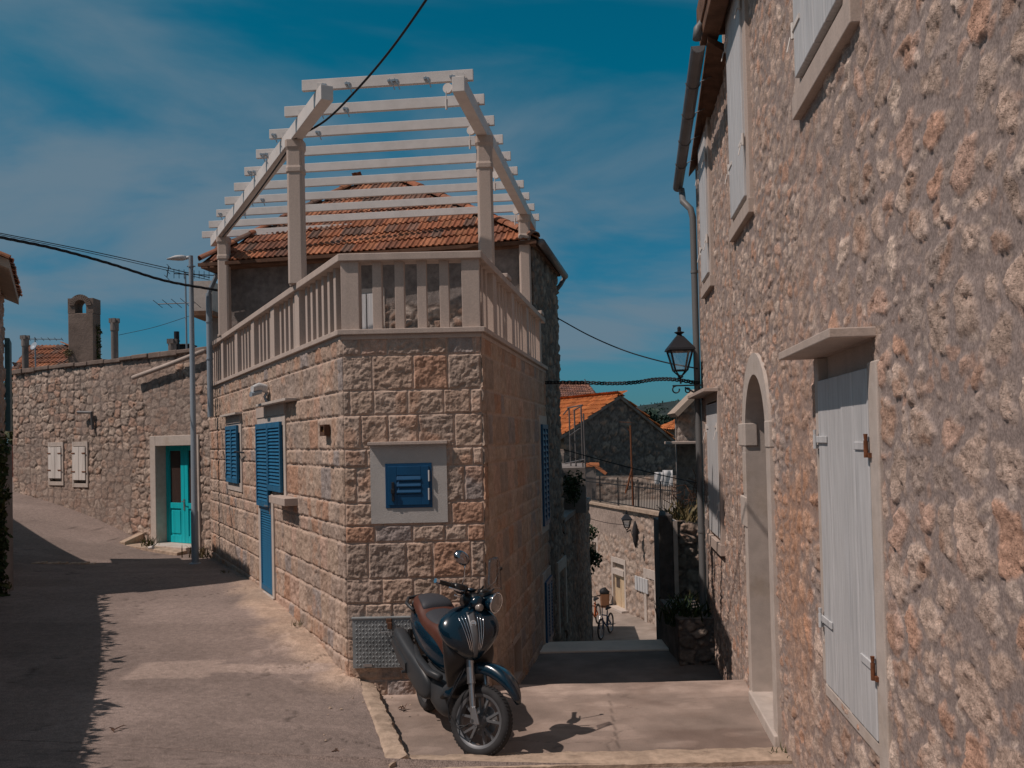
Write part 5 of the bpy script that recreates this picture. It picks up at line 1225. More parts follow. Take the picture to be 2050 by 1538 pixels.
for (b_, t_, Y, rr, lab) in pots:
    pb, pt2 = P(*b_, Y), P(*t_, Y); root = thing('chimney_pipe', lab, 'chimney', pb, 'round stone chimney pipes behind the old wall'); h_ = pt2.z - pb.z
    mb = MB(); mb.lathe([(rr, -0.8), (rr, h_ - 0.32), (rr * 1.03, h_ - 0.3)], pb, n=14); mb.build('shaft', M['plaster'], root, smooth=True, auto=50)
    mb = MB(); mb.lathe([(rr * 1.18, h_ - 0.3), (rr * 1.2, h_ - .1), (rr * .9, h_ - .1), (rr * .9, h_ - .3)], pb, n=14, closed=True)
    for k in range(5): a = 2 * math.pi * k / 5; mb.box((pb.x + rr * math.cos(a) - .035, pb.y + rr * math.sin(a) - .035, pb.z + h_ - .11), (pb.x + rr * math.cos(a) + .035, pb.y + rr * math.sin(a) + .035, pb.z + h_))
    mb.build('cap', M['plaster'], root)
mb = MB(); pb = P(354, 700, 20.8); h_ = P(354, 664, 20.8).z - pb.z; mb.lathe([(.06, -.3), (.06, h_), (.05, h_), (.05, -.2)], pb, n=14, closed=True); mb.lathe([(.075, h_ * .45), (.075, h_ * .5), (.06, h_ * .5), (.06, h_ * .45)], pb, n=14, closed=True); tag(mb.build('flue_pipe', M['black_iron'], smooth=True, auto=40), 'thin black metal flue pipe behind the short stone chimney pipe', 'pipe')
mb = MB(); mb.box((P(352, 694, 21.2).x, 21.2, P(352, 697, 21.2).z - .5), (P(380, 694, 21.2).x, 21.6, P(352, 692, 21.2).z)); mb.box((P(350, 694, 21.2).x, 21.15, P(352, 692, 21.2).z), (P(382, 694, 21.2).x, 21.65, P(352, 689, 21.2).z)); tag(mb.build('roof_box', M['black_iron'], bevel=.01), 'low dark lidded box on the roof beside the antenna mast', 'box')

def yagi(root, c, d, length, nel, el, up=(0, 0, 1)):
    mb = MB(); c = Vector(c); d = Vector(d).normalized(); x = d.cross(Vector(up)).normalized()
    mb.tube([c - d * length * .25, c + d * length * .75], 0.012, 6)
    for k in range(nel):
        p = c + d * length * (k / (nel - 1) - .25); mb.tube([p - x * el * (1 - .3 * k / nel) / 2, p + x * el * (1 - .3 * k / nel) / 2], 0.007, 5)
    mb.build('aerial', M['black_iron'], root)
an = thing('antenna', 'tall television antenna mast with two aerials beside the street lamp', 'antenna', P(373, 697, 21)); p0, p1 = P(374, 705, 21), P(371, 545, 21)
mb = MB(); mb.tube([p0 - Vector((0, 0, .5)), p1], 0.022, 8); mb.build('mast', M['galv'], an)
yagi(an, P(372, 607, 21), (-1, 0.25, 0.03), 1.0, 5, 0.5, (0.3, 0.3, 1)); yagi(an, P(371, 549, 21), (1, 0.4, 0), 1.0, 10, 0.22, (0.1, 1, .2)); yagi(an, P(335, 550, 21), (0.1, .2, 1), .28, 3, 0.3, (1, 0, 0))
an2 = thing('antenna', 'small television aerial with a satellite dish behind the left chimney pipe', 'antenna', P(72, 700, 27)); mb = MB(); p0, p1 = P(71, 705, 27), P(70, 676, 27); mb.tube([p0 - Vector((0, 0, .6)), p1], .02, 8); mb.build('mast', M['galv'], an2)
yagi(an2, P(75, 679, 27), (1, 0.1, -0.02), 0.95, 6, .25, (0.2, .4, 1))
mb = MB(); c_ = P(67, 693, 26.8); mb.lathe([(0.0, 0.06), (.06, .05), (.11, .02), (.13, 0), (.11, -.005), (.0, .03)], c_, (0.3, 0.7, -.3), 18); mb.build('dish', M['galv'], an2, smooth=True)
mb = MB()
for k in range(9):
    q = P(196 + 4 * math.sin(k * 2.2), 655 + 9 * k, 25); leaf_cloud(mb, q, (.07, .07, .09), 26, .04, k + 3)
mb.tube([P(197, 650, 25) , P(195, 690, 25), P(193, 740, 25)], .008, 5); tag(mb.build('creeper_plant', M['leaf']), 'thin green creeper climbing the side of the arched chimney', 'plant')
mb = MB(); leaf_cloud(mb, P(137, 706, 24.8), (.14, .12, .12), 110, .035, 8); mb.tube([P(137, 706, 24.8), P(138, 735, 24.8)], .01, 5); tag(mb.build('bush', M['leaf_dry']), 'tuft of yellow green weeds at the left foot of the arched chimney', 'plant')
# gap between the narrow house and the old wall
mb = MB(); r = random.Random(77)
for k in range(16): q = P(24 + r.uniform(-8, 6), 760 + r.uniform(0, 120), 27 + r.uniform(-.5, .5)); leaf_cloud(mb, q, (.35, .35, .35), 60, .08, 40 + k)
mb.tube([P(24, 985, 27), P(24, 760, 27)], .08, 6); tag(mb.build('tree', M['leaf']), 'dark leafy tree seen through the slit beside the narrow house', 'tree')
mb = MB(); q = P(26, 900, 26); mb.box((q.x - .8, 26, 0.8), (q.x + .25, 26.15, q.z + .1)); mb.box((q.x - .15, 25.93, 1.2), (q.x + .2, 26, q.z - .3)); tag(mb.build('gate', mat('red_brown_gate', (0.16, 0.05, 0.035), rough=.7, var=.2), bevel=.01), 'reddish brown gate at the far end of the street behind the narrow house', 'gate')
ph_ = thing('pale_house', 'pale plastered house corner with an overhanging slab glimpsed behind the lamp post', 'house', P(405, 640, 24)); a, b = P(385, 620, 24), P(424, 562, 24)
mb = MB(); mb.box((a.x, 24, a.z - .05), (b.x, 26, b.z)); mb.build('wall', M['pale_stone'], ph_); mb = MB(); mb.box((a.x - .05, 23.9, a.z - .17), (b.x + .05, 26, a.z - .05)); mb.build('slab', M['soffit'], ph_)
mb = MB(); mb.prism([(a.x + .25, 24.5), (b.x, 24.5), (b.x, 26), (a.x + .25, 26)], 1.5, a.z - .17); mb.build('lower_wall', M['plaster'], ph_)
# house corner pipe
mb = MB(); t_ = P(418, 588, 16.95); mb.tube([t_, Vector((t_.x, t_.y, 3.2))], 0.055, 10); mb.tube([t_ + Vector((0, 0, -.01)), t_ + Vector((.02, 0, .06)), t_ + Vector((.2, -.1, .35))], .045, 8)
for z_ in (5.0, 4.3): mb.lathe([(.057, -.015), (.066, -.015), (.066, .015), (.057, .015)], (t_.x, t_.y, z_), n=12)
mb.build('downpipe', M['galv'], old, smooth=True, auto=40)

# ================================================================== DOWN THE ALLEY
A_ST = [(0.34, 0.27, 0.22), (0.30, 0.24, 0.20), (0.38, 0.30, 0.245), (0.40, 0.33, 0.27), (0.35, 0.25, 0.19)]
# shaded door of the old house on the alley
r_ = (BR.hit(1114, 1200)[0], BR.hit(1131, 1200)[0], -0.6, BR.hit(1122, 1118)[1])
wn = frame(BR, (r_[0], r_[1], -1.0, r_[3]), 'door', M['pale_stone'], old, 0.14, -0.12, 0.05, bot=False)
mb = MB(); BR.box(mb, r_[0] + .12, r_[1] - .12, -1, r_[3] - .2, -.1, 0.0); mb.build('door_leaf', mat('red_brown_door', (0.14, 0.06, 0.04), rough=.7, var=.2), wn)
AC = Facade((0.98, 17.9), (1.02, 6.1)); ah = thing('alley_house', 'dark shaded stone house with a flat terrace on the left of the alley', 'house', (1.2, 20, -3.5))
zt = P(1172, 1003, 24).z
mb = MB(); mb.prism([(.86, 18.0), (1.88, 24.0), (-2, 24.6), (-2.5, 18.6)], -3.8, zt - .03); ac = mb.build('wall', M['mortar_core'], ah)
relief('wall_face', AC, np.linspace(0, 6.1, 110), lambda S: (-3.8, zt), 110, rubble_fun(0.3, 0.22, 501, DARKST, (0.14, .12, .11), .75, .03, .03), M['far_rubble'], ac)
AE = Facade((2.0, 24.0), (-3.9, 0.6)); 
mb = MB(); mb.prism([(1.0, 17.95), (2.06, 24.06), (-2, 24.7), (-2.5, 18.6)], zt, zt + .09); mb.build('terrace_slab', M['plaster'], ah)
mb = MB(); mb.prism([(-2, 24.75), (2.03, 24.1), (2.3, 29.0), (-2, 29.5)], -3.8, -1.1); mb.build('hidden_shade_block', M['plaster'], ah)  # block hidden behind the terrace, added to throw shade on the lane
a, b = P(1118, 934, 20.9), P(1169, 934, 20.9); mb = MB(); mb.prism([(a.x, 20.15), (b.x - .03, 20.15), (b.x + .28, 23.8), (a.x, 23.8)], zt, b.z); mb.build('parapet', M['plaster'], ah)
pf = thing('terrace_frame', 'thin grey metal canopy frame standing on the alley terrace', 'frame', P(1150, 960, 21))
def bars(root, segs, r_, mt, name='bar'):
    for (a, b) in segs:
        mb = MB(); mb.tube([a, b], r_, 6); mb.build(name, mt, root)
pts_ = [(1139, 815, 21.5), (1149.5, 822, 21.0), (1163, 812, 20.4), (1168, 828, 20.2)]
bars(pf, [(P(u, v, Y), P(u + 4, 940, Y)) for u, v, Y in pts_], .020, M['gutter'], 'post')
bars(pf, [(P(1136, 817, 21.5), P(1166, 811, 20.4)), (P(1139, 817, 21.5), P(1128, 830, 23)), (P(1166, 812, 20.4), P(1149, 822, 21)), (P(1140, 873, 21), P(1161, 858, 20.4)), (P(1132, 928, 21.5), P(1171, 920, 20.2))], .016, M['gutter'], 'rail')
mb = MB(); r = random.Random(9)
for k in range(12): q = P(1133 + 30 * r.random(), 950 + 50 * r.random(), 19.9); leaf_cloud(mb, q, (.16, .16, .16), 50, .04, 60 + k)
mb.tube([P(1150, 1015, 19.9), P(1148, 960, 19.9)], .012, 5); tag(mb.build('shrub', M['leaf_dark']), 'dark shrub in shade on the alley terrace', 'shrub')
ho = thing('tiled_pillar', 'small plastered pillar with a curved orange tile cap beside the alley terrace', 'pillar', P(1182, 1005, 36.6)); a, b = P(1171, 1010, 36.6), P(1193, 935, 36.6)
mb = MB(); mb.box((a.x, 36.6, -.3), (b.x, 37.1, b.z)); mb.build('shaft', M['plaster'], ho)
mb = MB(); ridge_tiles(mb, Vector((a.x - .1, 36.75, b.z)), Vector((b.x + .1, 36.75, b.z + .02)), .2, .3, [(0.36, .13, .055)]); ridge_tiles(mb, Vector((b.x, 36.7, b.z - .03)), Vector((b.x + .35, 36.6, b.z - .3)), .15, .3, [(0.30, .11, .05)]); mb.build('tile_cap', M['tile_new'], ho)

# end house with the beige door
D = Facade((2.8, 36.0), (1.95, -7.0)); 
if D.n.x > 0: D = Facade((2.8, 36.0), (1.95, -7.0), True)
dh = thing('lane_house', 'sunlit rubble stone house with a beige door at the bottom of the alley', 'house', (4.2, 33, -3.6))
zt = 0.08; mb = MB(); q = [D.pt(-.5, 0, -.1), D.pt(9, 0, -.1), D.pt(9, 0, -5), D.pt(-.5, 0, -5)]; mb.prism([(p.x, p.y) for p in q], -4, zt - .03); dc = mb.build('wall', M['mortar_core'], dh)
d_door = (D.hit(1254, 1170)[0], D.hit(1226, 1170)[0]); d_door = (min(d_door), max(d_door), -3.58, D.hit(1240, 1118)[1])
dr_a = rubble_fun(0.42, 0.32, 521, [(0.42, .33, .265), (.37, .29, .235), (.45, .36, .295), (.42, .30, .225)], (0.31, .245, .205), .7, .04, .03)
def dfun(s, z):
    h, c = dr_a(s, z); m = sst(-1.0, -.9, z + .15 * (fbm(s * 1.2, z, 3, 5) - .5)) * sst(4.6, 4.4, s); pc = np.array([.33, .26, .22]) * (.75 + .5 * fbm(s, z * 2, 3, 7))[..., None]
    c = c[..., :3]; return h * (1 - m), c * (1 - m[..., None]) + pc * m[..., None]
relief('wall_face', D, np.linspace(-.5, 9, 150), lambda S: (-4.0, zt), 80, dfun, M['far_rubble'], dc, holes=[(d_door[0] + .1, d_door[1] - .1, -4, d_door[3] - .05)])
dd = frame(D, (d_door[0], d_door[1], -3.9, d_door[3]), 'door', M['pale_stone'], dh, 0.13, -.3, .03, bot=False)
zl = D.hit(1240, 1145)[1]
beige = mat('beige_door_paint', (0.55, 0.42, 0.28), rough=.6, var=.1)
mb = MB(); D.box(mb, d_door[0] + .12, d_door[1] - .12, -3.58, zl - .12, -.11, -.06); D.box(mb, (d_door[0] + d_door[1]) / 2 - .02, (d_door[0] + d_door[1]) / 2 + .02, -3.5, zl - .2, -.06, -.045); mb.build('door_leaf', beige, dd)
mb = MB(); D.box(mb, d_door[0] + .15, d_door[1] - .15, zl - .12, zl + .08, -.3, .05); mb.build('transom', M['pale_stone'], dd)
mb = MB(); D.box(mb, d_door[0] + .22, d_door[1] - .22, zl + .08, d_door[3] - .3, -.3, -.28); D.box(mb, d_door[0] + .28, d_door[0] + .6, zl - .6, zl - .25, -.059, -.045); mb.build('glass', M['dark_glass'], dd)
mb = MB(); D.box(mb, d_door[0] - .1, d_door[1] + .1, -3.7, -3.5, -.3, .25); mb.build('threshold', M['pale_stone'], dd)
w_ = (D.hit(1198, 1100)[0], D.hit(1170, 1100)[0]); w_ = (min(w_), max(w_), D.hit(1185, 1128)[1], D.hit(1185, 1073)[1])
wf = frame(D, w_, 'window', M['pale_stone'], dh, .15, -.1, .03); mb = MB(); D.box(mb, w_[0] + .15, w_[1] - .15, w_[2] + .2, w_[3] - .2, .0, .028); mb.build('glass', M['dark_glass'], wf)
mp_ = rect(D, (1274, 1152), (1301, 1190)); mb = MB()
for k in range(5): a_ = mp_[0] + (mp_[1] - mp_[0]) * k / 5; D.box(mb, a_, a_ + (mp_[1] - mp_[0]) / 5 - .03, mp_[2], mp_[3], -.02, .07)
mb.build('meter_cover', M['white_paint'], dh, bevel=.01)
d2 = (D.hit(1318, 1200)[0], D.hit(1304, 1200)[0]); fr2 = frame(D, (min(d2) - .5, max(d2), -3.8, D.hit(1310, 1143)[1]), 'door', M['pale_stone'], dh, .2, -.3, .05, bot=False)
mb = MB(); D.box(mb, min(d2) - .3, max(d2) - .2, -3.6, D.hit(1310, 1147)[1] - .2, -.28, -.2); mb.build('door_leaf', M['wood_brown'], fr2)
mb = MB(); D.box(mb, 4.0, 9.0, zt, zt + .12, -.4, .12); D.box(mb, -.5, 4.0, zt - .02, zt + .06, -.4, .08); mb.build('coping', M['kerb'], dh)

# iron fence on the terrace above it
fe = thing('iron_fence', 'rusty iron picket fence on the terrace above the beige door house', 'fence', (3.5, 34, .1))
fa, fb = D.pt(-.4, 0, -.15), D.pt(8.6, 0, -.15); z0_, z1_ = .1, 1.02
for z_ in (z0_ + .12, z1_ - .12):
    mb = MB(); mb.bar((fa.x, fa.y, z_), (fb.x, fb.y, z_), .03, .03); mb.build('rail', M['black_iron'], fe)
for k in range(70):
    p = fa.lerp(fb, k / 69); mb = MB(); big = k % 14 == 0; mb.tube([(p.x, p.y, .08), (p.x, p.y, z1_ + (.15 if big else 0))], .028 if big else .012, 5); mb.lathe([(.02, z1_ - .02), (.02, z1_ + .03), (.0, z1_ + .1)], (p.x, p.y, 0), n=5); mb.build('picket', M['black_iron'], fe)
gwall = thing('terrace_wall', 'low pale rubble wall standing behind the iron fence', 'wall', (4, 37, 0)); TW = Facade((2.6, 38.4), (6, -2.6)); TW = TW if TW.n.y < 0 else Facade((2.6, 38.4), (6, -2.6), True)
relief('wall_face', TW, np.linspace(0, 6.5, 90), lambda S: (-1, P(1250, 955, 37).z), 40, rubble_fun(.4, .3, 541, A_ST, (.3, .25, .21), .6, .04, .04), M['far_rubble'], gwall, skirt=.4)
mb = MB(); q = [TW.pt(0, 0, -.1), TW.pt(6.5, 0, -.1), TW.pt(6.5, 0, -.4), TW.pt(0, 0, -.4)]; mb.prism([(p.x, p.y) for p in q], -4, P(1250, 955, 37).z - .05); mb.build('core', M['plaster'], gwall)

# lanterns
def lantern(root, c, s, mt):
    """four sided tapering street lantern, c = centre of the base ring, s = scale"""
    c = Vector(c)
    def sq(h, z): return [c + Vector((a * h * s, b * h * s, z * s)) for a, b in ((-1, -1), (1, -1), (1, 1), (-1, 1))]
    lo, hi = sq(.19, 0), sq(.34, .62)
    mb = MB()
    for k in range(4):
        mb.bar(lo[k], hi[k], .045 * s, .045 * s); mb.bar(lo[k], lo[(k + 1) % 4], .04 * s, .04 * s); mb.bar(hi[k], hi[(k + 1) % 4], .05 * s, .06 * s)
    mb.build('cage', mt, root)
    mb = MB()
    for k in range(4):
        a, b, c2, d = lo[k], lo[(k + 1) % 4], hi[(k + 1) % 4], hi[k]; nn = (b - a).cross(d - a).normalized() * .004
        mb.hexa([a, b, b + nn, a + nn, d, c2, c2 + nn, d + nn])
    mb.build('glass', M['glass'], root)
    mb = MB(); r0, r1, r2 = sq(.42, .63), sq(.40, .70), sq(.11, 1.08); vs = r0 + r1 + r2
    mb.add(vs, [(3, 2, 1, 0), (8, 9, 10, 11)] + [(i + k, i + (k + 1) % 4, i + 4 + (k + 1) % 4, i + 4 + k) for i in (0, 4) for k in range(4)])
    rf = mb.build('roof', mt, root)
    mb = MB(); mb.lathe([(.12 * s, 1.07 * s), (.07 * s, 1.14 * s), (.16 * s, 1.2 * s), (.16 * s, 1.215 * s), (.06 * s, 1.24 * s), (.06 * s, 1.36 * s), (.03 * s, 1.39 * s), (.01 * s, 1.4 * s)], c, n=12); mb.build('finial', mt, rf)
    mb = MB()
    for k in range(4): mb.tube([lo[k], c + Vector((0, 0, -.09 * s)) + (lo[k] - c) * .6, c + Vector((0, 0, -.22 * s))], .022 * s, 6)
    mb.lathe([(.05 * s, -.24 * s), (.10 * s, -.2 * s), (.04 * s, -.14 * s)], c, n=10); mb.tube([c + Vector((0, 0, -.2 * s)), c + Vector((0, 0, -.42 * s))], .03 * s, 6); mb.build('stem', mt, root)
lc = P(1362, 742, 13.05); ln = thing('wall_lantern', 'black four sided iron lantern on a scrolled bracket by the grey downpipe', 'lantern', lc)
lantern(ln, lc, .46, M['black_iron'])
wp = Vector((2.76, 13.0, lc.z - .22)); mb = MB(); b_ = lc + Vector((0, 0, -.22))
mb.bar(b_ + Vector((-.12, 0, .0)), wp, .025, .02); mb.tube([wp + Vector((0, 0, -.18)), wp + Vector((-.12, 0, -.10)), b_ + Vector((.06, 0, -.03))], .014, 6)
mb.tube([b_ + Vector((-.07 + .05 * math.cos(t), 0, -.055 + .05 * math.sin(t))) for t in np.linspace(1.5, 6.5, 12)], .011, 6); mb.tube([b_ + Vector((.1 + .035 * math.cos(t), 0, -.07 + .035 * math.sin(t))) for t in np.linspace(0, 6, 12)], .010, 6)
mb.box((wp.x - .01, wp.y - .02, wp.z - .22), (wp.x + .015, wp.y + .02, wp.z + .05)); mb.build('bracket', M['black_iron'], ln)
lc2 = P(1255, 1056, 30.8); l2 = thing('wall_lantern', 'small iron lantern on the sunlit wall above the beige door house', 'lantern', lc2); lantern(l2, lc2, .42, M['black_iron'])
mb = MB(); w2 = D.pt(D.hit(1262, 1060)[0], lc2.z - .16, 0); mb.bar(lc2 + Vector((0, 0, -.16)), w2, .03, .03); mb.build('bracket', M['black_iron'], l2)
mb = MB(); q = P(1272, 1070, 30.3); mb.loft([((q.x, q.y, q.z + .45), (.02, 0, 0), (0, .02, 0), 2), ((q.x, q.y, q.z + .3), (.07, 0, 0), (0, .07, 0), 2), ((q.x, q.y, q.z + .1), (.11, 0, 0), (0, .11, 0), 2), ((q.x, q.y, q.z - .25), (.08, 0, 0), (0, .08, 0), 2), ((q.x, q.y, q.z - .45), (.02, 0, 0), (0, .02, 0), 2)], 12)
tag(mb.build('furled_parasol', mat('dark_cloth', (0.03, .028, .03), rough=.9, var=.3), smooth=True), 'dark furled cloth hanging on the wall right of the small lantern', 'parasol')

# bin, bicycles
q = D.pt(D.hit(1229, 1225)[0], -3.58, .35); bn = thing('bin', 'brown rubbish bin topped by a black bag beside the beige door', 'bin', q)
brown = mat('brown_bin', (0.20, 0.10, 0.055), rough=.6, var=.15); mb = MB(); mb.loft([((q.x, q.y, -3.57), (.15, 0, 0), (0, .14, 0), 6), ((q.x, q.y, -3.08), (.17, 0, 0), (0, .16, 0), 6)], 20); mb.build('body', brown, bn)
mb = MB(); mb.loft([((q.x, q.y, -3.10), (.165, 0, 0), (0, .155, 0), 3), ((q.x, q.y, -3.0), (.19, 0, 0), (0, .17, 0), 3), ((q.x - .03, q.y, -2.9), (.11, 0, 0), (0, .11, 0), 2), ((q.x + .02, q.y, -2.85), (.03, 0, 0), (0, .03, 0), 2)], 14); mb.build('bag', M['cable'], bn, smooth=True)
def bicycle(label, mt, at, yaw, s=1.0):
    root = thing('bicycle', label, 'bicycle', at, 'bicycles parked at the bottom of the alley'); T = Matrix.Translation(Vector(at)) @ Matrix.Rotation(yaw, 4, 'Z') @ Matrix.Scale(s, 4)
    def tt(segs, r_, name, m_, par=root):
        mb = MB()
        for sg in segs: mb.tube(sg, r_, 6)
        mb.xform(T); return mb.build(name, m_, par)
    for x in (-.5, .5):
        mb = MB(); mb.lathe([(.27, -.02), (.31, -.02), (.325, 0), (.31, .02), (.27, .02)], (x, 0, .325), (0, 1, 0), 28, closed=True); mb.xform(T); wh = mb.build('wheel', M['cable'], root)
        mb = MB()
        for k in range(10): a = math.pi * k / 5; mb.tube([(x, 0, .325), (x + .27 * math.cos(a), 0, .325 + .27 * math.sin(a))], .004, 4)
        mb.lathe([(.262, -.012), (.272, -.012), (.272, .012), (.262, .012)], (x, 0, .325), (0, 1, 0), 28, closed=True); mb.xform(T); mb.build('rim', M['steel'], wh)
    tt([[(-.5, 0, .325), (-.08, 0, .30)], [(-.08, 0, .30), (.36, 0, .62)], [(-.16, 0, .62), (.36, 0, .74)], [(-.08, 0, .3), (-.2, 0, .75)], [(-.5, 0, .325), (-.17, 0, .6)]], .022, 'frame', mt)
    tt([[(.5, .05, .325), (.42, .05, .62), (.36, 0, .68), (.32, 0, .95)], [(.5, -.05, .325), (.42, -.05, .62)]], .016, 'fork', mt)
    tt([[(.32, 0, .95), (.33, .0, 1.0)], [(.22, -.30, 1.05), (.33, -.1, 1.0), (.33, .1, 1.0), (.22, .30, 1.05)]], .015, 'handlebar', M['cable'])
    mb = MB(); mb.loft([((-.36, 0, .84), (0, .09, 0), (0, 0, .035), 2), ((-.22, 0, .83), (0, .07, 0), (0, 0, .03), 2), ((-.08, 0, .82), (0, .025, 0), (0, 0, .02), 2)], 12); mb.tube([(-.2, 0, .75), (-.22, 0, .82)], .015, 6); mb.xform(T); mb.build('saddle', M['cable'], root)
b1 = P(1216, 1283, 28.3); b2 = P(1190, 1255, 29.5)
bicycle('blue bicycle parked in the shade at the bottom of the alley', mat('blue_bike_paint', (0.01, .07, .16), rough=.35), (b1.x - .05, 28.2, -3.56), R(247), 1.0)
bicycle('orange bicycle parked against the left wall at the bottom of the alley', mat('orange_bike_paint', (0.5, .12, .03), rough=.35), (b2.x, 29.6, -3.56), R(250), 1.05)

# right side of the alley
pl = thing('gate_pillar', 'tall stone gate pillar coloured dark for shade at the alley steps', 'pillar', (2.45, 14.5, -.6)); zt = P(1335, 1031, 14.35).z
xa, xb = P(1321, 1150, 14.35).x, P(1350, 1150, 14.35).x
mb = MB(); mb.prism([(xa, 14.36), (xb, 14.36), (xb, 15.2), (xa + .15, 15.2)], -1.4, zt); mb.build('shaft', M['far_rubble'] if False else mat('shaded_pillar_stone', (0.085, .075, .07), rough=.95, var=.35, vscale=6, bump=.02, bscale=14), pl, bevel=.02)  # the shade on this face is put into the dark base colour
mb = MB(); mb.box((xb + .003, 14.36, -1.4), (xb + .07, 15.2, zt - .1)); mb.build('lit_edge_strip', M['pale_stone'], pl)  # pale strip stands in for the sunlit edge
rt = thing('retaining_wall', 'rough rubble retaining wall with plants on top behind the grey downpipe', 'wall', (3.0, 15.6, -.6)); RT = Facade((xb + .05, 15.25), (1.0, -.12)); zt = P(1372, 1048, 15.2).z
relief('wall_face', RT, np.linspace(0, 1.6, 80), lambda S: (-1.5, zt + .04 * np.sin(S * 7)), 130, rubble_fun(.26, .2, 561, A_ST, (.2, .17, .15), .75, .06, .04), M['far_rubble'], rt, skirt=.5)
mb = MB(); mb.prism([(xb + .1, 15.4), (4.4, 15.25), (4.4, 17), (xb + .1, 17)], -2, zt - .05); mb.build('core', M['plaster'], rt)
mb = MB(); a, b = P(1338, 1045, 16), P(1405, 1032, 16); mb.box((a.x, 15.9, a.z), (b.x + .4, 16.5, b.z)); mb.build('capping', M['plaster'], rt, bevel=.02)
pn = thing('stone_planter', 'low rough stone planter against the rubble house at the alley edge', 'planter', (2.5, 13, -.5)); PL = Facade((P(1361, 1330, 12.45).x, 12.45), (1, 0)); 
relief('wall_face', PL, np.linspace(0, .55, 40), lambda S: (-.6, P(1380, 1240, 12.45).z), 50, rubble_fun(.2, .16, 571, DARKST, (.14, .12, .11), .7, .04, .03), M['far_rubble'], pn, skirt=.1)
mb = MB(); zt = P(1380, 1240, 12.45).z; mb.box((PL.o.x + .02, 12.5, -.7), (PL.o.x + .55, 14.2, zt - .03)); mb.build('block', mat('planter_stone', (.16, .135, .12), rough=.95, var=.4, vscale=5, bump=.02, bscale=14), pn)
def tuft(name, c, n, h, spread, mt, label, seed, cat='plant'):
    r = random.Random(seed); mb = MB(); c = Vector(c)
    for _ in range(n):
        b = c + Vector((r.gauss(0, spread * .35), r.gauss(0, spread * .35), 0)); d = Vector((r.gauss(0, .4), r.gauss(0, .4), 1)).normalized(); l_ = h * r.uniform(.5, 1.1); w_ = d.cross(Vector((r.gauss(0, 1), r.gauss(0, 1), .1))).normalized() * l_ * .035
        t = b + d * l_ + Vector((r.gauss(0, .15), r.gauss(0, .15), -.1)) * l_; m_ = b + d * l_ * .55
        mb.add([b - w_, b + w_, m_ + w_ * .9, t, m_ - w_ * .9], [(0, 1, 2, 4), (4, 2, 3)])
    return tag(mb.build(name, mt), label, cat)
q = P(1372, 1240, 13); tuft('fern_plant', (q.x, 13, q.z - .05), 130, .5, .5, M['leaf_dark'], 'dark green plant growing from the stone planter', 3)
q = P(1372, 1215, 14.0); tuft('grass_plant', (q.x, 14.3, q.z - .15), 90, .4, .4, M['leaf_dry'], 'yellow dry plant on the ledge above the stone planter', 4)
q = P(1370, 1050, 15.4); tuft('grass_plant', (q.x, 15.5, q.z - .05), 130, .55, .35, M['leaf_dry'], 'tall dry grass tuft on top of the retaining wall', 5)
q = P(1385, 985, 15.8); mb = MB(); r = random.Random(2)
for k in range(26):
    a_ = Vector((q.x + r.uniform(-.25, .2), 15.9, q.z - .25)); pts2 = [a_]
    for _ in range(5): pts2.append(pts2[-1] + Vector((r.gauss(0, .09), r.gauss(0, .05), r.uniform(-.02, .16))))
    mb.tube(pts2, .006, 4)
tag(mb.build('twig_plant', M['wood_brown']), 'bare tangled twigs above the retaining wall beside the downpipe', 'plant')
mb = MB()
for k in range(14): q = P(1180 + rnd.uniform(-12, 16), 1062 + k * 6 + rnd.uniform(-4, 4), 24.6); leaf_cloud(mb, q, (.17, .17, .15), 60, .055, 80 + k)
q0 = P(1172, 1150, 24.6); mb.tube([(q0.x, 24.6, -3.5), (q0.x, 24.6, -.5)], .03, 6); tag(mb.build('climbing_plant', M['leaf_dark']), 'dark green climbing plant bulging from the corner of the alley house', 'plant')
hs = thing('slab_house', 'pale stone house with a projecting slab at the right of the alley', 'house', (3.5, 19, 0)); a, b = P(1353, 840, 19), P(1420, 790, 19)
HF = Facade((a.x, 19.0), (1, -.1)); relief('wall_face', HF, np.linspace(0, 1.4, 60), lambda S: (-1.5, P(1353, 836, 19).z + np.minimum(S, .5) * .98), 130, rubble_fun(.3, .22, 581, [(.40, .35, .31), (.36, .31, .28), (.44, .38, .33)], (.36, .31, .275), .45, .03, .03), M['far_rubble'], hs, skirt=.3)
mb = MB(); mb.prism([(a.x + .1, 19.15), (a.x + 3, 19.0), (a.x + 3, 22), (a.x + .8, 22)], -3, P(1353, 836, 19).z); mb.build('core', M['plaster'], hs)
mb = MB(); c_ = P(1346, 832, 18.9); e_ = P(1396, 782, 18.9); mb.bar(c_, e_, .9, .1, (0, 0, 1)); mb.build('roof', M['soffit_pale'], hs)
mb = MB(); s0_, s1_ = P(1338, 890, 18.7), P(1400, 883, 18.7); mb.box((s0_.x, 18.4, s0_.z), (s1_.x + .5, 19.2, s1_.z)); mb.build('slab', M['cream_stone'], hs, bevel=.01)

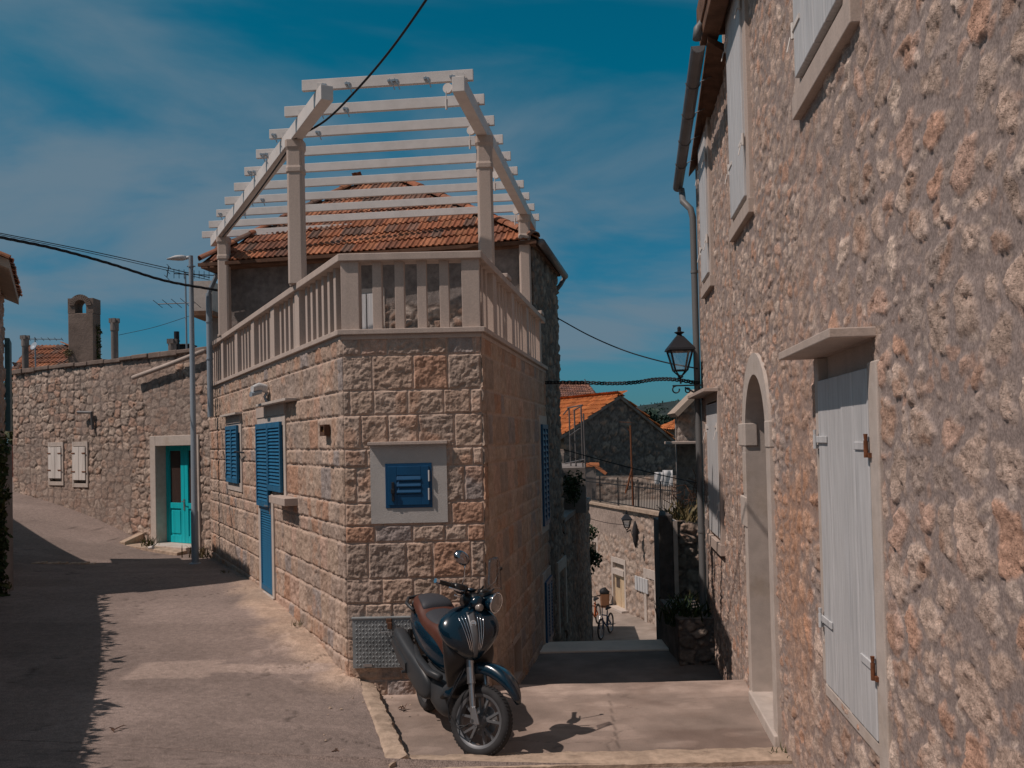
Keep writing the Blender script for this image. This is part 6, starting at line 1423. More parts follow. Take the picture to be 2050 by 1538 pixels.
# laundry, pole
tl = [(1318, 946, 16, 24, 'white towel hanging on the left of the washing line'), (1336, 944, 20, 32, 'pale blue grey towel hanging on the right of the washing line')]
mb = MB(); mb.tube([P(1264, 962, 31), P(1300, 950, 31), P(1345, 941, 31), P(1372, 925, 31)], .008, 5); tag(mb.build('washing_line', M['cable']), 'thin washing line strung between the rusty pole and the pale house', 'line')
for u_, v_, w_, h_, lab in tl:
    mb = MB(); p = P(u_, v_ + (0 if u_ < 1325 else -2), 31); W = w_ * 31 / 1800; H = h_ * 31 / 1800; vs = []; nn = 10
    for yy in (-.03, .03):
        for j in range(5):
            for i in range(nn): t = i / (nn - 1); vs.append((p.x + (t - .5) * W, p.y + yy + .03 * math.sin(t * 9 + j), p.z + .01 - H * j / 4 * (1 if yy < 0 else .93)))
    fs = [(o + j * nn + i, o + j * nn + i + 1, o + (j + 1) * nn + i + 1, o + (j + 1) * nn + i) for o in (0, 5 * nn) for j in range(4) for i in range(nn - 1)] + [(i, i + 1, 5 * nn + i + 1, 5 * nn + i) for i in range(nn - 1)]
    mb.add(vs, fs); tag(mb.build('towel', M['white_paint'], smooth=True), lab, 'towel', 'towels on the washing line')
rp = thing('rusty_pole', 'leaning rusty pole with a forked top above the iron fence', 'pole', P(1267, 1010, 31.2)); mb = MB(); mb.tube([P(1267, 1012, 31.2), P(1262, 852, 31.2)], .032, 8); mb.build('pole', M['rust'], rp)
mb = MB(); mb.tube([P(1266, 935, 31.2), P(1256, 975, 31.2), P(1252, 988, 31.2)], .035, 6); mb.tube([P(1262, 866, 31.2), P(1256, 858, 31.2)], .015, 5); mb.tube([P(1240, 845, 31.2), P(1264, 846, 31.2)], .01, 5); mb.build('brace', M['rust'], rp)

# roofs beyond
g = thing('gable_house', 'grey stone gable house with a bright orange tiled roof beyond the alley', 'house', (5, 42, 0)); apx = P(1239, 792, 42); gd = Vector((.89, .455, 0)); rd3 = Vector((-.455, .89, 0))
lc3, rc3 = P(1128, 870, 40.6), P(1352, 885, 43.5)
GF = Facade((lc3.x, lc3.y), (rc3.x - lc3.x, rc3.y - lc3.y)); GL = (Vector((rc3.x, rc3.y)) - Vector((lc3.x, lc3.y))).length; pk = (Vector((apx.x, apx.y)) - GF.o).dot(GF.d)
gst = rubble_fun(.5, .35, 601, [(.20, .165, .145), (.16, .135, .12), (.24, .2, .17), (.14, .12, .11)], (.115, .10, .095), .7, .05, .04)
relief('wall_face', GF, np.linspace(0, GL, 130), lambda S: (-4.5, np.where(S < pk, lc3.z + (apx.z - lc3.z) * S / pk, apx.z + (rc3.z - apx.z) * (S - pk) / (GL - pk)) - .06), 100, gst, M['far_rubble'], g, skirt=.6)
mb = MB(); ov = 14
A, B, C_, D_ = lc3, apx, apx + rd3 * ov, lc3 + rd3 * ov; E_, F_ = rc3, rc3 + rd3 * ov; dv = Vector((0, 0, -.14)); A_ = A + Vector((-.25, -.12, -.12)); D2 = D_ + Vector((-.25, -.12, -.12)); fr_ = -rd3 * .12
mb.hexa([A_ + dv + fr_, B + dv + fr_, C_ + dv, D2 + dv, A_ + fr_, B + fr_, C_, D2]); mb.hexa([B + dv + fr_, E_ + dv + fr_, F_ + dv, C_ + dv, B + fr_, E_ + fr_, F_, C_]); grf = mb.build('roof', M['plaster'], g)
ORN = [(0.50, 0.17, 0.055), (.46, .15, .05), (.53, .19, .065), (.43, .14, .05)]
mb = MB(); tile_slope(mb, D2, A_ + fr_, [B + fr_, C_], .30, .42, ORN, .05, .045, 33); tile_slope(mb, E_ + fr_, F_, [C_, B + fr_], .30, .42, ORN, .05, .045, 34); ridge_tiles(mb, B + fr_, C_, .14, .45, ORN); mb.build('tiles', M['tile_new'], grf)
mb = MB(); q = P(1214, 793, 44.5); mb.box((q.x - .2, 44.4, q.z - .6), (q.x + .2, 44.8, q.z + .02)); mb.box((q.x - .26, 44.34, q.z + .02), (q.x + .26, 44.86, q.z + .12)); mb.build('chimney', M['plaster'], grf)
mb = MB(); q = [GF.pt(.2, 0, -.25), GF.pt(GL - .2, 0, -.25)]; mb.prism([(q[0].x, q[0].y), (q[1].x, q[1].y), (q[1].x + rd3.x * 13, q[1].y + rd3.y * 13), (q[0].x + rd3.x * 13, q[0].y + rd3.y * 13)], -4.6, min(lc3.z, rc3.z) - .1); mb.build('wall', M['plaster'], g)
h2 = thing('brown_roof_house', 'house with an old brown tiled roof above the orange roof', 'house', P(1150, 800, 56)); hip_house(h2, None, 56, -4.6, (1085, 1172, 768), (1070, 1196, 800), 8, M['tile'], M['plaster'], [(.22, .105, .075), (.26, .13, .09), (.19, .1, .08)], 61, .32, .5)
h3 = thing('orange_roof_house', 'small far house with an orange tiled roof at the right of the grey gable', 'house', P(1350, 850, 62)); hip_house(h3, None, 62, -4.6, (1352, 1385, 842), (1330, 1420, 861), 7, M['tile_new'], M['plaster'], ORN, 62, .32, .5)

# wooded hill
xs = np.linspace(-500, 900, 220); ysn = np.linspace(330, 900, 90); X, Y = np.meshgrid(xs, ysn)
hgt = 27 * np.exp(-((X - 150) / 150) ** 2) * np.exp(-((Y - 600) / 150) ** 2) + 6 * np.exp(-((X + 60) / 330) ** 2) * np.exp(-((Y - 640) / 130) ** 2)
Z = -4.5 + hgt + 3.0 * (fbm(X / 18, Y / 18, 4, 5) - .3) * sst(1, 6, hgt)
cc = np.array([0.020, 0.036, 0.034])[None, None] * (0.6 + 0.9 * fbm(X / 12, Y / 12, 4, 7))[..., None]
tag(grid_mesh('hill', X, Y, Z, cc, mat('wooded_hillside', attr=True, rough=.95, var=.3, vscale=.4, bump=.6, bscale=.5)), 'dark wooded hill on the skyline', kind='structure')
mb = MB(); r = random.Random(6)
for _ in range(420):
    x = r.uniform(70, 330); y = r.uniform(430, 620); hz_ = float(27 * math.exp(-((x - 150) / 150) ** 2) * math.exp(-((y - 600) / 150) ** 2)) - 4.5
    leaf_cloud(mb, (x, y, hz_ + 2.5), (4, 4, 3.5), 26, 0.9, r.randint(0, 9999))
tag(mb.build('woods', M['pine']), 'far pine woods covering the hill', kind='stuff')
def tree(label, u_, v_, Y, rad, h, seed):
    q = P(u_, v_, Y); root = thing('pine_tree', label, 'tree', (q.x, Y, -4.6), 'trees beyond the orange roof'); mb = MB(); r = random.Random(seed)
    for k in range(16): leaf_cloud(mb, q + Vector((r.uniform(-rad, rad), r.uniform(-rad, rad), r.uniform(-h, h * .6))), (rad * .45, rad * .45, h * .35), 70, .32, seed * 50 + k)
    mb.build('crown', M['pine'], root); mb = MB(); mb.tube([(q.x, Y, -4.6), (q.x + .1, Y, q.z - h * .5), (q.x, Y, q.z + h * .2)], [.3, .22, .08], 8); mb.build('trunk', M['wood_brown'], root)
tree('dark pine crown just right of the orange roof ridge', 1287, 838, 75, 1.3, .9, 1); tree('dark pine crown lower down over the grey gable', 1318, 852, 80, 1.7, 1.0, 2); tree('small dark pine at the hill foot beside the pale house', 1343, 846, 95, 1.5, 1.0, 3)
# ================================================================== STREET LAMP
lb = G(391, 1129, 0.49); sl_ = thing('street_lamp', 'slim grey steel street lamp with a white head standing before the turquoise door', 'street lamp', lb)
tp = P(389.5, 512, lb.y); mb = MB(); hh_ = tp.z - lb.z
mb.lathe([(.066, 0), (.066, .95), (.056, .98), (.040, hh_)], lb, n=20); mb.build('pole', M['galv'], sl_, smooth=True, auto=40)
mb = MB(); mb.lathe([(.11, 0), (.11, .012), (.075, .03)], lb, n=16); mb.build('base_plate', M['galv'], sl_)
mb = MB(); z_ = tp.z - .20; mb.lathe([(.042, -.012), (.056, -.012), (.056, .012), (.042, .012)], (lb.x, lb.y, z_), n=14); mb.bar((lb.x - .07, lb.y, z_), (lb.x + .08, lb.y, z_), .02, .02); mb.build('clamp', M['galv'], sl_)
mb = MB(); c_ = Vector((lb.x, lb.y, tp.z - .035)); mb.tube([c_, c_ + Vector((-.10, 0, .0))], .032, 10)
mb.loft([(c_ + Vector((-.08, 0, 0)), (0, .04, 0), (0, 0, .035), 2), (c_ + Vector((-.16, 0, .0)), (0, .085, 0), (0, 0, .05), 2.5), (c_ + Vector((-.26, 0, -.002)), (0, .10, 0), (0, 0, .045), 2.5), (c_ + Vector((-.36, 0, -.015)), (0, .08, 0), (0, 0, .022), 2.5), (c_ + Vector((-.44, 0, -.02)), (0, .04, 0), (0, 0, .008), 2)], 16)
mb.build('lamp_head', M['white_paint'], sl_, smooth=True)
mb = MB(); mb.box((lb.x - .03, lb.y - .075, lb.z + .42), (lb.x + .03, lb.y - .062, lb.z + .75)); mb.build('service_door', M['galv'], sl_, bevel=.004)

# ================================================================== CABLES
def cable(pts, r_, label, sag=0.0, n=14, wob=0.0, strands=1):
    P0 = [Vector(p) for p in pts]; out = []
    # Catmull-Rom through the surveyed points
    Q = [P0[0] * 2 - P0[1]] + P0 + [P0[-1] * 2 - P0[-2]]
    for i in range(1, len(Q) - 2):
        for k in range(n):
            t = k / n; a, b, c, d = Q[i - 1], Q[i], Q[i + 1], Q[i + 2]
            out.append(0.5 * ((2 * b) + (c - a) * t + (2 * a - 5 * b + 4 * c - d) * t * t + (3 * b - a - 3 * c + d) * t ** 3))
    out.append(P0[-1]); mb = MB(); m = len(out)
    for s_ in range(strands):
        o2 = [p + Vector((0, math.cos(i * .8 + s_ * 2.1) * wob, math.sin(i * .8 + s_ * 2.1) * wob - sag * math.sin(math.pi * i / (m - 1)))) for i, p in enumerate(out)]
        mb.tube(o2, r_, 6)
    return tag(mb.build('cable', M['cable'], smooth=True), label, 'cable')
cable([P(868, -30, 7.6), P(853, 0, 7.9), P(782, 100, 8.9), P(715, 179, 9.8), P(652, 241, 10.6), P(590, 277, 11.05)], .013, 'black cable slanting down from the top of the photo to the pergola post', n=8)
cable([P(590, 277, 11.05), P(570, 310, 11.5), P(500, 408, 13.6), P(446, 474, 16.0)], .012, 'black cable clipped along the left beam of the pergola', n=8)
cable([P(-60, 460, 13.5), P(0, 475, 14), P(110, 498, 15), P(220, 528, 15.8), P(330, 562, 16.3), P(440, 582, 16.6)], .016, 'thick twisted black cable crossing the sky from the left edge to the old house', wob=.012, strands=3)
cable([P(-60, 455, 14.5), P(0, 467, 15), P(200, 507, 16.2), P(420, 556, 17)], .008, 'thin upper black wire of the pair crossing the sky at the left', n=10)
cable([P(-60, 458, 14.5), P(0, 470, 15), P(200, 511, 16.2), P(420, 561, 17)], .006, 'thin lower black wire of the pair crossing the sky at the left', n=10)
cable([P(238, 671, 22), P(310, 655, 22), P(388, 630, 21.5)], .006, 'faint wire between the tall chimney pipe and the lamp post', n=8)
cable([P(1116, 637, 17.2), P(1180, 672, 16.3), P(1250, 702, 15.2), P(1325, 724, 13.9), P(1396, 738, 13.1)], .011, 'thin black wire dropping across the alley sky to the rubble house', n=8)
cable([P(1090, 766, 14.9), P(1160, 766, 14.6), P(1220, 768, 14.2), P(1270, 766, 13.9), P(1310, 760, 13.6), P(1350, 760, 13.2), P(1400, 768, 13.05)], .011, 'bundle of twisted black cables level across the alley below the lantern', wob=.022, strands=4)
cable([P(1128, 900, 19), P(1170, 912, 19), P(1260, 936, 18.5), P(1340, 955, 17.5), P(1402, 968, 16.5)], .011, 'lower black cable sagging across the alley in front of the grey gable', n=8)
cable([P(1128, 908, 20), P(1200, 938, 20), P(1280, 956, 19.5), P(1400, 978, 18.0)], .006, 'lowest thin wire across the alley in front of the grey gable', n=8)
cable([P(1168, 1035, 30), P(1215, 1047, 30.5), P(1262, 1052, 31)], .01, 'wire along the concrete band of the beige door house', n=6)

# wall lamp and number plate of the terrace house
q = LF.hit(541, 782); ll = thing('wall_lamp', 'small grey white bulkhead floodlight on the left wall above the blue door', 'lamp', LF.pt(q[0], q[1], 0.05))
mb = MB(); c_ = LF.pt(q[0], q[1], 0.10); nx = Vector((LF.n.x, LF.n.y, 0)); dx = Vector((LF.d.x, LF.d.y, 0))
mb.loft([(c_ - nx * .05 + Vector((0, 0, .02)), dx * .07, Vector((0, 0, .06)), 3), (c_ + nx * .06 + Vector((0, 0, .05)), dx * .10, Vector((0, 0, .06)), 3), (c_ + nx * .15 + Vector((0, 0, .02)), dx * .12, Vector((0, 0, .045)), 3)], 16); mb.build('shade', M['white_paint'], ll, smooth=True, auto=50)
mb = MB(); mb.loft([(c_ + nx * .03 + Vector((0, 0, -.02)), dx * .09, Vector((0, 0, .03)), 3), (c_ + nx * .17 + Vector((0, 0, -.055)), dx * .11, Vector((0, 0, .035)), 3)], 16); mb.build('housing', M['galv'], ll, smooth=True, auto=50)
mb = MB(); mb.tube([c_ - nx * .06 + Vector((0, 0, -.02)), c_ - nx * .02 + Vector((0, 0, -.09)), c_ - nx * .06 + Vector((0, 0, -.18))], .02, 8); mb.build('bracket', M['galv'], ll)
r_ = rect(LF, (654.5, 847), (664.5, 878)); pl = thing('number_plate', 'dark framed house number lantern near the corner of the terrace house', 'plaque', LF.pt(r_[0], r_[2], 0.05))
mb = MB(); zz0, zz1 = r_[2] + .03, r_[3] - 0.02; w_ = (r_[1] - r_[0]); a0, a1 = r_[0], r_[1]
for (x0, x1, y0, y1) in ((a0, a0 + .03, zz0, zz1), (a1 - .03, a1, zz0, zz1), (a0 + .03, a1 - .03, zz1 - .02, zz1), (a0 + .03, a1 - .03, zz0, zz0 + .045)): LF.box(mb, x0, x1, y0, y1, 0.02, .085)
mb.build('case', M['wood_brown'], pl, bevel=.003)
mb = MB(); LF.box(mb, a0 + .03, a1 - .03, zz0 + .045, zz1 - .02, .02, .055); mb.build('panel', mat('amber_number_panel', (.30, .17, .05), rough=.4, var=.15), pl)
mb = MB(); m_ = (a0 + a1) / 2; zc = (zz0 + zz1) / 2 + .01; LF.box(mb, m_ - .012, m_ + .012, zc - .04, zc + .045, .055, .06); LF.box(mb, m_ + .012, m_ + .032, zc + .018, zc + .036, .055, .06); mb.build('numeral', M['wood_brown'], pl)

# weeds
tuft('weed_plant', (-6.15, 17.75, .45), 60, .35, .4, M['leaf_dry'], 'dry weeds at the foot of the wall behind the lamp post', 11)
q = G(300, 1092, .62); tuft('weed_plant', (q.x - .05, q.y + .05, .6), 50, .25, .2, M['leaf'], 'small green weed at the left foot of the turquoise door', 12)
for u_, v_, z_, n_, h_, lab in ((1566, 1510, .05, 22, .10, 'tiny weed sprouting between the flush stone strip and the rubble house'), (700, 1362, .17, 26, .09, 'tiny weed at the corner of the terrace house by the kerb'), (596, 1250, .46, 30, .10, 'little green weed at the wall base just below the blue door'), (450, 1150, .5, 30, .14, 'low weed at the wall base behind the lamp post shade')):
    q = G(u_, v_, z_); tuft('weed_plant', (q.x, q.y, z_ - .02), n_, h_, .10, M['leaf'] if u_ > 500 else M['leaf_dry'], lab, u_)
mb = MB(); r = random.Random(3); q = G(480, 1452 - 200, .4)
for (u_, v_, n) in ((812, 1418, 6), (655, 1262, 5), (230, 1460, 4), (668, 1506, 4)):
    q = G(u_, v_, 0.02 if u_ > 760 else gz1(*G(u_, v_, .25).to_2d())); mb2 = MB()
    for _ in range(n):
        d = Vector((r.gauss(0, 1), r.gauss(0, 1), .3)).normalized() * r.uniform(.02, .05); c_ = q + Vector((r.gauss(0, .03), r.gauss(0, .03), .012)); s_ = d.cross(Vector((0, 0, 1))).normalized() * .012
        mb2.add([c_ - d, c_ + s_ + Vector((0, 0, .01)), c_ + d, c_ - s_ + Vector((0, 0, .006))], [(0, 1, 2), (0, 2, 3)])
    tag(mb2.build('dry_leaf', M['wood_brown']), {812: 'curled brown leaves on the concrete behind the scooter', 655: 'brown leaves on the verge below the blue door', 230: 'curled brown leaf on the asphalt at the shadow edge', 668: 'small brown leaf on the asphalt near the kerb'}[u_], 'leaf')
# ================================================================== MOTOR SCOOTER
M['sc_blue'] = mat('petrol_blue_lacquer', (0.001, 0.014, 0.028), rough=0.22, spec=0.4, coat=0.6)
M['sc_black'] = mat('black_plastic', (0.018, 0.016, 0.016), rough=0.35, spec=0.5)
M['sc_grey'] = mat('grey_plastic', (0.033, 0.037, 0.042), rough=0.45, spec=0.4, var=0.1)
M['sc_brown'] = mat('brown_seat_vinyl', (0.085, 0.029, 0.019), rough=0.5, spec=0.4, var=0.12, vscale=6)
M['sc_seat_dark'] = mat('dark_seat_vinyl', (0.040, 0.043, 0.052), rough=0.6, spec=0.35)
M['tyre'] = mat('tyre_rubber', (0.028, 0.028, 0.030), rough=0.8, var=0.2, vscale=12)
M['rim'] = mat('dark_grey_alloy', (0.15, 0.155, 0.165), rough=0.42, metal=0.5, spec=0.5)
M['fork'] = mat('satin_fork_alloy', (0.42, 0.43, 0.45), rough=0.3, metal=0.9)
M['lens'] = mat('headlamp_lens', (0.27, 0.235, 0.21), rough=0.15, spec=0.6, coat=0.4)
REAR, FRONT = Vector((-0.86, 8.86, 0)), Vector((-0.345, 7.60, 0))
mid_ = (REAR + FRONT) / 2; fw = (FRONT - REAR).normalized(); yaw = math.atan2(fw.y, fw.x)
LEAN = R(0)
BODY = Matrix.Translation(mid_) @ Matrix.Rotation(yaw, 4, 'Z') @ Matrix.Rotation(LEAN, 4, 'X')
WB = (FRONT - REAR).length / 2
sax = Vector((-0.40, 0, 0.916)).normalized(); spt = Vector((WB - 0.06, 0, 0.29))        # steering axis, just behind the front axle
STEER = BODY @ Matrix.Translation(spt) @ Matrix.Rotation(R(40), 4, sax) @ Matrix.Translation(-spt)
sc = thing('motor_scooter', 'dark blue motor scooter with brown and black seat parked on the concrete forecourt', 'scooter', mid_)
def sb(mb, name, m_, parent=None, T=None, **k): mb.xform(T or BODY); return mb.build(name, m_, parent or sc, **k)
def V(*a): return Vector(a)

def wheel(cx, rz, rt, wt, T, name, seg=56, spokes=True):
    root = bpy.data.objects.new(name, None); COL.objects.link(root); root.parent = sc; root.location = (T @ V(cx, 0, rz)) - world_loc(sc); root.empty_display_size = .1
    prof = []
    for a in np.linspace(-2.35, 2.35, 17): prof.append((rz - rt + rt * math.cos(a) * 1.0, wt * math.sin(a)))
    mb = MB(); mb.lathe([(p[0], p[1]) for p in prof], V(cx, 0, rz), (0, 1, 0), seg, closed=True)
    for k in range(seg):                      # tread blocks
        a = 2 * math.pi * k / seg
        for s_ in (-1, 1):
            aa = a + s_ * .03; cr, sr = math.cos(aa), math.sin(aa); q = []
            for (da, hh_) in ((-.020, 0), (.020, 0)):
                pass
            base = []
            for (rr, yy, da) in ((rz - .0035, .012 * s_, -.03), (rz - .013, .036 * s_, .0), (rz - .013, .036 * s_, .045), (rz - .0035, .012 * s_, .015)):
                base.append(V(cx + rr * math.cos(aa + da), yy, rz + rr * math.sin(aa + da)))
            up_ = [b + (V(b.x - cx, 0, b.z - rz).normalized() * .006 + V(0, .003 * s_, 0)) for b in base]
            mb.hexa(base + up_)
    sb(mb, 'tyre', M['tyre'], root, T, smooth=True, auto=35)
    ri = rz - 2 * rt * .86; mb = MB()
    mb.lathe([(ri - .016, -.034), (ri + .014, -.046), (ri + .020, -.046), (ri + .016, -.036), (ri + .006, -.02), (ri + .006, .02), (ri + .016, .036), (ri + .020, .046), (ri + .014, .046), (ri - .016, .034), (ri - .020, .02), (ri - .020, -.02)], V(cx, 0, rz), (0, 1, 0), seg, closed=True)
    for k in range(5):
        for da in (-.17, .17):
            a = 2 * math.pi * k / 5 + .35; c0 = V(cx + .05 * math.cos(a), 0, rz + .05 * math.sin(a)); c1 = V(cx + (ri - .012) * math.cos(a + da * 1.4), 0, rz + (ri - .012) * math.sin(a + da * 1.4))
            mb.bar(c0, c1, .05, .034, (0, 1, 0), w2=.034, h2=.028) if False else mb.bar(c0, c1, .040, .024, V(0, 1, 0).cross(c1 - c0), w2=.030, h2=.018)
    mb.lathe([(.018, -.06), (.045, -.058), (.062, -.03), (.062, .03), (.045, .058), (.018, .06)], V(cx, 0, rz), (0, 1, 0), 20)
    for k in range(5): a = 2 * math.pi * k / 5 + .35 + math.pi / 5; mb.tube([V(cx + .05 * math.cos(a), -.052, rz + .05 * math.sin(a)), V(cx + .05 * math.cos(a), -.062, rz + .05 * math.sin(a))], .008, 6)
    sb(mb, 'rim', M['rim'], root, T, smooth=True, auto=35)
    mb = MB(); mb.lathe([(.06, .050), (.125, .050), (.125, .056), (.06, .056)], V(cx, 0, rz), (0, 1, 0), 36, closed=True); sb(mb, 'brake_disc', M['steel'], root, T)
    return root
wheel(-WB - .09, .27, .05, .066, BODY, 'rear_wheel')
wheel(WB, .292, .046, .052, STEER, 'front_wheel')

# --- steered front end
for s_ in (-1, 1):
    root_top = V(WB - .175, .118 * s_, .84); axl = V(WB - .0, .118 * s_, .29); dd_ = (axl - root_top)
    mb = MB(); mb.tube([root_top, root_top + dd_ * .46], .034, 14); mb.tube([root_top + dd_ * .455, root_top + dd_ * .475], .037, 14); mb.tube([root_top + dd_ * .47, axl + dd_ * .0], .025, 14)
    mb.tube([axl + V(0, -.02 * s_, -.0), axl + V(0, .03 * s_, 0)], .02, 10); fk = sb(mb, 'fork', M['fork'], None, STEER, smooth=True, auto=40)
    if s_ < 0:
        mb = MB(); a = axl + V(.02, -.015, .02); mb.hexa([axl + V(-.01, -.03, -.02), axl + V(.07, -.03, -.01), axl + V(.07, -.012, -.01), axl + V(-.01, -.012, -.02), axl + V(-.03, -.03, .11), axl + V(.0, -.03, .12), axl + V(.0, -.012, .12), axl + V(-.03, -.012, .11)]); sb(mb, 'fork_bracket', M['steel'], fk, STEER, bevel=.003)
# fender: swept arc
mb = MB(); ns_, n_ = 22, 11; vs = []; C0 = V(WB - .015, 0, .33)
for i in range(ns_):
    t = i / (ns_ - 1); a = R(26 + 140 * t); rad = .40 + .045 * math.sin(math.pi * min(1, t * 1.1)); hw_ = .088 * min(1, (t / .22) ** .6 if t > 0 else 0.05) + .004; hw_ *= 1 - .15 * t
    drop = .085 * min(1, .25 + t * 2.2)
    for k in range(n_):
        b = -1 + 2 * k / (n_ - 1); yy = hw_ * (1 if abs(b) > .6 else abs(b) / .6) * (1 if b > 0 else -1) if b else 0
        dr_ = (drop * max(0, abs(b) - .45) / .55) ** 1.0 + .018 * b * b
        rr = rad - dr_; vs.append(C0 + V(rr * math.cos(a), yy * (1 + .10 * max(0, abs(b) - .6)), rr * math.sin(a)))
fs = [(i * n_ + k, i * n_ + k + 1, (i + 1) * n_ + k + 1, (i + 1) * n_ + k) for i in range(ns_ - 1) for k in range(n_ - 1)]
mb.add(vs, fs); fo = sb(mb, 'front_fender', M['sc_blue'], None, STEER, smooth=True); so_ = fo.modifiers.new('s', 'SOLIDIFY'); so_.thickness = .006
mb = MB(); mb.loft([(V(WB - .12, 0, .60), V(.03, 0, 0), V(0, .115, 0), 3), (V(WB - .16, 0, .68), V(.05, 0, 0), V(0, .12, 0), 3), (V(WB - .20, 0, .84), V(.05, 0, 0), V(0, .115, 0), 3)], 16); sb(mb, 'fork_yoke', M['sc_black'], None, STEER, smooth=True)
mb = MB(); mb.loft([(V(WB - .40, 0, .44), V(0, .075, 0), V(.015, 0, .06), 3), (V(WB - .28, 0, .55), V(0, .09, 0), V(.02, 0, .07), 3), (V(WB - .15, 0, .64), V(0, .09, 0), V(.02, 0, .05), 3)], 16); sb(mb, 'mudguard', M['sc_grey'], None, STEER, smooth=True)
mb = MB(); mb.tube([V(WB - .16, -.12, .74), V(WB - .20, -.145, .58), V(WB - .27, -.15, .38), V(WB - .22, -.14, .24), V(WB - .12, -.125, .20), V(WB - .03, -.11, .27)], .006, 6); mb.tube([V(WB - .17, -.11, .78), V(WB - .24, -.135, .56), V(WB - .27, -.13, .33), V(WB - .16, -.12, .22), V(WB - .05, -.105, .24)], .005, 6); sb(mb, 'brake_hose', M['cable'], None, STEER)
# handlebar, headlamp, dials, screen, mirror
hb = V(WB - .30, 0, 1.27)
mb = MB(); mb.tube([hb + V(-.11, -.40, .085), hb + V(-.06, -.26, .075), hb + V(.0, -.12, .03), hb + V(.02, 0, 0), hb + V(0, .12, .03), hb + V(-.06, .26, .075), hb + V(-.11, .40, .085)], .015, 8); ha = sb(mb, 'handlebar', M['sc_black'], None, STEER, smooth=True)
for s_ in (-1, 1):
    mb = MB(); a, b = hb + V(-.072, .285 * s_, .078), hb + V(-.118, .42 * s_, .087); mb.tube([a, a.lerp(b, .06), a.lerp(b, .1), a.lerp(b, .9), b], [.024, .024, .019, .019, .021], 12); gr = sb(mb, 'grip', M['sc_black'], ha, STEER, smooth=True, auto=40)
    mb = MB(); mb.tube([b, b + (b - a).normalized() * .035], .0215, 12); sb(mb, 'bar_end', M['chrome'], gr, STEER)
    mb = MB(); c_ = hb + V(-.03, .20 * s_, .06); mb.loft([(c_ + V(.0, -.07 * s_, 0), V(.035, 0, 0), V(0, 0, .04), 3), (c_, V(.045, 0, 0), V(0, 0, .045), 3), (c_ + V(-.02, .07 * s_, .015), V(.03, 0, 0), V(0, 0, .03), 3)], 14); sb(mb, 'switch_box', M['sc_black'], ha, STEER, smooth=True)
    mb = MB(); mb.tube([c_ + V(.04, 0, -.005), c_ + V(.06, .08 * s_, -.02), c_ + V(.015, .20 * s_, -.005)], [.011, .009, .006], 8); mb.tube([c_ + V(.04, -.02 * s_, -.02), c_ + V(.055, .05 * s_, -.07), c_ + V(.03, .12 * s_, -.06)], .007, 8); sb(mb, 'brake_lever', M['chrome'] if s_ < 0 else M['sc_black'], ha, STEER, smooth=True)
mb = MB(); mb.loft([(hb + V(-.09, 0, -.02), V(0, .09, 0), V(0, 0, .06), 3), (hb + V(.0, 0, -.02), V(0, .14, 0), V(0, 0, .075), 3), (hb + V(.09, 0, -.02), V(0, .12, 0), V(0, 0, .08), 3), (hb + V(.13, 0, -.02), V(0, .08, 0), V(0, 0, .06), 3)], 18); sb(mb, 'handlebar_cover', M['sc_black'], ha, STEER, smooth=True)
mb = MB(); mb.loft([(hb + V(.05, -.10, -.05), V(0, .06, 0), V(0, 0, .07), 2), (hb + V(.10, -.10, -.03), V(0, .055, 0), V(0, 0, .065), 2), (hb + V(.15, -.09, -.02), V(0, .03, 0), V(0, 0, .04), 2)], 14); mb.loft([(hb + V(-.05, -.05, .05), V(.06, 0, 0), V(0, .05, 0), 2), (hb + V(.0, -.05, .085), V(.045, 0, 0), V(0, .04, 0), 2)], 14); sb(mb, 'dial_cowl', M['sc_blue'], ha, STEER, smooth=True)
mb = MB(); mb.lathe([(.0, .0), (.034, 0), (.034, .03), (.028, .042), (0, .046)], hb + V(.12, -.105, -.065), (1, -.15, .1), 18); sb(mb, 'indicator_lamp', M['lens'], ha, STEER, smooth=True, auto=40)
hc = hb + V(.225, .0, .0); ax = V(1, 0, -.10).normalized()
mb = MB(); mb.lathe([(.0, -.16), (.042, -.15), (.068, -.10), (.083, -.04), (.087, -.01), (.087, .004), (.08, .008)], hc, ax, 32); hl = sb(mb, 'headlamp', M['sc_blue'], None, STEER, smooth=True)
mb = MB(); mb.lathe([(.080, -.004), (.091, -.004), (.093, .004), (.088, .014), (.079, .010)], hc, ax, 36, closed=True); sb(mb, 'headlamp_rim', M['chrome'], hl, STEER, smooth=True)
mb = MB(); mb.lathe([(.080, .002), (.075, .016), (.055, .027), (.027, .032), (.0, .034)], hc, ax, 32); sb(mb, 'lens', M['lens'], hl, STEER, smooth=True)
mb = MB(); mb.bar(hb + V(.06, 0, -.06), hc - ax * .1, .05, .06); mb.bar(hb + V(.02, .07, -.02), hc + V(-.02, .06, .09), .015, .02); mb.bar(hb + V(.02, -.07, -.02), hc + V(-.02, -.06, .09), .015, .02); sb(mb, 'headlamp_bracket', M['sc_black'], hl, STEER)
mb = MB(); vs = []; nx_, nz_ = 11, 9
for j in range(nz_):
    t = j / (nz_ - 1); hw_ = .14 * (1 - .25 * t) * (1 if t < .8 else math.sqrt(max(0.02, 1 - ((t - .8) / .2) ** 2)) * .98 + .02)
    for i in range(nx_): b = -1 + 2 * i / (nx_ - 1); vs.append(hb + V(.24 - .07 * t - .05 * b * b, hw_ * b * .85, .12 + .27 * t))
mb.add(vs, [(j * nx_ + i, j * nx_ + i + 1, (j + 1) * nx_ + i + 1, (j + 1) * nx_ + i) for j in range(nz_ - 1) for i in range(nx_ - 1)]); ws = sb(mb, 'windscreen', M['screen'], None, STEER, smooth=True); ws.modifiers.new('s', 'SOLIDIFY').thickness = .004
mb = MB()
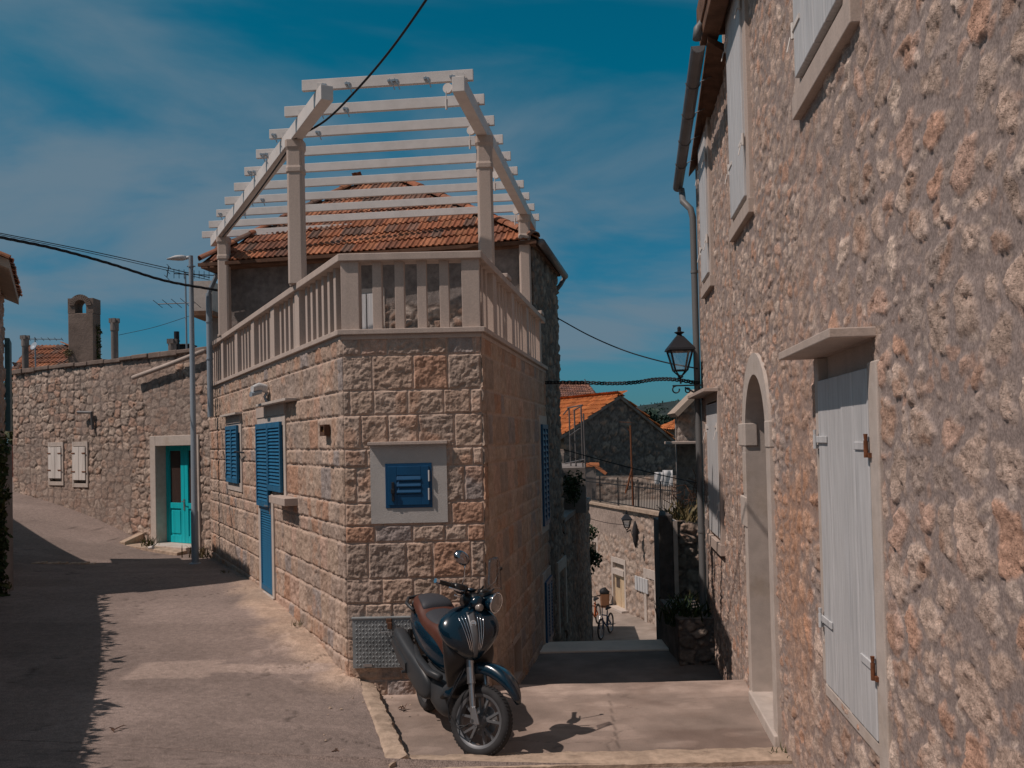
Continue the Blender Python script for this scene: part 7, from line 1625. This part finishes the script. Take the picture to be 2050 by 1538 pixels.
for s_ in (-1, 1): mb.tube([hb + V(.05, .08 * s_, .02), hb + V(.13, .09 * s_, .12)], .008, 6)
sb(mb, 'screen_bracket', M['sc_black'], ws, STEER)
for s_, head in ((-1, True), (1, False)):
    b0 = hb + V(-.03, .19 * s_, .09); mb = MB()
    if head:
        tp_ = b0 + V(.03, -.05, .17); mb.tube([b0, b0 + V(.015, -.005, .06), tp_ + V(0, 0, -.02), tp_], .0065, 8); st = sb(mb, 'mirror', M['chrome'], ha, STEER, smooth=True)
        mb = MB(); c_ = tp_ + V(.0, -.075, .06); d_ = V(1, -.55, .05).normalized(); u_ = V(0, .45, .9).normalized(); l_ = d_.cross(u_).normalized()
        mb.loft([(c_ + d_ * .045, l_ * .02, u_ * .015, 2), (c_ + d_ * .038, l_ * .045, u_ * .034, 2.3), (c_ + d_ * .015, l_ * .074, u_ * .054, 2.4), (c_ - d_ * .008, l_ * .080, u_ * .059, 2.4), (c_ - d_ * .012, l_ * .075, u_ * .055, 2.4)], 22); sb(mb, 'mirror_head', M['mirror_shell'], st, STEER, smooth=True)
    else:
        mb.tube([b0, b0 + V(.0, .06, .02), b0 + V(.04, .10, .10), b0 + V(.05, .11, .21)], .007, 8); c_ = b0 + V(.05, .125, .22); mb.lathe([(0, -.02), (.016, -.012), (.02, 0), (.016, .012), (0, .02)], c_, n=12); sb(mb, 'mirror', M['sc_black'], ha, STEER, smooth=True)

# --- body
def ring_xy(z, cx, d, w_, p=2.3): return (V(cx, 0, z), V(d, 0, 0), V(0, w_, 0), p)
def ring_yz(x, cz, w_, h_, p=2.4): return (V(x, 0, cz), V(0, w_, 0), V(0, 0, h_), p)
AX = WB - .18
mb = MB(); mb.loft([ring_xy(.775, AX + .065, .03, .03), ring_xy(.80, AX + .065, .07, .075), ring_xy(.86, AX + .055, .105, .155), ring_xy(.93, AX + .04, .13, .225), ring_xy(1.01, AX + .015, .14, .272), ring_xy(1.08, AX - .012, .132, .275), ring_xy(1.14, AX - .035, .11, .235), ring_xy(1.19, AX - .055, .075, .16), ring_xy(1.215, AX - .065, .04, .09), ring_xy(1.22, AX - .065, .015, .04)], 36)
apron = sb(mb, 'front_shield', M['sc_blue'], None, BODY, smooth=True, subsurf=1)
# grille of thin bright ribs that fan from the crest down to a point
def shield_pt(y, z, out=.004):
    prof = [(.775, AX + .065, .03, .03), (.80, AX + .065, .07, .075), (.86, AX + .055, .105, .155), (.93, AX + .04, .13, .225), (1.01, AX + .015, .14, .272), (1.08, AX - .012, .132, .275), (1.14, AX - .035, .11, .235), (1.19, AX - .055, .075, .16)]
    zs_ = [p[0] for p in prof]; cx_, d_, w_ = [float(np.interp(z, zs_, [p[i] for p in prof])) for i in (1, 2, 3)]
    return V(cx_ + d_ * max(0.0, 1 - (abs(y) / w_) ** 2.3) ** (1 / 2.3) + out, y, z)
mb = MB()
for k in range(9):
    b = (k - 4) / 4.0
    if abs(b) < .3: continue
    pts2 = [shield_pt(b * (.022 + .085 * ((z - .82) / .32) ** .8), z, .0035) for z in np.linspace(.85 + .03 * abs(b), 1.17 - .02 * b * b, 10)]
    mb.tube(pts2, .0038, 6)
gr = sb(mb, 'grille', M['chrome'], apron, BODY, smooth=True)
mb = MB(); vs = []; zz_ = np.linspace(.82, 1.18, 14)
for z in zz_:
    hw_ = .016 + .018 * sst(.8, 1.1, np.array(z)); 
    for b in (-1, -.5, 0, .5, 1): vs.append(shield_pt(float(hw_) * b, float(z), .005 + .004 * (1 - b * b)))
mb.add(vs, [(j * 5 + i, j * 5 + i + 1, (j + 1) * 5 + i + 1, (j + 1) * 5 + i) for j in range(13) for i in range(4)]); tr = sb(mb, 'centre_trim', M['rim'], apron, BODY, smooth=True); tr.modifiers.new('s', 'SOLIDIFY').thickness = .004
bc = shield_pt(0, 1.10, .014); nb_ = V(1, 0, .35).normalized(); mb = MB()
mb.lathe([(.021, -.003), (.026, -.003), (.026, .004), (.021, .004)], bc, nb_, 24, closed=True); mb.lathe([(.0, .0), (.021, 0), (.021, .001), (0, .001)], bc, nb_, 24)
ex = V(0, 1, 0); ez = nb_.cross(ex); ez = ez if ez.z > 0 else -ez
def bp(x, y): return bc + ex * x + ez * y + nb_ * .003
hexp = [bp(.015 * math.cos(R(60 * k + 30)), .015 * math.sin(R(60 * k + 30))) for k in range(7)]
for k in range(6): mb.tube([hexp[k], hexp[k + 1]], .0016, 5)
mb.tube([bp(-.005, -.009), bp(-.005, .008), bp(.003, .008), bp(.006, .004), bp(.003, 0), bp(-.005, 0)], .0015, 5)
sb(mb, 'emblem', M['chrome'], apron, BODY)
mb = MB(); mb.loft([ring_xy(.40, AX - .13, .03, .15, 3), ring_xy(.52, AX - .09, .05, .17, 3), ring_xy(.68, AX - .04, .06, .21, 3), ring_xy(.80, AX + .01, .07, .235, 2.6), ring_xy(.94, AX - .05, .07, .225, 2.6), ring_xy(1.08, AX - .10, .06, .20, 2.6), ring_xy(1.15, AX - .11, .03, .12, 2.6)], 28); sb(mb, 'leg_shield', M['sc_black'], None, BODY, smooth=True, subsurf=1)
mb = MB(); mb.loft([ring_yz(WB - .30, .42, .12, .09, 3), ring_yz(WB - .36, .38, .18, .15, 3), ring_yz(WB - .50, .36, .205, .18, 3), ring_yz(.0, .40, .215, .18, 3), ring_yz(-.20, .47, .21, .14, 3), ring_yz(-.34, .52, .17, .09, 3)], 28); ub = sb(mb, 'underbody', M['sc_grey'], None, BODY, smooth=True, subsurf=1)
mb = MB()
for s_ in (-1, 1): mb.loft([(V(.25, .19 * s_, .58), V(0, .03, 0), V(0, 0, .03), 3), (V(.05, .225 * s_, .585), V(0, .035, 0), V(0, 0, .03), 3), (V(-.25, .235 * s_, .64), V(0, .035, 0), V(0, 0, .03), 3), (V(-.45, .21 * s_, .71), V(0, .02, 0), V(0, 0, .02), 3)], 12)
sb(mb, 'side_trim', M['sc_grey'], ub, BODY, smooth=True)
mb = MB(); mb.loft([ring_yz(.16, .66, .08, .10, 2.6), ring_yz(.05, .70, .15, .17, 2.6), ring_yz(-.15, .76, .205, .17, 2.6), ring_yz(-.42, .83, .225, .16, 2.6), ring_yz(-.70, .91, .195, .115, 2.6), ring_yz(-.84, .97, .13, .075, 2.6), ring_yz(-.90, .99, .06, .04, 2.6)], 28); sb(mb, 'side_panel', M['sc_blue'], None, BODY, smooth=True, subsurf=1)
seat = [ring_yz(.20, .70, .06, .06, 2.6), ring_yz(.165, .76, .11, .12, 2.6), ring_yz(.10, .85, .145, .13, 2.6), ring_yz(.0, .905, .165, .10, 2.6), ring_yz(-.18, .935, .185, .085, 2.6), ring_yz(-.33, .965, .19, .085, 2.6), ring_yz(-.42, 1.02, .19, .10, 2.6), ring_yz(-.52, 1.055, .18, .10, 2.6), ring_yz(-.70, 1.07, .155, .085, 2.6), ring_yz(-.86, 1.07, .10, .06, 2.6), ring_yz(-.92, 1.07, .04, .03, 2.6)]
mb = MB(); mb.loft(seat, 28); st = sb(mb, 'seat', M['sc_brown'], None, BODY, smooth=True, subsurf=1)
mb = MB(); mb.loft([ring_yz(.06, .955, .05, .012, 2.2), ring_yz(.02, .965, .115, .045, 2.2), ring_yz(-.10, .975, .145, .052, 2.2), ring_yz(-.28, 1.0, .155, .055, 2.2), ring_yz(-.345, 1.03, .155, .06, 2.2)], 24); mb.loft([ring_yz(-.355, 1.05, .15, .05, 2.2), ring_yz(-.40, 1.095, .15, .045, 2.2), ring_yz(-.46, 1.12, .145, .042, 2.2), ring_yz(-.66, 1.135, .12, .035, 2.2), ring_yz(-.80, 1.12, .07, .018, 2.2)], 24); sb(mb, 'seat_pad', M['sc_seat_dark'], st, BODY, smooth=True, subsurf=1)
mb = MB(); mb.tube([V(-.62, .17, 1.02), V(-.80, .19, 1.06), V(-.91, .14, 1.09), V(-.94, 0, 1.10), V(-.91, -.14, 1.09), V(-.80, -.19, 1.06), V(-.62, -.17, 1.02)], .017, 10); mb.loft([ring_yz(-.86, 1.03, .12, .06, 3), ring_yz(-.93, 1.0, .10, .05, 3)], 14); sb(mb, 'grab_rail', M['sc_grey'], None, BODY, smooth=True)
mb = MB(); mb.loft([ring_yz(-.90, .94, .09, .045, 3), ring_yz(-.95, .94, .08, .04, 3)], 14); sb(mb, 'tail_lamp', mat('red_lens', (.25, .01, .01), rough=.15), None, BODY, smooth=True)
# engine, swing arm, muffler on the right flank
mb = MB(); mb.loft([(V(-.20, .10, .40), V(0, .08, 0), V(0, 0, .12), 3), (V(-.45, .15, .33), V(0, .07, 0), V(0, 0, .12), 3), (V(-WB - .05, .16, .29), V(0, .06, 0), V(0, 0, .11), 3), (V(-WB - .16, .16, .29), V(0, .03, 0), V(0, 0, .06), 3)], 18); sb(mb, 'engine', M['sc_black'], None, BODY, smooth=True, subsurf=1)
mb = MB(); mb.loft([(V(.04, -.20, 0.420), V(0, .03, .0), V(0, 0, .05), 3), (V(-.02, -.215, 0.430), V(0, .05, .0), V(0, 0, .12), 3), (V(-.16, -.235, 0.470), V(0, .06, 0), V(0, 0, .155), 3), (V(-.34, -.25, 0.550), V(0, .07, 0), V(0, 0, .14), 3), (V(-.54, -.265, 0.640), V(0, .075, 0), V(0, 0, .125), 3), (V(-.72, -.27, 0.720), V(0, .075, 0), V(0, 0, .115), 3), (V(-.82, -.27, 0.750), V(0, .06, 0), V(0, 0, .09), 3), (V(-.85, -.27, 0.760), V(0, .03, 0), V(0, 0, .05), 3)], 22); mf = sb(mb, 'muffler', M['sc_grey'], None, BODY, smooth=True, subsurf=1)
mb = MB(); mb.loft([(V(-.36, -.325, .54), V(0, .012, 0), V(0, 0, .05), 3), (V(-.55, -.340, .61), V(0, .012, 0), V(0, 0, .065), 3), (V(-.78, -.340, .71), V(0, .012, 0), V(0, 0, .05), 3)], 14)
for (x, z) in ((-.40, .50), (-.74, .62), (-.78, .75)): mb.tube([V(x, -.32, z), V(x, -.36, z)], .014, 8)
sb(mb, 'heat_shield', M['sc_grey'], mf, BODY, smooth=True, auto=40)
mb = MB(); mb.tube([V(-WB, -.12, .27), V(-.50, -.20, .34), V(-.42, -.21, .40)], .03, 8); mb.tube([V(-WB + .02, -.17, .34), V(-.72, -.18, .82)], .028, 10)
for k in range(9): c_ = V(-WB + .02, -.17, .34).lerp(V(-.72, -.18, .82), .25 + .07 * k); mb.lathe([(.03, -.006), (.042, -.006), (.042, .006), (.03, .006)], c_, (-.05, 0, .5), 12, closed=True)
sb(mb, 'rear_suspension', M['sc_black'], None, BODY)
mb = MB()
for s_ in (-1, 1): mb.tube([V(-.42, .09 * s_, .26), V(-.62, .10 * s_, .20), V(-.66, .11 * s_, .19)], .014, 8)
mb.tube([V(-.62, -.10, .20), V(-.62, .10, .20)], .012, 8); sb(mb, 'centre_stand', M['sc_black'], None, BODY)
mb = MB(); mb.loft([(V(-WB - .30, 0, .52), V(0, .09, 0), V(.01, 0, .03), 4), (V(-WB - .18, 0, .72), V(0, .09, 0), V(.01, 0, .03), 4), (V(-WB - .12, 0, .88), V(0, .07, 0), V(.01, 0, .03), 4)], 12); sb(mb, 'rear_mudguard', M['sc_black'], None, BODY, smooth=True)
